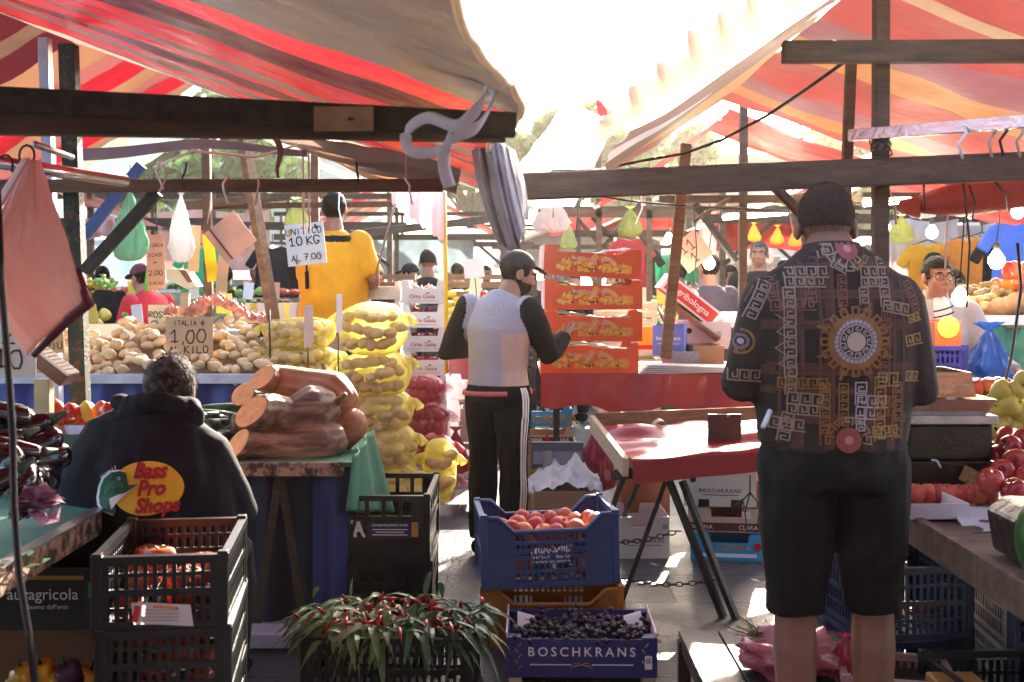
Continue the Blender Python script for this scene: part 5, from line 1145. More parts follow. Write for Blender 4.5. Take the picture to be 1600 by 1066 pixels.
for i in range(2): carton('small pale carton squeezed behind the tracksuit man, '+('upper' if i == 0 else 'lower')+' of two', (PX(735, 7.5), 7.6, PZ(662+28*i, 7.5)), 0, .13, .24, .1, DONNA)
card('price_card', 'blank white card on a stick left of the tracksuit man', 'sign', P(742, 434, 9.2), R(3), .16, .15, WHITE, None, stick=.2, tilt=R(-6))
# hanging signs and bags over the potatoes
r = card('price_sign', 'white clipped sign handwritten 10 KG before the yellow shirted man', 'sign', P(481, 414, 6.9), R(-2), .235, .25, WHITE, ["UNITICO", '10 KG', 'AL 7.00'], size=[.7, .9, 1.3], tilt=R(-6))
q = MB()
for mt, px, py in ((CR_BLK, 500, 356), (PRYEL, 458, 362), (CARD, 464, 408), (CARD, 502, 400)): part('clip', MB().mat(mt).box(((px-481)/260, -.005, (414-py)/260), (.012, .006, .03), Euler((0, -.4, 0)).to_matrix()), r)

card('price_sign', 'reddish brown handwritten card on a string, right of the red shirted man', 'sign', P(245, 452, 7.6), R(12), .115, .36, M('brownish pink card', (.55, .3, .2), .8, .1, 9, .1), ['FIORCA', '3 CASE', '-', '2,00', '0,70 KG'], tilt=R(-2))
single('folded_card', MB().mat(M('bright green card', (.02, .3, .03), .6, .1, 5, 0)).prism([(0, 0), (.06, .0), (.075, .36), (.05, .35)], .004, Matrix.Translation(P(224, 454, 7.63)) @ Matrix.Rotation(R(30), 4, 'Z')), 'bright green folded card behind the reddish handwritten one', 'card')
for px, py, Y, s_, tl, t, mt in ((378, 394, 7.0, .23, R(38), 'tan diamond hung card with a folded edge beside the leaning post', M('tan diamond card', (.62, .38, .27), .8, .12, 7, .1, trans=.2)), (1096, 412, 8.0, .22, R(38), 'tan diamond hung card with marks under the right brace', MATS['tan diamond card'])):
    r = card('hanging_card', t, 'card', P(px, py, Y), 0, s_, s_*1.0, mt, ['11', '1'] if px > 1000 else None, tilt=-tl)
    if px < 1000: part('dark_fold', MB().mat(M('dark red tape', (.2, .03, .03), .6, .1, 6, 0)).box((-.07, -.004, s_/2), (.012, .004, s_)), r)
for px, py, Y, mt, t, a in ((345, 455, 7.2, KRAFT, 'tan folded hanging card beside the yellow one', .1), (333, 440, 7.25, M('bright yellow card', (.8, .65, .03), .7, .1, 5, .05, trans=.3), 'bright yellow narrow card hanging from the post behind the potatoes', -.12), (302, 425, 7.4, KRAFT, 'narrow tan card hanging right of the white bag', .05)):
    card('hanging_card', t, 'card', P(px, py, Y), R(30), .07, .3, mt, None, tilt=a)
def hang(label, px, py, Y, w_, h, mat, seed, top=None):
    r = thing('hanging_bag', label, 'bag', P(px, py, Y), 0); part('bag', bag_mesh(mat, w_, h, seed), r); part('string', MB().mat(STEEL_D).tube([(0, 0, -.01), (.01, 0, .08), (0, 0, .16)], .003, 5), r); return r
hang('thin white plastic bag hanging over the potatoes', 283, 304, 7.2, .15, .42, POLYBAG, 3)
hang('pale green plastic bag knotted to the beam behind the brown brace', 203, 298, 7.0, .2, .42, GRNBAG, 4)
hang('lime green plastic bag hanging above the white clipped sign', 463, 312, 8.2, .17, .22, LIMEBAG, 6)
hang('olive green bag hanging over the red fruit boxes', 985, 326, 9.8, .2, .24, M('olive plastic bag', (.3, .33, .1), .4, .15, 6, .3, 25, trans=.4), 7)
hang('green plastic bag hanging left of the red fruit boxes', 888, 350, 10.0, .14, .22, LIMEBAG, 8)
hang('white plastic bag glowing in the sun beside the cloth roll', 862, 308, 8.6, .26, .26, POLYBAG, 9)
hang('lime and black printed bag hanging right of the patterned shirt', 1408, 338, 8.5, .17, .2, LIMEBAG, 10)
hang('white plastic bag hanging at the right under the red roll', 1442, 312, 6.2, .13, .1, POLYBAG, 12)
# pink fringed valance, yellow pole, ropes, white strap and cloth roll
q = MB().mat(M('pale pink awning cloth', (.72, .45, .48), .7, .1, 5, .2, 20, trans=.5)); 
q.grid(lambda u, v: P(612+84*u, 298+(18+62*u+5*abs(math.sin(u*30)))*v, 6.9+.1*math.sin(u*14)), 60, 14, uv=False); single('fringed_cloth', q, 'pale pink fringed awning edge hanging from the timber beam left of the yellow pole', 'awning cloth')
single('yellow_pole', MB().mat(M('yellow paint', (.8, .5, .04), .5, .1, 5, 0)).tube([P(694, 300, 7.0), P(696, 412, 7.0), (PX(698, 7.0), 7.0, 1.0)], .013, 8), 'thin yellow pole in front of the man in black', 'pole')
single('rope', MB().mat(CL_PALE).tube([P(618, 318, 6.0), P(600, 380, 6.1), P(584, 440, 6.2)], .006, 6), 'pale rope slanting down beside the yellow shirted man', 'rope')
single('rope', MB().mat(PRWHITE).tube([P(240, 262, 5.2), P(300, 236, 5.2), P(400, 246, 5.4), P(468, 226, 5.6), P(520, 250, 5.8), P(560, 262, 6.0), P(620, 276, 6.0), P(700, 250, 5.6)], .006, 6), 'white rope looping along the grey tarpaulin strip under the thick beam', 'rope')
for px in (473, 482): single('rope', MB().mat(CL_PALE).tube([P(px, 228, 5.8), P(px+1, 330, 6.0), P(px+2, 360, 6.2)], .006, 6), ('left' if px < 480 else 'right')+' of the two pale cords hanging behind the white clipped sign', 'rope')
q = MB().mat(M('grey tarpaulin strip', (.3, .3, .38), .55, .15, 8, .3, 20)); q.grid(lambda u, v: P(105+375*u, 232-10*math.sin(u*3.1)+20*v*(1-.5*u)+4*math.sin(u*8), 5.25+.3*u), 40, 6, uv=False); single('tarpaulin_strip', q, 'grey tarpaulin strip stretched below the thick beam at left', 'tarpaulin', solid=.01)
q = MB().mat(M('brown cloth scrap', (.2, .11, .08), .8, .2, 8, .2)); q.grid(lambda u, v: P(428+(6-4*v)*(2*u-1)+12*v+6*math.sin(v*5), 212+66*v, 4.4), 4, 14, uv=False); single('cloth_scrap', q, 'brown cloth scrap dangling under the thick beam', 'cloth', solid=.004)
WSTR = M('white woven strap', (.78, .74, .82), .7, .06, 40, .2, 80, trans=.1)
def strap(pts, hw, label, Y):
    P2 = [P(a, b, Y+c) for a, b, c in pts]; S2 = []
    for i in range(len(P2)-1):
        p0, p1, p2, p3 = P2[max(i-1, 0)], P2[i], P2[i+1], P2[min(i+2, len(P2)-1)]
        for f in np.linspace(0, 1, 7)[:-1]: S2.append(.5*((2*p1)+(p2-p0)*f+(2*p0-5*p1+4*p2-p3)*f*f+(3*p1-p0-3*p2+p3)*f**3))
    single('strap', MB().mat(WSTR).tube(S2, hw, 8, ry=.004, xax=(.4, -.2, 1)), label, 'strap')
strap([(700, 66, .1), (712, 92, .05), (740, 106, 0), (762, 120, -.04), (752, 160, -.06), (716, 196, -.05), (668, 184, .0), (636, 206, .03), (642, 236, .03), (690, 236, 0), (712, 214, -.05), (748, 196, -.05), (772, 150, 0), (764, 118, .02)], .013, 'white woven strap tied in a loose bow at the end of the thick beam', 2.45)
strap([(704, 205, -.06), (696, 232, -.06), (694, 262, -.05), (704, 296, -.04)], .013, 'free tail of the white strap hanging below its bow', 2.45)
q = MB().mat(M('grey brown canvas', (.42, .37, .39), .6, .15, 6, .3, 20, trans=.12, col2=(.2, .11, .08), clamp2=(.4, .75)))  # brown noise tone stands in for the backlit, shaded side
def fr_(u, v):
    # cloth falling from the beam end, open towards the lower right, folds running down it
    py = 236+(138-34*u*v+10*math.sin(u*6))*v-14*(1-v)*math.sin(u*3.14); wd = 66-20*v+10*math.sin(v*3); px = 745+30*v+16*v*v+wd*(u-.12)-10*v*(1-u)
    f = math.sin(u*26+2.2*v)+.5*math.sin(u*51+v*5)+.9*noise.noise(V(u*7, v*2, 6)); curl = math.sin(u*math.pi)
    return P(px+1.3*f*(.4+v)+10*v*v*math.sin(u*4), py+22*v*curl+2*f*v, 3.8-.15*curl+.012*f+.05*v)
q.grid(fr_, 120, 40, uv=False); single('rolled_canvas', q, 'grey canvas roll drooping from the end of the right timber beam', 'canvas', solid=.006)
single('cloth_roll', MB().mat(MATS['cream canopy hem']).lathe([(.026, 0), (.034, .004), (.037, .03), (.036, .12)], 20, P(798, 298, 3.95), rot=Matrix.Rotation(R(-88), 3, 'X')), 'round open end of a rolled cloth at the tip of the right timber beam', 'canvas')
# ================================================================ RED COUNTER AND RED BOXES
t = thing('market_counter', 'counter under a red oilcloth with a wavy hanging edge carrying the red boxes', 'counter', (.95, 7.5, 0), world=True)
xa, xb = PX(845, 7.0), PX(1225, 7.0)
part('top', MB().mat(RED_CL).box(((xa+xb)/2, 7.5, .99), (xb-xa, 1.0, .02)), t)
q = MB().mat(RED_CL).grid(lambda u, v: V(xa+(xb-xa)*u+.0, 6.99-.02*v+.012*math.sin(u*21+v), 1.0-(.215+.035*math.sin(u*19+1.2)+.03*u+.05*min(0, u*6-1))*v), 90, 10, uv=False); part('hanging_edge', q, t)
for x in (xa+.1, xb-.1):
    for y in (7.15, 7.9): part('leg', MB().mat(STEEL_D).beam((x, y, 0), (x, y, .98), .04, .04), t)
q = MB().mat(PAPER)
for k in range(5): q.box((PX(1075, 7.02)+.01*k, 7.1+.006*k, 1.006+.009*k), (.6-.01*k, .2, .005), Euler((0, .012*(k-2), 0)).to_matrix())
single('paper_stack', q, 'sunlit stack of white wrapping paper on the front edge of the red counter', 'paper')
def redfront():
    f = MB().mat(PRYEL); rs = random.Random(2)
    for k in range(150):
        x = rs.uniform(-.215, .235); top = .125-.06*abs(x/.23)**3+.012*math.sin(x*31); z = rs.uniform(.038, max(.05, top)); f.mat([PRYEL, M('pale fruit print', (.85, .52, .14), .6, .2, 60, 0), M('orange fruit print', (.82, .36, .05), .6, .2, 60, 0)][k % 3]); a = rs.uniform(.007, .014)
        f.tube([(x, -.2022-.0001*(k % 9), z), (x, -.2028-.0001*(k % 9), z)], a, 8, smooth=False)
    f.mat(M('brown seed print', (.16, .06, .03), .6, .1, 5, 0))
    for x in (-.13, .17, .0, .02, -.02): f.tube([(x, -.2038, .047), (x, -.2044, .047)], .008, 8, smooth=False)
    f.mat(PRGRN).box((-.12, -.2035, .1), (.04, .001, .012)).mat(PRPINK).text("Bontà della Natura", .034, plane(.0, -.206, .1), .01)
    return f
z = 1.0
for i in range(4):
    carton(['lowest red fruit box on the red oilcloth counter', 'red fruit box second from the bottom of the stack', 'red fruit box third from the bottom, lime paper showing in its opening', 'topmost red fruit box, tilted down to the right'][i], (PX([922, 930, 927, 923][i], 7.0), 7.25, z), R([0, -2.5, 1.5, 4][i]), .6, .4, .182, REDCARD, 'red fruit boxes in the stack', WHITE, (-.22, .24, .035), front=redfront(), side=PINKCARD, rot=(0, R(3.2), R(3)) if i == 3 else None)
    q = MB().mat([PAPER, PAPER, LIMEBAG, PAPER][i]).grid(lambda u, v: V(PX(924, 7)-.25+.5*u, 7.08+.34*v, z+.155+.02*math.sin(u*5+i)+.015*noise.noise(V(u*8, v*6, i))), 20, 10, uv=False); single('lining_paper', q, 'lining paper inside the '+['lowest', 'second', 'third', 'topmost'][i]+' red fruit box', 'paper')
    z += .194 if i < 2 else .2
b = carton; fr = MB().mat(PRWHITE).text('boschkrans', .034, plane(0, -.152, .1), .006).box((0, -.1515, .075), (.14, .002, .003))
carton('small blue boschkrans carton on the red counter right of the red boxes', (PX(1052, 7.3), 7.45, PZ(556, 7.3)), R(-12), .2, .3, .19, M('mid blue card', (.12, .2, .62), .6, .08, 6, .05), front=fr)
for i, (a, c_, Y, w_, h, mt, t) in enumerate([((1100, 545), 0, 7.7, .36, .18, OG, 'white open carton with a round black mark on the red counter'), ((1105, 570), 4, 7.35, .2, .12, CARD, 'brown open carton in front of the white one on the red counter'), ((1068, 574), 8, 7.25, .16, .1, M('dark grey printed card', (.2, .2, .24), .6, .3, 40, .05), 'grey printed carton on the red counter behind the paper'), ((1128, 512), 0, 8.0, .3, .1, WHITE, 'flat white carton at the back of the red counter')]):
    fr = MB().mat(INK).tube([(-.1, -.152, .12), (-.1, -.154, .12)], .02, 12, smooth=False).mat(PRGREY).box((.1, -.1515, .1), (.03, .002, .03)) if i == 0 else None
    carton(t, (PX(a[0], Y), Y+.15, PZ(a[1], Y)), R(c_), w_, .3, h, mt, front=fr)
fr = MB().mat(M('warm red print', (.6, .05, .05), .5, .1, 5, 0)).box((0, -.1512, .06), (.4, .002, .09)).mat(PRWHITE).text('Agribologna', .062, plane(0, -.154, .042), .01)
carton('red and white Agribologna carton propped at a slant behind the red counter', P(1066, 480, 7.9), 0, .44, .3, .12, WHITE, front=fr, rot=(0, R(38), 0))
single('slanted_board', MB().mat(WOOD_M).beam(P(1056, 478, 7.8), P(1125, 530, 7.7), .2, .03), 'slanting wooden board under the propped Agribologna carton', 'board')
single('yellow_poster', MB().mat(M('yellow poster', (.8, .6, .03), .6, .1, 20, 0)).box(P(1018, 528, 8.0), (.2, .01, .16)).mat(PRRED).box(P(1018, 543, 7.99), (.2, .008, .03)), 'yellow printed sheet hanging beside the stack of red boxes', 'poster')
# floor things under and in front
fr = MB().mat(M('ochre lettering', (.5, .28, .1), .6, .1, 5, 0)).text('CORSIRA', .085, plane(.02, -.152, .02), .02)
carton('cyan CORSIRA carton under the red counter beside the tracksuit man', (PX(855, 7.4), 7.55, PZ(667, 7.4)), 0, .32, .3, .115, CYAN, None, None, (-.15, .12, .05), front=fr, tabs=False)
fr = MB().mat(MAROON).box((0, -.1512, .02), (.33, .002, .034)).mat(PRWHITE).text('DONNA', .032, plane(-.09, -.154, .009), .006).text('CLARA', .032, plane(.09, -.154, .009), .006).mat(PRRED).tube([(0, -.152, .03), (0, -.155, .03)], .018, 10, smooth=False)
carton('pale DONNA CLARA carton below the cyan one under the red counter', (PX(855, 7.4), 7.55, PZ(692, 7.4)), 0, .33, .3, .1, DONNA, None, None, (-.15, .12, .05), front=fr)
carton('brown carton at the bottom of the pile under the red counter', (PX(857, 7.4), 7.55, 0), 0, .36, .3, PZ(694, 7.4), CARD)
r = thing('platform_scale', 'platform scale with a wide tilted display on a steel post by the tracksuit man', 'scale', (PX(868, 6.4), 6.5, 0), world=True)
X = Matrix.Translation(P(871, 712, 6.4)) @ Matrix.Rotation(R(-22), 4, 'X')
part('display_head', MB().mat(M('dark grey scale head', (.07, .07, .075), .45, .2, 8, .05)).box((0, 0, 0), (.29, .05, .135), X=X).mat(M('lighter scale panel', (.2, .2, .22), .4, .1, 8, 0)).box((0, -.027, -.02), (.27, .006, .07), X=X).mat(PRWHITE).box((0, -.01, .07), (.285, .04, .006), X=X), r, bevel=.002)
part('post', MB().mat(STEEL).beam(P(855, 705, 6.36), (PX(857, 6.36), 6.36, .06), .05, .05), r); part('platform', MB().mat(STEEL).box((PX(868, 6.5), 6.6, .04), (.42, .42, .06)), r)
carton('open brown carton of crumpled paper standing behind the blue peach crate', (PX(884, 6.0), 6.2, 0), R(2), .34, .4, PZ(768, 6.0), CARD, front=MB().mat(CR_BLK).box((.06, -.203, .36), (.06, .002, .02)))
q = MB().mat(PAPER).grid(lambda u, v: V(PX(826+115*u, 6.1), 6.02+.4*v, PZ(764-28*math.sin(u*2.9)*(.3+v), 6.1)+.05*noise.noise(V(u*5, v*5, 7))+.02*noise.noise(V(u*14, v*12, 3))), 50, 30, uv=False)
single('crumpled_paper', q, 'crumpled white paper spilling over the brown carton behind the peach crate', 'paper')
b = bag_mesh(PNKBAG, .2, .36, 21, .5); single('plastic_bag', b, 'bunch of dark pink plastic bags hanging at the left end of the trestle tray', 'plastic bag', loc=P(932, 668, 6.6))
for k, (px, py, Y, a) in enumerate([(1005, 872, 6.5, 0)]):
    fr = MB().mat(INK).text('BOSCHKRANS', .03, plane(0, -.202, .09), .004, spacing=1.3).box((0, -.2015, .075), (.2, .002, .003)).mat(PRGREY).box((.12, -.2015, .18), (.03, .002, .03))
    carton('white BOSCHKRANS carton standing on the paving behind the peach crate', (PX(px, Y), Y+.2, 0), R(1), .29, .4, .235, WHITE, None, CARD, (-.07, .03, .06), front=fr)
fr = MB().mat(INK).text('BOSCHKRANS', .03, plane(0, -.2025, .08), .004, spacing=1.3).box((0, -.202, .065), (.2, .002, .003)).tube([(-.15, -.202, .15), (-.15, -.204, .15)], .018, 12, smooth=False)
fr.box((-.09, -.2015, .02), (.06, .002, .04)).box((.09, -.2015, .02), (.06, .002, .04))
Yb = 6.45
carton('white BOSCHKRANS carton topping the pile under the trestle tray', (PX(1133, Yb), Yb+.2, PZ(792, Yb)), R(-8), .4, .4, .2, WHITE, None, CARD, front=fr, side=NAVYCARD)
fr = MB().mat(MAROON).box((0, -.2018, .03), (.4, .002, .045)).mat(PRWHITE).text('DONNA', .034, plane(-.13, -.205, .018), .006).text('CLARA', .034, plane(.13, -.205, .018), .006).box((.12, -.2018, .1), (.05, .002, .04))
carton('pale DONNA CLARA carton in the middle of the pile under the trestle tray', (PX(1140, Yb), Yb+.2, PZ(832, Yb)), R(-8), .4, .4, .135, DONNA, None, CARD, (-.08, .1, .05), front=fr)
fr = MB().mat(PRGOLD).text('CORSIRA', .045, plane(.03, -.205, .06), .01).mat(PRWHITE).box((.01, -.202, .03), (.3, .002, .02)).mat(PRRED).tube([(.165, -.202, .08), (.165, -.205, .08)], .024, 12, smooth=False)
carton('cyan CORSIRA carton at the bottom of the pile under the trestle tray', (PX(1145, Yb), Yb+.2, 0), R(-8), .41, .4, .15, CYAN, None, CARD, (-.1, .12, .05), front=fr)
carton('orange printed carton peeping out behind the pile under the trestle tray', (PX(1205, 6.6), 6.85, .1), R(-8), .3, .3, .3, M('orange printed card', (.5, .12, .05), .6, .5, 20, .05, col2=(.7, .4, .2)))
carton('reddish brown carton under the left half of the trestle tray', (PX(1010, 7.0), 7.2, .12), 0, .3, .3, .36, M('reddish brown card', (.3, .1, .05), .7, .15, 6, .1))
# ================================================================ TRESTLE TRAY
t = thing('trestle_table', 'shallow timber tray lined with red cloth standing on steel trestles', 'table', (.9, 5.9, 0), world=True)
BL, BR, FL, FR = P(934, 668, 6.35), P(1240, 654, 6.35), P(988, 722, 5.45), P(1240, 703, 5.45)
q = MB().mat(RED_CL)
def ft(u, v):
    if v < .8:
        f = v/.8; p = (BL*(1-u)+BR*u)*(1-f)+(FL*(1-u)+FR*u)*f
        return p+V(0, 0, .016*math.sin(f*15+3*noise.noise(V(u*2.2, f*2, 1)))+.03*noise.noise(V(u*3, f*6, 4)))
    f = (v-.8)/.2; p = FL*(1-u)+FR*u
    return p+V(0, -.018-.01*math.sin(u*12), -.115*f*(1-.2*u)+.016*math.sin(15))
q.grid(ft, 60, 70, uv=False); part('cloth', q, t)
tb = MB().mat(WOOD_M); tb.add([BL-V(0, 0, .04), BR-V(0, 0, .04), FR-V(0, 0, .035), FL-V(0, 0, .035)], [(0, 1, 2, 3)]); part('tray_bed', tb, t)
part('side_board', MB().mat(WOOD_L).beam(BL+V(-.03, .03, .02), FL+V(-.035, -.04, -.02), .028, .09), t, bevel=.003)
part('back_board', MB().mat(WOOD_M).beam(BL+V(-.03, .05, .035), BR+V(0, .05, .03), .028, .075), t, bevel=.003)
part('cross_bar', MB().mat(WOOD_D).beam(P(960, 742, 5.6), P(1000, 738, 5.5), .06, .05), t)
for (a_, b_, Y0, Y1, w_) in (((1040, 752), (972, 940), 5.62, 5.65, .022), ((1046, 752), (1130, 968), 5.6, 5.38, .028), ((1066, 752), (1150, 972), 5.6, 5.36, .028), ((1000, 745), (960, 842), 6.1, 6.9, .022), ((976, 740), (940, 830), 6.2, 7.0, .025), ((1210, 740), (1290, 950), 5.7, 5.5, .025)):
    part('trestle_leg', MB().mat(STEEL_D).beam(P(*a_, Y0), (PX(b_[0], Y1), Y1, 0), w_, w_), t)
def chain(label, p, q, sag):
    m = MB().mat(STEEL_D); p, q = Vector(p), Vector(q); n = int((q-p).length/.032); 
    for i in range(n):
        f = (i+.5)/n; c = p.lerp(q, f)-V(0, 0, sag*4*f*(1-f)); d = (q-p).normalized(); u = V(0, 0, 1) if i % 2 else d.cross(V(0, 0, 1)).normalized()
        m.tube([c+d*.021*math.cos(a)+u*.011*math.sin(a) for a in np.linspace(0, 6.2832, 11)], .0035, 5, cap=False)
    single('chain', m, label, 'chain')
chain('upper dark chain between the trestle legs and the white carton', P(880, 836, 6.0), P(1064, 828, 5.6), .05)
chain('lower dark chain between the two steel trestles', P(968, 903, 5.75), P(1118, 905, 5.5), .03)
chain('dark chain on the right trestle behind the legs of the patterned shirt man', P(1390, 872, 4.9), P(1505, 885, 4.6), .02)
single('square_board', MB().mat(M('dark brown painted board', (.045, .03, .022), .55, .2, 6, .1)).box(P(1132, 668, 5.85)+V(0, 0, .0), (.168, .02, .135)).mat(PRYEL).tube([P(1137, 652, 5.835), P(1138, 649, 5.83)], .004, 6), 'dark square board standing upright on the red trestle tray', 'board', bevel=.002)
single('pink_bag_scrap', (lambda m: m.grid(lambda u, v: V(PX(1018+26*u, 6.25), 6.2+.1*v, PZ(666, 6.25)+.035*math.sin(u*3.1)), 10, 6, uv=False))(MB().mat(POLYBAG)), 'small pale plastic scrap at the back of the red tray', 'plastic bag')
# tasselled cord over the white carton
q = MB().mat(CR_BLK).tube([P(1172, 742, 6.0), P(1172, 770, 6.0), P(1150, 792, 6.0), P(1140, 800, 6.0)], .004, 6).tube([P(1172, 770, 6.0), P(1188, 790, 6.0), P(1184, 818, 6.0), P(1168, 832, 6.0), P(1164, 800, 6.0), P(1172, 770, 6.0)], .004, 6)
for k in range(8): q.tube([P(1160, 780, 6.0), P(1138+4*k, 800, 5.98)], .0025, 4)
single('cord', q, 'black knotted cord with tassels dangling before the white carton', 'cord')
# ================================================================ PEOPLE
def bvh_of(vf): return BVHTree.FromPolygons([tuple(v) for v in vf[0]], vf[1])
def segd(p, a, b):
    ab = b-a; t = max(0, min(1, (p-a).dot(ab)/ab.length_squared)); return (p-a-ab*t).length
class Decal:
    # prints lying on a garment: plane coordinates (x, z) are carried onto the cloth along +y
    def __init__(s, vf, dirn=(0, 1, 0)): s.b = bvh_of(vf); s.mb = MB(); s.d = Vector(dirn)
    def hit(s, x, z, off):
        h = s.b.ray_cast(Vector((x, -1.5, z)), s.d)
        return None if h[0] is None else h[0]-s.d*off+h[1]*off*.3
    def line(s, pts, w_, mat, off=.002, step=.012):
        s.mb.mat(mat)
        for (x0, z0), (x1, z1) in zip(pts[:-1], pts[1:]):
            L = math.hypot(x1-x0, z1-z0)
            if L < 1e-5: continue
            ux, uz = (x1-x0)/L, (z1-z0)/L; n = max(1, int(L/step)); e = w_*.5
            for i in range(n):
                a, b = -e+(L+2*e)*i/n, -e+(L+2*e)*(i+1)/n
                q = [s.hit(x0+ux*t+uz*o*w_/2, z0+uz*t-ux*o*w_/2, off) for t, o in ((a, -1), (a, 1), (b, 1), (b, -1))]
                if None not in q and max((q[k]-q[0]).length for k in (1, 2, 3)) < .06: s.mb.add(q, [(0, 1, 2, 3)])
    def disc(s, cx, cz, r0, r1, mat, off=.002, n=32, sx=1, a0=0, a1=6.2832, rings=3):
        s.mb.mat(mat); P_ = {}
        for j in range(rings+1):
            for i in range(n+1):
                r = r0+(r1-r0)*j/rings; a = a0+(a1-a0)*i/n; P_[i, j] = s.hit(cx+math.cos(a)*r*sx, cz+math.sin(a)*r, off)
        for j in range(rings):
            for i in range(n):
                q = [P_[i, j], P_[i, j+1], P_[i+1, j+1], P_[i+1, j]]
                if None not in q: s.mb.add(q, [(0, 1, 2, 3)])
    def text(s, t, size, cx, cz, mat, off=.004, bold=0, shear=0, sx=1):
        vs, fs = text_mesh(t, bold, shear, 1); s.mb.mat(mat)
        q = [s.hit(cx+x*size*sx, cz+y*size, off) for x, y in vs]
        for f in fs:
            if all(q[i] is not None for i in f): s.mb.add([q[i] for i in f], [tuple(range(len(f)))])
    def poly(s, pts, mat, off=.003):
        s.mb.mat(mat); c = (sum(p[0] for p in pts)/len(pts), sum(p[1] for p in pts)/len(pts)); q = [s.hit(*c, off)]+[s.hit(*p, off) for p in pts]; n = len(pts)
        if None not in q: s.mb.add(q, [(0, 1+i, 1+(i+1) % n) for i in range(n)])
# ---- seated man in the black hooded jacket
YS = 4.02; sx_ = PX(236, YS)
st_ = thing('stool', 'low wooden stool carrying the seated man', 'stool', (sx_, YS+.08, 0)); part('seat', MB().mat(WOOD_M).box((0, 0, .45), (.36, .34, .04)), st_)
for a in (-.14, .14):
    for b_ in (-.13, .13): part('leg', MB().mat(WOOD_M).beam((a, b_, 0), (a*.9, b_*.9, .43), .04, .04), st_)
seat = dict(pel=(0, .02, .555), wst=(0, 0, .69), chs=(0, .03, .9), sho=(.0, .075, 1.035), nek=(0, .105, 1.1), hed=(.02, .165, 1.165),
            sl=(-.185, .08, .945), sr=(.185, .08, .945), el=(-.29, .1, .745), er=(.285, .1, .745), wl=(-.16, .34, .68), wr=(.16, .34, .68),
            hl=(-.1, .06, .53), hr=(.1, .06, .53), kl=(-.17, .46, .52), kr=(.17, .46, .52), al=(-.17, .44, .09), ar=(.17, .44, .09))
r, tob, vf, J, Rm, k = figure('seated grey haired man in a black hooded jacket with a yellow oval logo', (sx_, YS, 0), 0, 1.77, SKIN, CL_NAVY, CL_BLK, (HAIR_G, 'curly'), seat, 1.12, 1, 1, .82, vox=.012, near=True, tops='jacket', look=(0, -.25), wr=.011, shoes=CL_BLK, extra=lambda m: m.tube([(0, .1, 1.1), (-.01, .085, 1.045), (-.02, .07, .96), (-.03, .05, .84), (-.03, .03, .68), (-.03, .02, .56)], [.16, .25, .285, .315, .33, .31], 24, ry=[.07, .105, .135, .15, .16, .15], xax=(1, 0, 0)))
h = MB()
n0 = J['nek']
for i in range(17):
    a = math.pi*2*i/16; h.ell(n0+V(.105*math.cos(a), -.01+.08*math.sin(a), .0-.03*math.sin(a)), (.045, .042, .045), 12, 8)
h.ell(n0+V(-.01, -.085, -.05), (.165, .042, .06), 18, 10, Euler((.35, .1, 0)).to_matrix()); h.ell(n0+V(.06, -.09, -.095), (.11, .03, .045), 12, 8, Euler((.4, -.25, 0)).to_matrix()); h.ell(n0+V(-.125, -.03, .035), (.045, .04, .03), 12, 8); h.ell(n0+V(.12, -.05, -.02), (.05, .04, .05), 12, 8)
part('hood', SM(CL_NAVY, fuse(h, .009, 3, .012, 8, 5, (1, 1, 1.8))), tob)
D = Decal(vf); cx, cz = PX(221, 3.88)-sx_, PZ(764, 3.88)
LOGO_Y = M('yellow logo print', (.8, .47, .02), .6, .05, 9, 0); LOGO_G = M('dark green fish print', (.015, .1, .055), .6, .4, 60, 0)
D.disc(cx+.012, cz, 0, .089, LOGO_Y, .0025, 48, 1.35, rings=10)
for i, t in enumerate(('Bass', 'Pro', 'Shops')): D.text(t, .07 if i < 2 else .066, cx+[.024, .03, .05][i], cz+.036-.057*i, PRRED, .006, .042, .22, .86)
fish = [(-.155, -.035), (-.15, .0), (-.135, .03), (-.108, .052), (-.075, .057), (-.055, .052), (-.05, .03), (-.044, .012), (-.012, .016), (-.04, -.004), (-.055, -.015), (-.075, -.03), (-.105, -.03), (-.11, -.055), (-.085, -.085), (-.13, -.075), (-.15, -.058)]
D.poly([(cx+x*1.06-.003, cz+y*1.08) for x, y in fish], PRWHITE, .004); D.poly([(cx+x, cz+y) for x, y in fish], LOGO_G, .0055)
D.poly([(cx+x, cz+y) for x, y in ((-.11, -.035), (-.08, -.02), (-.055, -.014), (-.03, .0), (-.06, -.025), (-.085, -.05), (-.1, -.07), (-.108, -.05))], PRWHITE, .007)
D.disc(cx-.078, cz+.034, 0, .006, PRWHITE, .008, 12); D.disc(cx-.078, cz+.034, 0, .0035, INK, .009, 10)
for i in range(7): D.line([(cx-.145+.009*i, cz+.02+.006*i), (cx-.152+.009*i, cz+.036+.006*i)], .0025, PRWHITE, .004)
for i in range(9): D.line([(cx-.13+.008*i, cz-.02+.008*i-.0006*i*i), (cx-.125+.008*i, cz+.01+.006*i-.0006*i*i)], .0022, M('light green print', (.12, .4, .22), .6, .2, 9, 0), .0075)
part('logo', D.mb, tob)
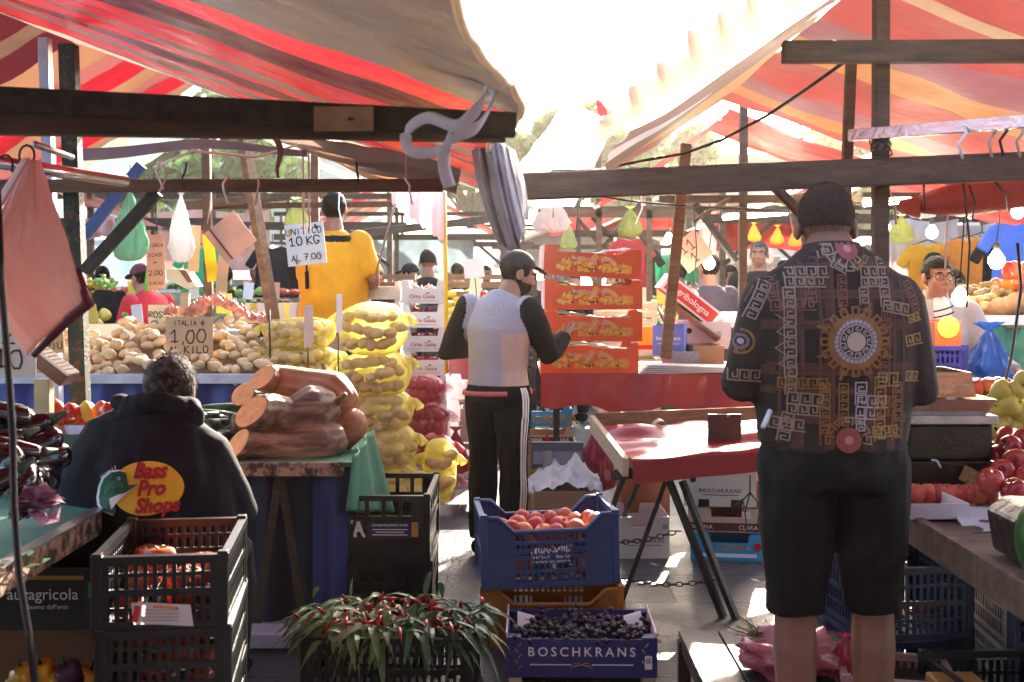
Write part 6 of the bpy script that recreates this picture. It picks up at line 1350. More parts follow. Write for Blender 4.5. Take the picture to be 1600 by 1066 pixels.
# ---- big man in the patterned shirt, back turned
YM = 3.62; xm = PX(1318, 3.5)
CLM = M('dark brown patterned shirt cloth', (.034, .019, .014), .8, .3, 3, .25, 120, col2=(.06, .034, .024))
pose = dict(hed=(0, .075, 1.548), nek=(0, .02, 1.478), sho=(0, 0, 1.415), sl=(-.175, 0, 1.335), sr=(.172, 0, 1.335), el=(-.25, .0, 1.11), er=(.236, .0, 1.10), wl=(-.16, .24, 1.13), wr=(.15, .24, 1.13),
            hl=(-.088, 0, .9), hr=(.095, 0, .9), kl=(-.105, .0, .5), kr=(.118, .02, .5), al=(-.105, -.02, .09), ar=(.115, 0, .09))
r, tob, vf, J, Rm, k = figure('tall man with his back turned in a dark greek key patterned shirt and black shorts', (xm, YM, 0), 0, 1.985, SKIN_D, CLM, DENIM, (M('dark brown cropped hair', (.06, .036, .027), .7, .4, 90, .3, 200, spec=.1), 'crop'), pose, 1.04, .9, .53, .935, vox=.012, near=True, tops='shirt', look=(.12, -.1), wr=.008, shoes=CL_BLK, hands=(1, 1), extra=lambda m: m.tube([(0, .015, 1.67), (0, .01, 1.63), (0, 0, 1.585), (0, -.005, 1.5), (0, -.005, 1.36), (0, 0, 1.2), (0, 0, 1.08)], [.1, .17, .235, .27, .262, .245, .232], 26, ry=[.085, .11, .13, .15, .155, .15, .15], xax=(1, 0, 0)))
col = MB().mat(CLM).tube([J['nek']+V(0, -.012, -.04), J['nek']+V(0, -.006, -.005), J['nek']+V(0, -.003, .018)], [.1, .088, .085], 22, ry=[.1, .09, .086], cap=False); part('collar', col, tob, solid=.008)
D = Decal(vf)
GK = [(.0, 0), (0, 1), (.8, 1), (.8, .3), (.4, .3), (.4, .65)]
BE = M('beige key print', (.3, .205, .15), .7, .12, 40, 0); BE2 = M('pale gold key print', (.36, .22, .07), .7, .15, 40, 0); RB = M('russet key print', (.2, .075, .05), .7, .15, 40, 0); GD = M('old gold print', (.26, .12, .03), .7, .2, 40, 0); SIL = M('silver print', (.4, .35, .37), .6, .1, 40, 0); PURP = M('purplish print', (.2, .11, .16), .7, .2, 40, 0); REDP = M('red glow print', (.3, .07, .06), .7, .2, 9, 0); SILB = M('beige stone print', (.48, .38, .3), .5, .1, 9, 0)
PLD = M('plaid russet print', (.11, .045, .03), .8, .2, 60, 0)
def wx(px): return PX(px, 3.46)-xm
def wz(py): return PZ(py, 3.46)
def key(x0, y0, x1, y1, mat, s_=15.5, w_=.0042):
    # chain of keys from pixel-scale plan positions given in the shirt's own plane
    X0, Z0, X1, Z1 = wx(x0), wz(y0), wx(x1), wz(y1); L = math.hypot(X1-X0, Z1-Z0); c = s_*3.46/1800; n = max(1, round(L/c)); ux, uz = (X1-X0)/L, (Z1-Z0)/L; c = L/n
    for i in range(n):
        pts = []
        for a, b_ in GK: pts.append((X0+ux*(i+a)*c-uz*(b_-.5)*c*1.05, Z0+uz*(i+a)*c+ux*(b_-.5)*c*1.05))
        D.line(pts, w_, mat, .0025, .014)
    for o in (-.5,): D.line([(X0-uz*o*c*1.05, Z0+ux*o*c*1.05), (X1-uz*o*c*1.05, Z1+ux*o*c*1.05)], w_, mat, .0024, .02)
for a in ([1235, 425, 1298, 425], [1238, 418, 1238, 388], [1235, 441, 1292, 441], [1239, 450, 1239, 560], [1212, 478, 1276, 476], [1216, 470, 1216, 430]): key(*a, BE if a[0] > 1220 else RB)
for a in ([1238, 560, 1240, 592], [1388, 486, 1384, 590], [1352, 485, 1348, 500]): key(*a, BE if a[0] < 1300 else RB)
for a in ([1349, 425, 1396, 425], [1389, 418, 1389, 385], [1349, 441, 1388, 441], [1352, 450, 1352, 476], [1388, 434, 1388, 480], [1384, 478, 1432, 486]): key(*a, BE)
for a in ([1240, 590, 1240, 618], [1236, 624, 1290, 627], [1236, 641, 1282, 643], [1238, 648, 1230, 694], [1212, 664, 1262, 668], [1222, 600, 1295, 600]): key(*a, BE if a[1] != 600 else GD)
for a in ([1346, 598, 1346, 632], [1341, 627, 1392, 630], [1338, 645, 1372, 648], [1378, 590, 1378, 690], [1374, 594, 1412, 594], [1366, 676, 1412, 676], [1345, 650, 1345, 676]): key(*a, SIL if a[0] < 1360 else BE2)
for a in ([1290, 600, 1290, 680], [1318, 600, 1318, 668], [1408, 600, 1408, 690], [1372, 625, 1408, 628], [1368, 643, 1408, 645]): key(*a, GD, 14, .004)
for a in ([1298, 380, 1298, 402], [1308, 404, 1330, 416], [1336, 412, 1352, 402]): key(*a, BE, 18)
for a in ([1318, 430, 1318, 480], [1296, 500, 1296, 520], [1270, 430, 1270, 475]): key(*a, RB, 14, .004)
# plaid bands
PLB = M('wide russet plaid print', (.085, .034, .022), .8, .25, 50, 0)
for px, ww in ((1250, .034), (1297, .026), (1360, .03), (1398, .034)): D.line([(wx(px), wz(372)), (wx(px), wz(696))], ww, PLB, .0008, .03)
for py, ww in ((410, .03), (460, .026), (508, .03), (580, .03), (612, .022), (656, .03)): D.line([(wx(1205), wz(py)), (wx(1432), wz(py))], ww, PLB, .001, .03)
for px in (1225, 1257, 1283, 1303, 1363, 1402, 1420): D.line([(wx(px), wz(375)), (wx(px), wz(695))], .009, PLD, .0012, .03)
for py in (402, 412, 455, 465, 505, 570, 585, 612, 655): D.line([(wx(1210), wz(py)), (wx(1430), wz(py))], .006, PLD, .0014, .03)
zg = [(1218, 492), (1238, 505), (1220, 520), (1240, 530), (1218, 545), (1238, 560), (1222, 570), (1240, 580)]
D.line([(wx(a), wz(b_)) for a, b_ in zg], .003, BE, .0025)
# medallions
MX, MZ = wx(1337), wz(534); kq = 3.46/1800
for i in range(16):
    a = 2*math.pi*i/16; ca, sa = math.cos(a), math.sin(a)
    for r0, r1, o in ((43, 54, .11), ): D.line([(MX+math.cos(a+o)*r0*kq, MZ+math.sin(a+o)*r0*kq), (MX+math.cos(a+o*.8)*r1*kq, MZ+math.sin(a+o*.8)*r1*kq), (MX+math.cos(a-o*.8)*r1*kq, MZ+math.sin(a-o*.8)*r1*kq), (MX+math.cos(a-o)*r0*kq, MZ+math.sin(a-o)*r0*kq)], .006, GD, .003)
    if i % 2: D.line([(MX+ca*50*kq, MZ+sa*50*kq), (MX+ca*63*kq, MZ+sa*63*kq)], .008, RB if i % 4 == 1 else GD, .003)
D.disc(MX, MZ, 36*kq, 44*kq, GD, .0026, 40); D.disc(MX, MZ, 27*kq, 36*kq, PURP, .0028, 40)
for i in range(28):
    a = 2*math.pi*i/28; D.disc(MX+math.cos(a)*31.5*kq, MZ+math.sin(a)*31.5*kq, 0, 3.2*kq, SIL, .0045, 10, rings=1)
D.disc(MX, MZ, 17*kq, 27*kq, CLM, .0034, 40); D.disc(MX, MZ, 25*kq, 27*kq, SIL, .0045, 40, rings=1)
for i in range(9):
    a = 2*math.pi*i/9; D.line([(MX+math.cos(a+da)*rr_*kq, MZ+math.sin(a+da)*rr_*kq) for rr_, da in ((25, -.25), (18.5, -.22), (18.5, .2), (22, .2), (22, .0))], .0035, SIL, .0046)
D.disc(MX, MZ, 0, 15.5*kq, SILB, .0046, 32)
for mx_, mz_, rr_, kk in ((1332, 388, 18, 1), (1326, 688, 20, 1)):
    D.disc(wx(mx_), wz(mz_), 0, rr_*kq, REDP, .003, 28); D.disc(wx(mx_), wz(mz_), 0, rr_*.35*kq, M('rose glow print', (.5, .2, .19), .7, .1, 9, 0), .0042, 16)
    for i in range(7 if mz_ > 500 else 6):
        a = (math.pi*(.0+i/6) if mz_ > 500 else math.pi*(1+i/6)); D.line([(wx(mx_)+math.cos(a+da)*q_*kq, wz(mz_)+math.sin(a+da)*q_*kq) for q_, da in ((24, -.2), (36, -.2), (36, .16), (29, .16), (29, -.02))], .0045, BE if i < 4 else GD, .003)
for (cx_, cz_, c1, c2) in ((1168, 536, PURP, GD),):
    D.disc(wx(cx_), wz(cz_), 8*kq, 13*kq, c1, .003, 20); D.disc(wx(cx_), wz(cz_), 17*kq, 21*kq, c2, .003, 24, rings=1); D.disc(wx(cx_), wz(cz_), 0, 5*kq, SIL, .003, 10, rings=1)
key(1208, 440, 1180, 500, BE, 16); key(1190, 430, 1168, 470, RB, 15); key(1150, 590, 1200, 592, BE, 15, .004); key(1172, 548, 1150, 552, GD, 14)
key(1430, 500, 1452, 495, BE2, 15); key(1425, 535, 1455, 530, BE2, 15); key(1425, 590, 1452, 592, BE2, 14); key(1432, 440, 1446, 490, RB, 14)
part('key_print', D.mb, tob)
single('paper_slip', MB().mat(PRWHITE).tube([P(1203, 642, 3.5), P(1192, 668, 3.45)], .008, 8), 'white rolled paper slip sticking out at the left hip of the patterned shirt man', 'paper')
# ---- man in the tracksuit lifting the red boxes
def top_mid(p):
    # sleeves black, back lilac grey, right panel pale
    if segd(p, V(-.205, -.02, 1.4), V(-.3, -.06, 1.15)) < .075 and p.x < -.165 or segd(p, V(-.3, -.06, 1.15), V(-.12, .22, 1.2)) < .07 and p.x < -.17: return CL_BLK
    if (segd(p, V(.215, 0, 1.39), V(.27, .1, 1.15)) < .08 and p.x > .17) or segd(p, V(.27, .1, 1.15), V(.24, .36, 1.22)) < .07 and p.y > .1: return CL_BLK
    if p.z < .97: return CL_BLK
    if p.x > .085 and p.z < 1.27: return CL_PALE
    return CL_GREY
pm = dict(el=(-.3, -.06, 1.15), wl=(-.12, .25, 1.2), er=(.275, .1, 1.14), wr=(.24, .37, 1.22), nek=(.04, .05, 1.475), hed=(.075, .1, 1.6), sho=(.025, .025, 1.405), chs=(.01, .0, 1.28), sr=(.185, .015, 1.40))
xmid = PX(778, 6.6)
r, tob, vf, J, Rm, k = figure('bearded man in a lilac grey sweatshirt and striped track trousers lifting red boxes', (xmid, 6.6, 0), R(-27), 1.76, SKIN, top_mid, CL_BLK, (HAIR_B, 'short'), pm, .98, 1, 1, .9, vox=.0085, near=True, tops='sweatshirt', look=(.8, -.28), hat=M('dark brown cap cloth', (.03, .022, .02), .8, .2, 9, .2), beard=HAIR_B, wr=.009, shoes=CL_BLK)
part('waist_band', MB().mat(M('coral waist band', (.75, .15, .16), .6, .1, 9, .1)).tube([J['pel']+V(0, -.004, -.015), J['pel']+V(0, -.004, .012)], [.205, .2], 24, ry=[.158, .155], cap=False), tob, solid=.004)
bt = None
trs = [c for c in r.children if c.name.startswith('trousers')][0]
tb = BVHTree.FromPolygons([v.co[:] for v in trs.data.vertices], [tuple(p.vertices) for p in trs.data.polygons])
for s_i, dphi in enumerate((-.2, .0, .2)):
    m = MB().mat(PRWHITE); pts = []
    for i in range(36):
        f = i/35; c = J['hr'].lerp(J['kr'], min(1, f*2)) if f < .5 else J['kr'].lerp(J['ar'], (f-.5)*2)
        if f < .5: c = J['hr'].lerp(J['kr'], f*2)+V(0, 0, .06*(1-2*f))
        ph = R(-22)+dphi*(.75 if f < .2 else 1); d = V(math.cos(ph), math.sin(ph), 0); row = []
        for o in (-1, 1):
            h_ = tb.ray_cast(c+d*.5+V(-d.y, d.x, 0)*o*.0065, -d)
            row.append(h_[0]+d*.004 if h_[0] else None)
        pts.append(row)
    for a_, b_ in zip(pts[:-1], pts[1:]):
        if None not in a_+b_: m.add([a_[0], a_[1], b_[1], b_[0]], [(0, 1, 2, 3)])
    part('white_stripe', m, trs)
# ---- man in the yellow shirt
py_ = dict(el=(-.24, .1, 1.14), wl=(-.12, .3, 1.1), er=(.29, -.02, 1.17), wr=(.2, .22, 1.1), hed=(-.01, .035, 1.63))
single('step_platform', MB().mat(WOOD_M).box((PX(525, 7.75), 7.9, .2), (.9, .8, .4)), 'low wooden platform the yellow shirted man stands on', 'platform')
r, tob, vf, J, Rm, k = figure('man in a yellow polo shirt seen from behind at the potato sacks', (PX(518, 7.65), 7.75, .4), R(-12), 1.76, SKIN_D, lambda p: CL_BLK if (1.41 < p.z < 1.455 and abs(p.x) < .15 and p.y < .05) else CL_YEL, CL_BLK, (HAIR_B, 'short'), py_, 1.34, .45, 1, .84, vox=.013, tops='polo_shirt', look=(-.2, 0), hat=None, wr=.009, shoes=CL_BLK)
D = Decal(vf)
for z0, z1, w_ in ((1.27, 1.2, .016), (1.2, 1.12, .035), (1.12, 1.05, .055), (1.05, .98, .075), (.98, .9, .09)): D.line([(-.13+.1*(1.27-z0), z0*k), (-.13+.1*(1.27-z1), z1*k)], w_, CL_BLK, .004)
part('black_panel', D.mb, tob)
# ---- others farther back
figure('man in a red shirt and dark red peaked cap bending over fruit at left', (PX(226, 9.6), 9.9, 0), R(55), 1.74, SKIN, CL_RED, CL_BLK, (HAIR_B, 'short'), dict(sho=(0, .1, 1.38), chs=(0, .06, 1.27), nek=(0, .15, 1.45), hed=(0, .2, 1.58), sl=(-.185, .1, 1.37), sr=(.185, .1, 1.37), el=(-.22, .2, 1.12), er=(.22, .2, 1.12), wl=(-.16, .42, 1.0), wr=(.16, .42, 1.0)), 1.0, 1, 1, .86, hat=M('dark red cap cloth', (.12, .01, .025), .8, .2, 9, .2), look=(0, -.3), shoes=CL_BLK)
figure('man in a black jacket seen from behind near the white cartons', (PX(668, 11.4), 11.5, 0), R(8), 1.86, SKIN_D, CL_BLK, CL_BLK, (HAIR_B, 'crop'), None, 1.1, 1, 1, .84, look=(.1, 0), shoes=CL_BLK)
figure('man in a dark cap looking left, beside the black jacketed man', (PX(640, 11.9), 12.1, 0), R(60), 1.72, SKIN, CL_NAVY, CL_BLK, (HAIR_B, 'short'), None, 1.0, 1, 1, .84, hat=CL_NAVY, look=(0, -.2), shoes=CL_BLK)
figure('person in a dark top half hidden behind the yellow shirt', (PX(584, 10.4), 10.4, 0), R(-30), 1.7, SKIN, CL_NAVY, CL_BLK, (HAIR_B, 'short'), dict(er=(.26, .1, 1.2), wr=(.2, .3, 1.3)), 1.0, .4, 1, .86, shoes=CL_BLK)
figure('smiling grey haired man in a dark jacket at the back, left of the patterned shirt', (PX(1186, 10.9), 10.9, .06), R(172), 1.86, SKIN, CL_NAVY, CL_BLK, (HAIR_G, 'crop'), None, 1.1, 1, 1, .84, look=(.2, 0), shoes=CL_BLK, near=True)
figure('person in a purplish dark hooded top behind the glowing lamp', (PX(1112, 9.6), 9.7, 0), R(20), 1.78, SKIN_D, M('purplish dark cloth', (.06, .045, .07), .85, .2, 9, .3), CL_BLK, (HAIR_B, 'long'), None, 1.15, 1, 1, .84, shoes=CL_BLK)
figure('distant person with brown hair above the topmost red box', (PX(898, 12.5), 12.6, 0), R(30), 1.74, SKIN, CL_NAVY, CL_BLK, (M('brown hair', (.08, .04, .025), .5, .3, 60, .3), 'short'), None, 1, 1, 1, .86, shoes=CL_BLK)
figure('distant shopper in a pale blue top behind the red boxes', (PX(935, 14), 14.2, 0), R(160), 1.7, SKIN, M('pale blue cloth', (.3, .45, .62), .85, .1, 9, .2), CL_NAVY, (HAIR_B, 'short'), None, 1, .5, 1, .86, shoes=CL_BLK)
figure('distant shopper with an orange face glow near the crossed braces', (PX(961, 12), 12.1, 0), R(140), 1.66, SKIN, CL_WHT, CL_NAVY, (HAIR_B, 'short'), None, 1, .5, 1, .86, shoes=CL_BLK)
figure('stallholder with dark hair and an orange top at the lamp lit stall', (PX(1472, 10.2), 10.4, 0), R(195), 1.8, SKIN_D, CL_ORG, CL_BLK, (HAIR_B, 'short'), None, 1, .5, 1, .86, shoes=CL_BLK)
figure('shopper in a yellow top bending behind the bare bulb at right', (PX(1522, 9.0), 9.1, 0), R(120), 1.72, SKIN, CL_YEL, CL_BLK, (HAIR_B, 'long'), dict(sho=(0, .1, 1.36), nek=(0, .14, 1.43), hed=(0, .2, 1.55), sl=(-.185, .1, 1.35), sr=(.185, .1, 1.35), el=(-.22, .25, 1.12), er=(.22, .25, 1.12), wl=(-.16, .46, 1.0), wr=(.16, .46, 1.0)), 1, 1, 1, .86, shoes=CL_BLK)
figure('shopper in dark blue at the far end of the aisle', (PX(760, 17), 17.2, 0), R(180), 1.74, SKIN, CL_NAVY, CL_BLK, (HAIR_B, 'short'), None, 1, 1, 1, .86, shoes=CL_BLK)
figure('shopper in a white top walking at the far end of the aisle', (PX(800, 20), 20.2, 0), R(10), 1.68, SKIN, CL_WHT, CL_NAVY, (HAIR_B, 'long'), None, 1, .4, 1, .86, shoes=CL_BLK)
figure('shopper in a red jumper behind the hanging white bag at left', (PX(300, 15), 15.2, 0), R(150), 1.7, SKIN, CL_RED, CL_NAVY, (HAIR_B, 'short'), None, 1, 1, 1, .86, shoes=CL_BLK)
rp = random.Random(31)
for px, Y, rz_, top_, t_, H_ in ((352, 12.6, 20, CL_NAVY, 'shopper in dark blue left of the leaning post, far behind the onions', 1.7), (402, 13.4, 170, CL_BLK, 'shopper in black behind the leaning post', 1.76), (545, 15.0, 200, CL_BLK, 'shopper in a black coat far behind the white wooden crates', 1.72), (715, 14.2, 10, CL_NAVY, 'shopper in dark blue seen from behind, right of the yellow pole', 1.75), (735, 15.5, 190, CL_BLK, 'shopper in black facing the viewer far behind the blank white card', 1.66), (1062, 13.0, 15, CL_BLK, 'shopper in black behind the leaning peeling post', 1.74), (1140, 12.2, 200, CL_GREY, 'shopper in a grey top behind the diamond card', 1.7), (1225, 13.5, 160, CL_BLK, 'shopper in black behind the small yellow bags', 1.78), (160, 12.4, 25, CL_BLK, 'shopper in black behind the red shirted man', 1.7), (62, 12.0, 200, CL_GREY, 'shopper in grey at the far left behind the red cloth', 1.72), (1005, 15.2, 180, CL_RED, 'shopper in red far behind the red boxes', 1.68), (860, 13.2, 170, CL_NAVY, 'shopper in dark blue between the tracksuit man and the red boxes', 1.7), (1405, 12.0, 170, CL_BLK, 'shopper in black right of the timber post', 1.74)):
    figure(t_, (PX(px, Y), Y, 0), R(rz_), H_, SKIN if px % 2 else SKIN_D, top_, CL_BLK, (HAIR_B, rp.choice(('short', 'long', 'crop'))), None, rp.uniform(.95, 1.1), 1, 1, .86, shoes=CL_BLK, vox=.017)
# ---- lady with glasses at the right
LW = M('pale grey cardigan', (.42, .39, .41), .85, .06, 9, .25, 60)
YL = 6.7
pl_ = dict(hed=(.01, .035, 1.615), el=(-.27, .1, 1.14), wl=(-.36, .34, 1.06), er=(.26, .06, 1.13), wr=(.2, .3, 1.05))
r, tob, vf, J, Rm, k = figure('woman with short black hair and glasses in a pale cardigan at the right', (PX(1464, YL), YL, 0), R(178), 1.72, SKIN, LW, CL_BLK, (HAIR_B, 'short'), pl_, 1.0, .88, 1, .84, vox=.011, near=True, tops='cardigan', look=(-.12, .0), wr=.006, shoes=CL_BLK, female=True)
g_ = MB().mat(M('brown glasses frame', (.08, .02, .015), .3, .1, 9, 0))
for sx in (-1, 1):
    c = J['hed']+Rm @ (V(sx*.032, .108, .002)*k); g_.tube([c+Rm @ V(.026*math.cos(a), -.006*abs(math.cos(a)), .02*math.sin(a)) for a in np.linspace(0, 6.2832, 17)], .0024, 6, cap=False)
    g_.tube([J['hed']+Rm @ (V(sx*.058, .1, .004)*k), J['hed']+Rm @ (V(sx*.08, .0, .005)*k)], .002, 5)
g_.tube([J['hed']+Rm @ (V(-.008, .112, .005)*k), J['hed']+Rm @ (V(.008, .112, .005)*k)], .002, 5); part('glasses', g_, r)
sh = MB().mat(PRWHITE).ell(J['sho']+V(0, .055, -.05), (.075, .085, .15), 16, 12).mat(CL_NAVY)
for i in range(7):
    z_ = -.14+.035*i; w_ = .075*math.sqrt(max(.1, 1-(z_/.16)**2)); sh.tube([J['sho']+V(w_*math.cos(a), .055+.088*math.sin(a)*math.sqrt(max(.1, 1-(z_/.16)**2))+.001, -.05+z_-.02*math.cos(a)) for a in np.linspace(.3, 2.84, 12)], .0045, 5)
part('striped_top', sh, r)
# ================================================================ RIGHT SIDE
t = thing('market_counter', 'timber counter in the right foreground carrying the black scale and apples', 'counter', (1.95, 3.4, 0), world=True)
part('top', MB().mat(WOOD_B).box((2.1, 3.5, .775), (1.5, 3.2, .03)), t)
part('edge_board', MB().mat(WOOD_B).box((1.335, 3.45, .755), (.03, 3.1, .1)), t, bevel=.003)
for x, y in ((1.5, 2.6), (1.5, 4.6), (2.6, 4.6)): part('leg', MB().mat(WOOD_D).beam((x, y, 0), (x+.0, y, .76), .045, .045), t)
part('trestle_brace', MB().mat(WOOD_D).beam((1.45, 3.05, .72), (1.62, 3.4, 0), .03, .04), t); part('trestle_brace', MB().mat(WOOD_D).beam((1.52, 3.0, .72), (1.5, 3.35, 0), .03, .04), t)
q = MB().mat(PAPER).grid(lambda u, v: V(PX(1408, 4.3)+.75*u, 3.62+.7*v, .797+.03*noise.noise(V(u*6, v*6, 2))+.04*u*(1-v)), 30, 24, uv=False); single('wrapping_paper', q, 'sunlit crumpled white paper on the right counter in front of the scale', 'paper')
r = thing('weighing_scale', 'black market scale with stacked steel trays on the right counter', 'scale', (PX(1485, 4.15), 4.3, .8), world=True)
BLK = M('black scale casing', (.02, .018, .014), .35, .3, 12, .1, 60); Y0 = 4.15
def bx(px0, py0, px1, py1, d, m, bev=.004, name='casing', dy=0): return part(name, MB().mat(m).box(((PX(px0, Y0)+PX(px1, Y0))/2, Y0+d/2+dy, (PZ(py0, Y0)+PZ(py1, Y0))/2), (PX(px1, Y0)-PX(px0, Y0), d, PZ(py0, Y0)-PZ(py1, Y0))), r, bevel=bev)
bx(1402, 722, 1560, 776, .36, BLK, name='base'); bx(1422, 664, 1556, 722, .32, BLK, .01, 'body', .02); bx(1412, 650, 1561, 664, .36, STEEL, .004, 'platform')
part('tray', tray(PX(1414, Y0), PX(1556, Y0), Y0-.01, Y0+.34, PZ(652, Y0), PZ(624, Y0), .03, M('warm brushed steel', (.62, .48, .36), .3, .2, 20, .1, 60, metal=.9)), r)
part('upper_tray', tray(PX(1411, Y0+.1), PX(1515, Y0+.1), Y0+.08, Y0+.36, PZ(624, Y0), PZ(598, Y0)+.03, -.012, M('dull brown metal', (.5, .36, .27), .28, .2, 12, .1, metal=.9)), r)
part('casing_cable', MB().mat(PRWHITE).tube([P(1456, 719, 4.12), P(1464, 720, 4.1), P(1470, 731, 4.1)], .004, 6), r)
q = MB().mat(M('gold label', (.4, .25, .08), .5, .5, 60, 0)).box(P(1516, 744, 4.13), (.066, .004, .055), Euler((0, R(25), 0)).to_matrix()); part('label', q, r)
for i, (px, py, Y, s_) in enumerate([(1548, 752, 3.95, 1.25), (1566, 740, 4.05, 1.3), (1590, 725, 4.1, 1.35), (1580, 700, 4.2, 1.3), (1600, 690, 4.3, 1.3), (1560, 716, 4.25, 1.3), (1605, 750, 4.0, 1.3), (1620, 715, 4.1, 1.3), (1585, 768, 3.9, 1.2), (1630, 690, 4.2, 1.3), (1575, 685, 4.4, 1.2), (1630, 760, 3.9, 1.2), (1604, 735, 4.15, 1.2)]):
    fruit('round', APPLE, 'apple', 'shiny dark red apple in the heap right of the black scale', 'apple', P(px, py, Y), 'red apples right of the scale', s_, 0, (rnd(-1.2, 1.2), rnd(-1.2, 1.2), rnd(0, 6)))
for i in range(26):
    px, py = [(1590, 610), (1566, 612), (1612, 628), (1578, 632), (1596, 648), (1570, 655), (1612, 664), (1586, 672), (1560, 640), (1630, 610), (1625, 645), (1560, 668), (1600, 596)][i % 13]
    fruit('round', QUINCE, 'apple', 'yellow green apple in the heap at the right edge', 'apple', P(px+(8 if i > 12 else 0), py+(4 if i > 12 else 0), 4.6+.16*(i > 12)+.02*(i % 3)), 'yellow green apples at the right edge', 1.2, 0, (rnd(-1.2, 1.2), rnd(-1.2, 1.2), rnd(0, 6)))
single('fruit_stand', MB().mat(WOOD_M).box((PX(1610, 4.7), 4.75, PZ(680, 4.7)/2), (.5, .5, PZ(680, 4.7))), 'wooden box stand under the yellow green apples', 'stand')
for i in range(20):
    px = 1440+7*i; Y = 5.2+.1*(i % 3); fruit('round', [PEACH, PLUM, ORANGE][(i*7) % 3], 'fruit', ['peach', 'dark plum', 'orange'][(i*7) % 3]+' in the row behind the steel scale trays', 'fruit', P(px, 606-4*(i % 2), Y), ['peaches', 'plums', 'oranges'][(i*7) % 3]+' behind the steel scale trays', 1.0)
single('fruit_bench', MB().mat(WOOD_M).box((PX(1540, 5.3), 5.4, PZ(615, 5.3)-.05), (.9, .5, .06)), 'plank bench under the peaches behind the steel trays', 'bench')
for i in range(9): fruit('round', PEACH, 'peach', 'peach lying before the base of the black scale on the counter', 'peach', (PX(1420+16*i, 4.0), 4.02, .835), 'peaches before the black scale', .95)
q = MB().mat(M('brown leather like bag', (.03, .017, .015), .3, .4, 8, .35, 24)); 
zz = .8
q.prism([(0, 0), (.5, 0), (.5, .1), (.34, .145), (.03, .16), (-.02, .12)], .2, Matrix.Translation((1.4, 3.16, .8))); single('dark_bag', q, 'dark brown shiny bag standing on the right counter before the apples', 'bag', bevel=.012)
q = MB().mat(MELON).ell((0, 0, 0), (.1, .1, .13), 20, 14, None, .04, 6, 2); single('melon', q, 'green melon at the right edge of the counter', 'melon', loc=P(1650, 846, 3.0))
carton('torn white carton of sunlit paper on the right counter', (PX(1470, 3.75), 3.9, .8), R(3), .2, .25, .05, OG)
# crates under the counter
for i in range(2):
    st = MB().mat(M('faded red lettering', (.25, .05, .05), .6, .1, 5, 0)).scribble(plane(0, -.213, .11), .2, .024, 22, 3).scribble(plane(0, -.213, .085), .16, .012, 22, 9) if i else None
    crate('navy plastic crate under the right counter, '+('upper one with red lettering' if i else 'lower one'), (PX(1450, 4.05), 4.4, .27*i), R(8), .4, .42, .265, CR_NAVY, 'navy crates under the right counter', sticker=st)
for i in range(2): crate('second navy crate column further right under the counter, '+('upper' if i else 'lower')+' one', (1.98, 4.3, .27*i), R(-4), .4, .42, .265, CR_NAVY, 'navy crates under the right counter')
crate('pale pink plastic crate on the ground by the right leg of the patterned shirt man', (PX(1425, 3.75), 3.92, .0), R(-12), .36, .3, .27, CR_PNK, None)
crate('green black plastic crate at the bottom right corner', (PX(1610, 3.6), 3.8, 0), R(4), .4, .4, .3, CR_BLK, None)
single('plastic_tub', MB().mat(CR_YEL).box((PX(1520, 3.6), 3.7, .27), (.16, .2, .05)), 'yellow plastic tub lid under the right counter', 'lid', bevel=.01)  # a flat lid alone, with no tub under it
r = thing('wooden_crate', 'wooden crate base showing between the legs of the patterned shirt man', 'crate', (PX(1345, 5.2), 5.3, 0), world=True)
for k in range(4): part('slat', MB().mat(WOOD_L).box((PX(1345, 5.2), 5.15+.09*k, .12), (.3, .07, .012)), r)
part('frame', MB().mat(WOOD_M).box((PX(1345, 5.2), 5.3, .06), (.3, .36, .1)), r)
# low bench and the pink bag
t = thing('low_bench', 'low dark plank bench in front of the patterned shirt man', 'bench', (1.0, 4.1, 0), world=True)
for k in range(5): part('plank', MB().mat(M('dark bench paint', (.03, .03, .033), .5, .4, 9, .25, 50, streak=(6, 1, 6))).box((.72+.155*k, 4.05, .21), (.147, .85, .022)), t, bevel=.003)
for x in (.66, 1.36):
    for y in (3.7, 4.42): part('leg', MB().mat(WOOD_D).beam((x, y, 0), (x, y, .198), .045, .045), t)
part('rail', MB().mat(WOOD_D).box((.66, 4.06, .175), (.025, .66, .04)), t)
q = MB().mat(M('pink plastic wrap', (.55, .12, .17), .2, .3, 6, .5, 14, trans=.2, coat=.3, col2=(.75, .4, .42))).ell((0, 0, 0), (.17, .14, .08), 30, 18, None, .5, 14, 4)
g2 = thing('wrapped_bag', 'pink plastic wrapped bag of garlic lying on the low bench at the bottom', 'bag', (PX(1235, 4.0), 4.0, .29)); part('wrap', q, g2)
q = MB().mat(STEM); rs = random.Random(4)
for i in range(26): a = V(-.1+rs.uniform(-.03, .03), rs.uniform(-.03, .03), .06); q.tube([a, a+V(-rs.uniform(.0, .09), rs.uniform(-.04, .04), rs.uniform(.0, .06))], .002, 4)
part('stalks', q, g2)
single('plastic_bag', bag_mesh(PNKBAG, .13, .14, 33, .4), 'small shiny pink plastic bag between the feet of the patterned shirt man', 'plastic bag', loc=(PX(1320, 3.95), 3.95, .36))
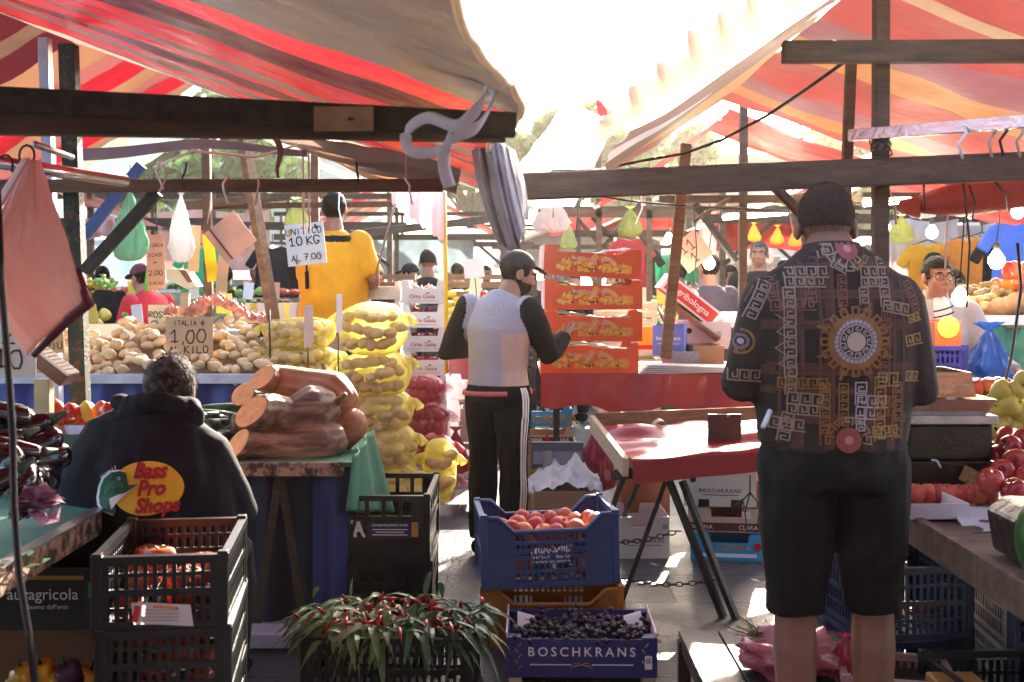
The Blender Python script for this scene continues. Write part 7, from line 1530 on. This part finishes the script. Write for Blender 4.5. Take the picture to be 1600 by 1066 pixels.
# lady's things
bb = bag_mesh(BLUBAG, .3, .42, 14, .5); single('shopping_bag', bb, 'crinkled bright blue plastic bag held by the woman with glasses', 'bag', loc=P(1545, 512, 6.3))
fr = MB().mat(PRYEL).tube([(0, -.152, .1), (0, -.154, .1)], .06, 12, smooth=False)
carton('red carton with a yellow print on the blue crate before the woman', (PX(1476, 6.2), 6.3, PZ(540, 6.2)), 0, .14, .3, .13, REDCARD, front=fr)
for i in range(2): crate('blue plastic crate under the red carton before the woman, '+('upper' if i else 'lower')+' one', (PX(1468, 6.2), 6.3, PZ(598, 6.2)-.2+.2*i), 0, .26, .3, .2, M('violet blue plastic', (.04, .04, .3), .4, .2, 6, .1), 'blue crates before the woman')
single('crate_stand', MB().mat(WOOD_M).box((PX(1470, 6.2), 6.3, (PZ(598, 6.2)-.2)/2), (.3, .3, PZ(598, 6.2)-.2)), 'wooden stand under the two blue crates before the woman', 'stand')
# lamp-lit stall at the right rear
t = thing('market_counter', 'lamp lit fruit counter with a green skirt at the right', 'counter', (PX(1590, 7.4), 7.6, 0), world=True)
part('top', MB().mat(WOOD_M).box((PX(1620, 7.4), 7.9, PZ(505, 7.4)), (1.8, 1.2, .05)), t)
q = MB().mat(TURQ).grid(lambda u, v: V(PX(1500, 7.35)+1.6*u, 7.3+.03*math.sin(u*40), PZ(505, 7.4)*(1-v)), 40, 6, uv=False); part('skirt', q, t)
part('price_rail', MB().mat(PRWHITE).box((PX(1600, 7.25), 7.25, PZ(500, 7.3)), (.9, .02, .06)), t)
for i in range(60):
    px = 1505+rnd(0, 130); Y = 7.35+.9*rnd(0, 1); fruit('potato', M('kiwi skin', (.3, .2, .07), .8, .2, 18, .2), 'kiwi_fruit', 'brown kiwi fruit heaped on the lamp lit counter', 'kiwi', (PX(px, Y), Y, PZ(500, 7.4)+.06+.16*(Y-7.35)+rnd(0, .05)), 'kiwi fruit on the lamp lit counter', .75, i % 5)
for i in range(8):
    q_ = fruit('round', BREADB, 'coconut', 'brown coconut standing in the row on the lamp lit counter', 'coconut', P(1560+9*i, 484-2*i, 7.35), 'coconuts on the lamp lit counter', 1.9, 0, (1.2, 0, .5))
for i in range(9): fruit('oxheart', [OXHEART, TOMATO][i % 2], 'mango', ['orange yellow', 'red flushed'][i % 2]+' mango at the upper right of the lamp lit counter', 'mango', P(1580+10*(i % 5), 440-14*(i//5), 7.9), ['yellow mangoes', 'red mangoes'][i % 2]+' on the lamp lit counter', 1.5)
single('fruit_step', MB().mat(WOOD_M).box((PX(1640, 8.1), 8.2, PZ(470, 8.1)/2), (1.0, .6, PZ(470, 8.1))), 'raised wooden step behind the coconuts carrying the mangoes', 'stand')
# lamps
def lamp(label, px, py, Y, s_=.045, cord=.5, shade=False, kind='bulb'):
    r = thing('lamp', label, 'lamp', P(px, py, Y), 0)
    if kind == 'tube': part('tube', MB().mat(BULB).tube([(-.25, 0, 0), (.25, 0, .04)], .02, 10), r); part('holder', MB().mat(STEEL_D).box((0, 0, .05), (.52, .04, .03)), r); return r
    part('bulb', MB().mat(BULB).lathe([(.003, -1.25*s_), (.6*s_, -1.1*s_), (s_, -.4*s_), (.92*s_, .2*s_), (.45*s_, .9*s_), (.35*s_, 1.1*s_)], 14), r)
    part('socket', MB().mat(STEEL_D).lathe([(.4*s_, 1.05*s_), (.42*s_, 1.9*s_), (.2*s_, 2.2*s_)], 10), r); part('cord', MB().mat(CR_BLK).tube([(0, 0, 2*s_), (.02, 0, cord*.5), (0, 0, cord)], .004, 5), r)
    return r
lamp('large bare glowing bulb beside the woman with glasses', 1500, 463, 6.0, .042, .75)
lamp('frosted glowing bulb above the coconuts', 1557, 405, 7.2, .05, .5)
lamp('big glowing bulb over the propped Agribologna carton', 1084, 472, 7.9, .06, .7)
lamp('glowing bulb before the person in the purplish top', 1108, 410, 9.0, .045, .5)
lamp('bluish white glowing bulb at the far right edge', 1590, 330, 6.6, .035, .25)
lamp('small glowing bulb right of the bald nape at the post', 1383, 354, 6.6, .03, .3)
lamp('glowing bulb above the dark haired stallholder', 1456, 362, 9.0, .045, .4)
lamp('glowing strip lamp under the red roll at right', 1414, 318, 7.0, kind='tube')
lamp('glowing strip lamp behind the right brown post', 1180, 340, 9.0, .06, .4, kind='tube')
lamp('glowing bulb over the olive bag stall', 1045, 372, 11.5, .045, .5)
lamp('small glowing bulb over the far lettuce stall', 1010, 395, 13.5, .045, .5)
# hooks and cords hanging at top right
for i, (px, py) in enumerate([(1502, 196), (1548, 194), (1566, 192), (1592, 194)]):
    single('rope', MB().mat([PRWHITE, CL_PALE, STEEL_D, CL_PALE][i]).tube([P(px+4, py, 3.7), P(px+8, py+12, 3.65), P(px-4, py+28, 3.65), P(px+2, py+52, 3.66)], .005, 6), ['white cord looped over the bright rail, leftmost of four', 'thick pale cord looped over the bright rail', 'dark cord hooked over the bright rail', 'pale cord at the right end of the bright rail'][i], 'cord')
single('power_cable', MB().mat(STEEL_D).tube([P(862, 268, 5), P(935, 266, 5.2), P(1000, 252, 5.4), P(1070, 240, 5.2), P(1130, 218, 5), P(1200, 180, 4.6), P(1260, 140, 4.3), P(1318, 98, 4.1)], .007, 6), 'dark electric cable sagging across the right canopies', 'cable')
single('power_cable', MB().mat(STEEL_D).tube([P(930, 306, 6.5), P(1000, 316, 6.6), P(1100, 324, 6.6), P(1260, 330, 6.7)], .006, 6), 'dark electric cable running below the right timber beam', 'cable')
single('power_cable', MB().mat(CR_BLK).tube([P(1590, 380, 5.0), P(1596, 450, 5.0), P(1580, 560, 5.0), P(1560, 640, 4.9), P(1556, 670, 4.6)], .007, 6), 'black cable hanging down past the yellow green apples', 'cable')
for i, (a, b_) in enumerate((((1380, 280), (1400, 350)), ((1505, 285), (1510, 480)), ((1552, 280), (1575, 330)), ((1514, 290), (1518, 345)))):
    single('rope', MB().mat(STEEL_D if i else CL_PALE).tube([P(*a, 5.0), P((a[0]+b_[0])/2+8, (a[1]+b_[1])/2, 5.1), P(*b_, 5.2)], .005, 6), ['pale cord hanging beside the right timber post', 'long dark cord hanging in front of the orange garments', 'dark cord over the right end of the red roll', 'dark cord tied round the middle of the red roll'][i], 'cord')
q = MB().mat(STEEL_D)
for k in range(5): q.tube([P(1372, 232, 3.98)+V(.02*math.cos(a)*(1+.2*k), -.03+.012*math.sin(a*1.3+k), .03*math.sin(a+k)) for a in np.linspace(0, 6.28, 16)], .003, 5)
single('wire_tangle', q, 'tangle of rusty wire tied round the right timber post', 'wire')
# ================================================================ BACKGROUND STALLS
rs = random.Random(77)
KIND = {'orange': ('round', ORANGE), 'lemon': ('round', LEMON), 'apple': ('round', APPLE), 'green_apple': ('round', GREENF), 'tomato': ('tomato', TOMATO), 'peach': ('round', PEACH), 'plum': ('round', PLUM), 'lettuce': ('green', LEAF), 'potato': ('potato', POTATO), 'pear': ('oxheart', QUINCE), 'courgette': ('zucc', ZUCC), 'banana_hand': ('zucc', LEMON)}
def stall(label, px0, px1, Y, z, depth, skirt, kinds, cards=0, rows=4, short=''):
    x0, x1 = PX(px0, Y), PX(px1, Y); t = thing('market_counter', label, 'counter', ((x0+x1)/2, Y+depth/2, 0), world=True)
    part('top', MB().mat(WOOD_M).add and MB().mat(WOOD_M).box(((x0+x1)/2, Y+depth/2, z-.03), (x1-x0, depth, .04)), t)
    q = MB().mat(skirt).grid(lambda u, v: V(x0+(x1-x0)*u, Y-.01+.02*math.sin(u*(x1-x0)*14), (z-.01)*(1-v)), 30, 4, uv=False); part('skirt', q, t)
    for x in (x0+.08, x1-.08): part('leg', MB().mat(WOOD_D).beam((x, Y+depth-.1, 0), (x, Y+depth-.1, z-.05), .05, .05), t)
    wid = (x1-x0)/len(kinds)
    for i, kd in enumerate(kinds):
        k_, mt = KIND[kd]; sc = 1.5 if k_ in ('green',) else 1.15; stp = .085*sc
        tr_ = single('display_tray', MB().mat([WOOD_L, CARD, CR_BLK][i % 3]).box((x0+wid*(i+.5), Y+depth*.5, z+.06), (wid*.92, depth*.9, .09), Euler((.22, 0, 0)).to_matrix()), ['left', 'second', 'third', 'fourth', 'fifth'][i]+' sloping tray, of '+kd.replace('_', ' ')+'s, on the '+short, 'tray')
        for a in range(max(2, int(wid*.9/stp))):
            for b_ in range(rows):
                fruit(k_, mt, kd, kd.replace('_', ' ').capitalize()+' in the sloping display on the '+short, kd.replace('_', ' '), (x0+wid*i+wid*.05+stp*(a+.5)+rs.uniform(-.015, .015), Y+.06+(depth-.1)*(b_+.3*(a % 2))/rows, z+.1+.22*depth*(b_/rows-.35)*1.6+rs.uniform(0, .03)), kd.replace('_', ' ')+'s on the '+short, sc, rs.randrange(3) if k_ in ('green', 'potato') else 0)
    for c in range(cards):
        px = px0+(px1-px0)*(c+.5)/cards
        card('price_card', ['cream', 'yellow', 'white', 'tan'][c % 4]+' price card '+['at the left end', 'left of centre', 'near the middle', 'right of centre', 'at the right end'][int(c*5/cards)]+' of the '+short, 'price tag', (PX(px, Y+.2), Y+depth*.4, z+.22), rs.uniform(-.3, .3), .1, .16, [MATS['cream card'], MATS['yellow card'], WHITE, KRAFT][c % 4], None, 'price cards on the '+short, tilt=rs.uniform(-.15, .15), stick=.2)
stall('fruit counter with a pink red skirt where the red shirted man works', 20, 240, 9.0, .98, 1.0, M('crimson skirt', (.45, .02, .07), .6, .2, 6, .2), ['apple', 'pear', 'green_apple', 'plum'], 3, 5, 'red shirted man\'s counter')
stall('long vegetable counter behind the pink onions', 270, 440, 10.6, 1.15, 1.2, CL_NAVY, ['lettuce', 'green_apple', 'tomato'], 4, 4, 'vegetable counter behind the onions')
stall('counter of pale fruit behind the leaning post', 380, 520, 8.8, 1.0, .8, GREEN_CL, ['lettuce', 'tomato', 'lemon'], 12, 3, 'counter behind the leaning post')
stall('fruit counter behind the man in black', 560, 780, 12.6, 1.1, 1.0, RED_CL, ['orange', 'banana_hand', 'tomato', 'lemon'], 3, 4, 'counter behind the black jacketed man')
stall('yellow fruit counter left of the tracksuit man', 690, 790, 9.6, 1.2, .8, RED_CL, ['banana_hand', 'apple'], 1, 4, 'yellow fruit counter')
stall('flower and greens counter behind the stack of red boxes', 990, 1150, 10.8, 1.1, 1.0, GREEN_CL, ['lettuce', 'lemon', 'lettuce'], 5, 4, 'greens counter behind the red boxes')
stall('far fruit counter at the end of the aisle', 820, 1000, 15.5, 1.15, 1.0, BLUE_CL, ['orange', 'lettuce', 'apple', 'lemon'], 4, 3, 'far aisle counter')
stall('fruit counter behind the smiling man', 1140, 1300, 12.5, 1.15, 1.0, RED_CL, ['orange', 'lemon', 'apple'], 3, 3, 'counter behind the smiling man')
stall('golden fruit counter behind the woman with glasses', 1440, 1620, 8.8, 1.1, 1.0, CL_ORG, ['lemon', 'orange', 'peach'], 4, 4, 'golden fruit counter')
stall('far left fruit counter under the mint canopy', 60, 420, 14.0, 1.15, 1.2, CL_WHT, ['orange', 'tomato', 'lettuce', 'lemon', 'apple'], 4, 3, 'mint canopy counter')
stall('far counter under the orange striped canopy', 440, 780, 18.2, 1.2, 1.2, BLUE_CL, ['tomato', 'orange', 'lettuce', 'apple'], 3, 3, 'orange canopy counter')
stall('far counter at the right rear', 1080, 1460, 17.0, 1.2, 1.2, RED_CL, ['orange', 'lettuce', 'tomato', 'lemon'], 4, 3, 'right rear counter')
for i, (px, py) in enumerate([(100, 447), (112, 455), (128, 450), (145, 452), (160, 446)]):
    fruit('grapes', [LEMON, GREENF, PLUM][i % 3], 'grape_bunch', ['golden', 'green', 'dark'][i % 3]+' grape bunch in the back row of the red shirted man\'s counter', 'grapes', P(px, py, 9.8), None if i == 2 else ['golden', 'green', 'dark'][i % 3]+' grapes on the red shirted man\'s counter', 1.6, i % 3)
# tarpaulin backdrops and hanging garments
def drop(label, px0, py0, px1, py1, Y, mat, seed, cat='tarpaulin'):
    q = MB().mat(mat).grid(lambda u, v: P(px0+(px1-px0)*u, py0+(py1-py0)*v+3*math.sin(u*9+seed), Y)+V(0, .05*math.sin(u*26+seed)+.12*noise.noise(V(u*3, v*2, seed)), 0), 50, 16, uv=False)
    return single('tarpaulin_wall' if cat == 'tarpaulin' else 'hanging_cloth', q, label, cat)
TW = M('white tarpaulin wall', (.55, .5, .48), .6, .15, 3, .3, 10, trans=.25); TP = M('pale pink tarpaulin wall', (.55, .34, .3), .6, .15, 3, .3, 10, trans=.3); TB = M('light blue tarpaulin wall', (.27, .38, .42), .6, .2, 3, .3, 10, trans=.25); TR = M('red tarpaulin wall', (.42, .05, .05), .5, .2, 3, .3, 10, trans=.25); TG = M('green tarpaulin wall', (.05, .4, .2), .6, .15, 3, .2, 10, trans=.4)
drop('pale pink tarpaulin wall behind the hanging white bag', 225, 330, 420, 420, 13.2, TP, 1)
drop('light blue tarpaulin wall behind the red shirted man', 110, 385, 330, 450, 15.6, TB, 2)
drop('white tarpaulin wall at the back left of the white clipped sign', 330, 380, 560, 440, 16.8, TW, 3)
drop('light blue tarpaulin wall behind the black jacketed man', 560, 372, 740, 430, 19.0, TB, 4)
drop('small green tarpaulin behind the crossed braces', 1010, 395, 1090, 440, 13.5, TG, 5)
drop('pale pink tarpaulin wall behind the person in the purplish top', 1090, 350, 1210, 470, 13.9, TW, 6)
drop('red tarpaulin wall above the smiling man', 1120, 330, 1290, 390, 12.8, TR, 7)
drop('white tarpaulin wall behind the lime printed bag', 1370, 345, 1500, 440, 11.2, TW, 8)
drop('red tarpaulin wall right of the aisle end', 860, 330, 1050, 368, 17.6, TR, 9)
drop('white tarpaulin wall at the aisle end', 700, 360, 960, 420, 26, TW, 10)
drop('pink awning scalloped along a far roof at left', 110, 338, 182, 372, 10.8, TP, 11, 'awning cloth')
drop('white tarpaulin wall closing the right rear', 1480, 350, 1640, 470, 14.6, TW, 12)
def garment(label, px, py, Y, mat, s_=1):
    m = MB().mat(mat); o = P(px, py, Y); n = 10
    out = [(-.09, 0), (-.2, -.04), (-.3, -.2), (-.22, -.25), (-.17, -.17), (-.19, -.62), (.19, -.62), (.17, -.17), (.22, -.25), (.3, -.2), (.2, -.04), (.09, 0), (0, -.03)]
    m.prism([(x*s_, z*s_) for x, z in out], .05, Matrix.Translation(o)); r = thing('hanging_garment', label, 'clothing', o, world=True); part('cloth', m, r, bevel=.015); part('hanger', MB().mat(STEEL_D).tube([o+V(-.15*s_, .02, -.02), o+V(0, .02, .03), o+V(.15*s_, .02, -.02), o+V(0, .02, .03), o+V(0, .02, .13)], .006, 5), r)
garment('orange shirt hanging at the back right of the patterned shirt man', 1512, 372, 10.5, CL_ORG); garment('pale orange shirt hanging beside the orange one', 1536, 368, 10.7, M('pale orange cloth', (.8, .45, .18), .8, .1, 6, .2)); garment('bright blue jacket hanging at the right edge', 1590, 345, 9.5, M('bright blue cloth', (.06, .15, .6), .8, .1, 6, .2), 1.1); garment('black jacket hanging left of the bright blue one', 1570, 368, 9.8, CL_BLK); garment('yellow shirt hanging above the woman with glasses', 1450, 380, 11, CL_YEL)
garment('green shirt hanging at the far left stalls', 312, 385, 12.2, M('deep green cloth', (.02, .35, .14), .8, .1, 6, .2)); garment('red shirt hanging above the crossed braces', 985, 372, 13.1, CL_RED); garment('black shirt hanging behind the leaning peeling post', 1000, 385, 13.2, CL_BLK)
garment('black jacket hanging at the back behind the white clipped sign', 425, 385, 12.4, CL_NAVY); garment('dark trousers like garment hanging left of the yellow shirted man', 440, 392, 12.6, CL_BLK)
for i, (px, t_) in enumerate(((1178, 'leftmost'), (1215, 'middle'), (1242, 'rightmost'))):
    hang('small yellow plastic bag hanging before the red tarpaulin, '+t_+' of three', px, 350+4*i, 10.4, .11, .16, M('yellow plastic bag', (.8, .55, .05), .4, .1, 6, .3, 25, trans=.4), 50+i)

# stacked crates and boxes among the far stalls
pcm = {}
def box_stack(px, Y, n, mat, w_, what, where):
    for i in range(n):
        if mat.name not in pcm:
            m = MB().mat(mat)
            for sx, sy, lx, ly in ((0, -.19, .5, .02), (0, .19, .5, .02), (-.24, 0, .02, .36), (.24, 0, .02, .36)):
                for z in (.04, .12, .19): m.box((sx, sy, z), (lx, ly, .05))
            m.box((0, 0, .01), (.48, .38, .015))
            for sx in (-1, 1):
                for sy in (-1, 1): m.box((sx*.235, sy*.185, .115), (.04, .04, .23))
            pcm[mat.name] = mesh_of(m, 'far_crate')
        o = link('produce_crate', pcm[mat.name], None, (PX(px, Y)+rnd(-.02, .02), Y, .232*i), (0, 0, rnd(-.1, .1))); o.scale = (w_, w_, 1)
        tag(o, what+' crate in the stack '+where, 'crate', what+' crates '+where)
for px, Y, n, mat, w_, what, where in ((300, 9.8, 5, WOOD_L, 1, 'pale wooden', 'left of the far vegetable counter'), (440, 9.9, 6, CR_BLK, 1, 'black plastic', 'behind the yellow shirted man'), (610, 10.6, 7, WOOD_M, 1, 'brown wooden', 'behind the whitewashed crates'), (700, 11, 6, CR_NAVY, 1, 'navy plastic', 'behind the man in black'), (748, 10.4, 7, WOOD_M, 1.1, 'worn wooden', 'left of the tracksuit man head'), (795, 11.6, 7, CR_BLK, 1, 'black plastic', 'behind the tracksuit man'), (980, 9.6, 6, WOOD_L, 1, 'pale wooden', 'right of the red boxes'), (1020, 12, 6, M('green crate plastic', (.02, .22, .08), .4, .2, 7, .1), 1, 'green plastic', 'under the far green tarpaulin'), (1130, 10, 5, CR_NAVY, 1, 'navy plastic', 'behind the purplish hooded person'), (1240, 10.6, 6, WOOD_M, 1, 'brown wooden', 'left of the patterned shirt'), (1420, 9.6, 6, WOOD_M, 1, 'brown wooden', 'behind the lime printed bag'), (1560, 10, 6, CR_BLK, 1.1, 'black plastic', 'behind the mangoes'), (1610, 9.4, 6, WOOD_L, 1, 'pale wooden', 'at the right edge')):
    box_stack(px, Y, n, mat, w_, what, where)

# litter on the paving, pegs and ties on the beams
rs = random.Random(8)
for i in range(46):
    px = rs.uniform(690, 1500); Y = rs.uniform(4.6, 8.5); a = rs.uniform(0, 6.28); L = rs.uniform(.012, .045); c0 = V(PX(px, Y), Y, .004); d = V(math.cos(a), math.sin(a), 0)*L; u = V(-d.y, d.x, 0)*rs.uniform(.3, .8)
    q = MB().mat([LEAF_D, MATS['dry brown leaf'], PAPER, CARD, GREENB][i % 5]); q.add([c0-d, c0-u+V(0, 0, .006), c0+d+V(0, 0, .009), c0+u+V(0, 0, .003)], [(0, 1, 2, 3)], True)
    single('litter_scrap', q, ['dark green leaf scrap', 'withered brown leaf scrap', 'white paper scrap', 'brown cardboard scrap', 'pale green stalk scrap'][i % 5]+' lying on the paving', 'litter', group=['dark leaf', 'withered leaf', 'paper', 'cardboard', 'stalk'][i % 5]+' scraps on the paving')
for i, (px, py, Y) in enumerate([(248, 262, 4.7), (258, 266, 4.7), (285, 262, 4.7), (350, 284, 4.7), (402, 286, 4.7), (560, 262, 4.7), (640, 286, 4.7)]):
    m = MB().mat([PRWHITE, CL_PALE, CR_BLK][i % 3]); m.tube([P(px, py+16, Y-.03), P(px+rs.uniform(-6, 6), py+4, Y-.03), P(px+rs.uniform(-10, 10), py-8, Y-.02)], .005, 5).tube([P(px, py+16, Y-.03), P(px+rs.uniform(-10, 10), py+34, Y-.03)], .004, 5)
    single('cable_tie', m, ['white', 'pale', 'black'][i % 3]+' cable tie knotted on the brown beam, '+['first', 'second', 'third', 'fourth', 'fifth', 'sixth', 'seventh'][i]+' from the left', 'cable tie')
for i, (px, y0, y1, Y) in enumerate([(330, 300, 350, 6.0), (247, 300, 366, 7.4), (530, 300, 352, 7.0), (640, 215, 290, 5.0), (905, 300, 372, 8.0), (1000, 300, 350, 8.2), (1240, 300, 372, 6.5), (1440, 262, 330, 5.0), (1480, 262, 420, 5.6), (860, 300, 340, 6.5)]):
    single('rope', MB().mat([CL_PALE, STEEL_D, PRWHITE][i % 3]).tube([P(px, y0-6, Y), P(px+rs.uniform(-7, 7), (y0+y1)/2, Y), P(px+rs.uniform(-9, 9), y1, Y)], .0045, 5), ['pale', 'dark', 'white'][i % 3]+' thin string hanging from the frame '+['left of the leaning post', 'over the reddish handwritten card', 'beside the yellow shirted man', 'under the thick beam near the strap', 'above the topmost red box', 'above the crossed braces', 'left of the patterned shirt man', 'right of the timber post', 'above the woman with glasses', 'above the tracksuit man'][i], 'string')

# added scattering volume, tinted warm to imitate lens glare around the sun
hz_ = bpy.data.materials.new('hazy air'); hz_.use_nodes = True; n = hz_.node_tree.nodes; n.remove(n['Principled BSDF']); pv = n.new('ShaderNodeVolumePrincipled')
pv.inputs['Color'].default_value = (1, .88, .7, 1); pv.inputs['Density'].default_value = .0008; pv.inputs['Anisotropy'].default_value = .8
hz_.node_tree.links.new(pv.outputs[0], n['Material Output'].inputs['Volume'])
tag(link('haze', mesh_of(MB().mat(hz_).box((0, 30, 6), (110, 100, 14.2)), 'haze')), kind='stuff')
S.cycles.volume_step_rate = 4
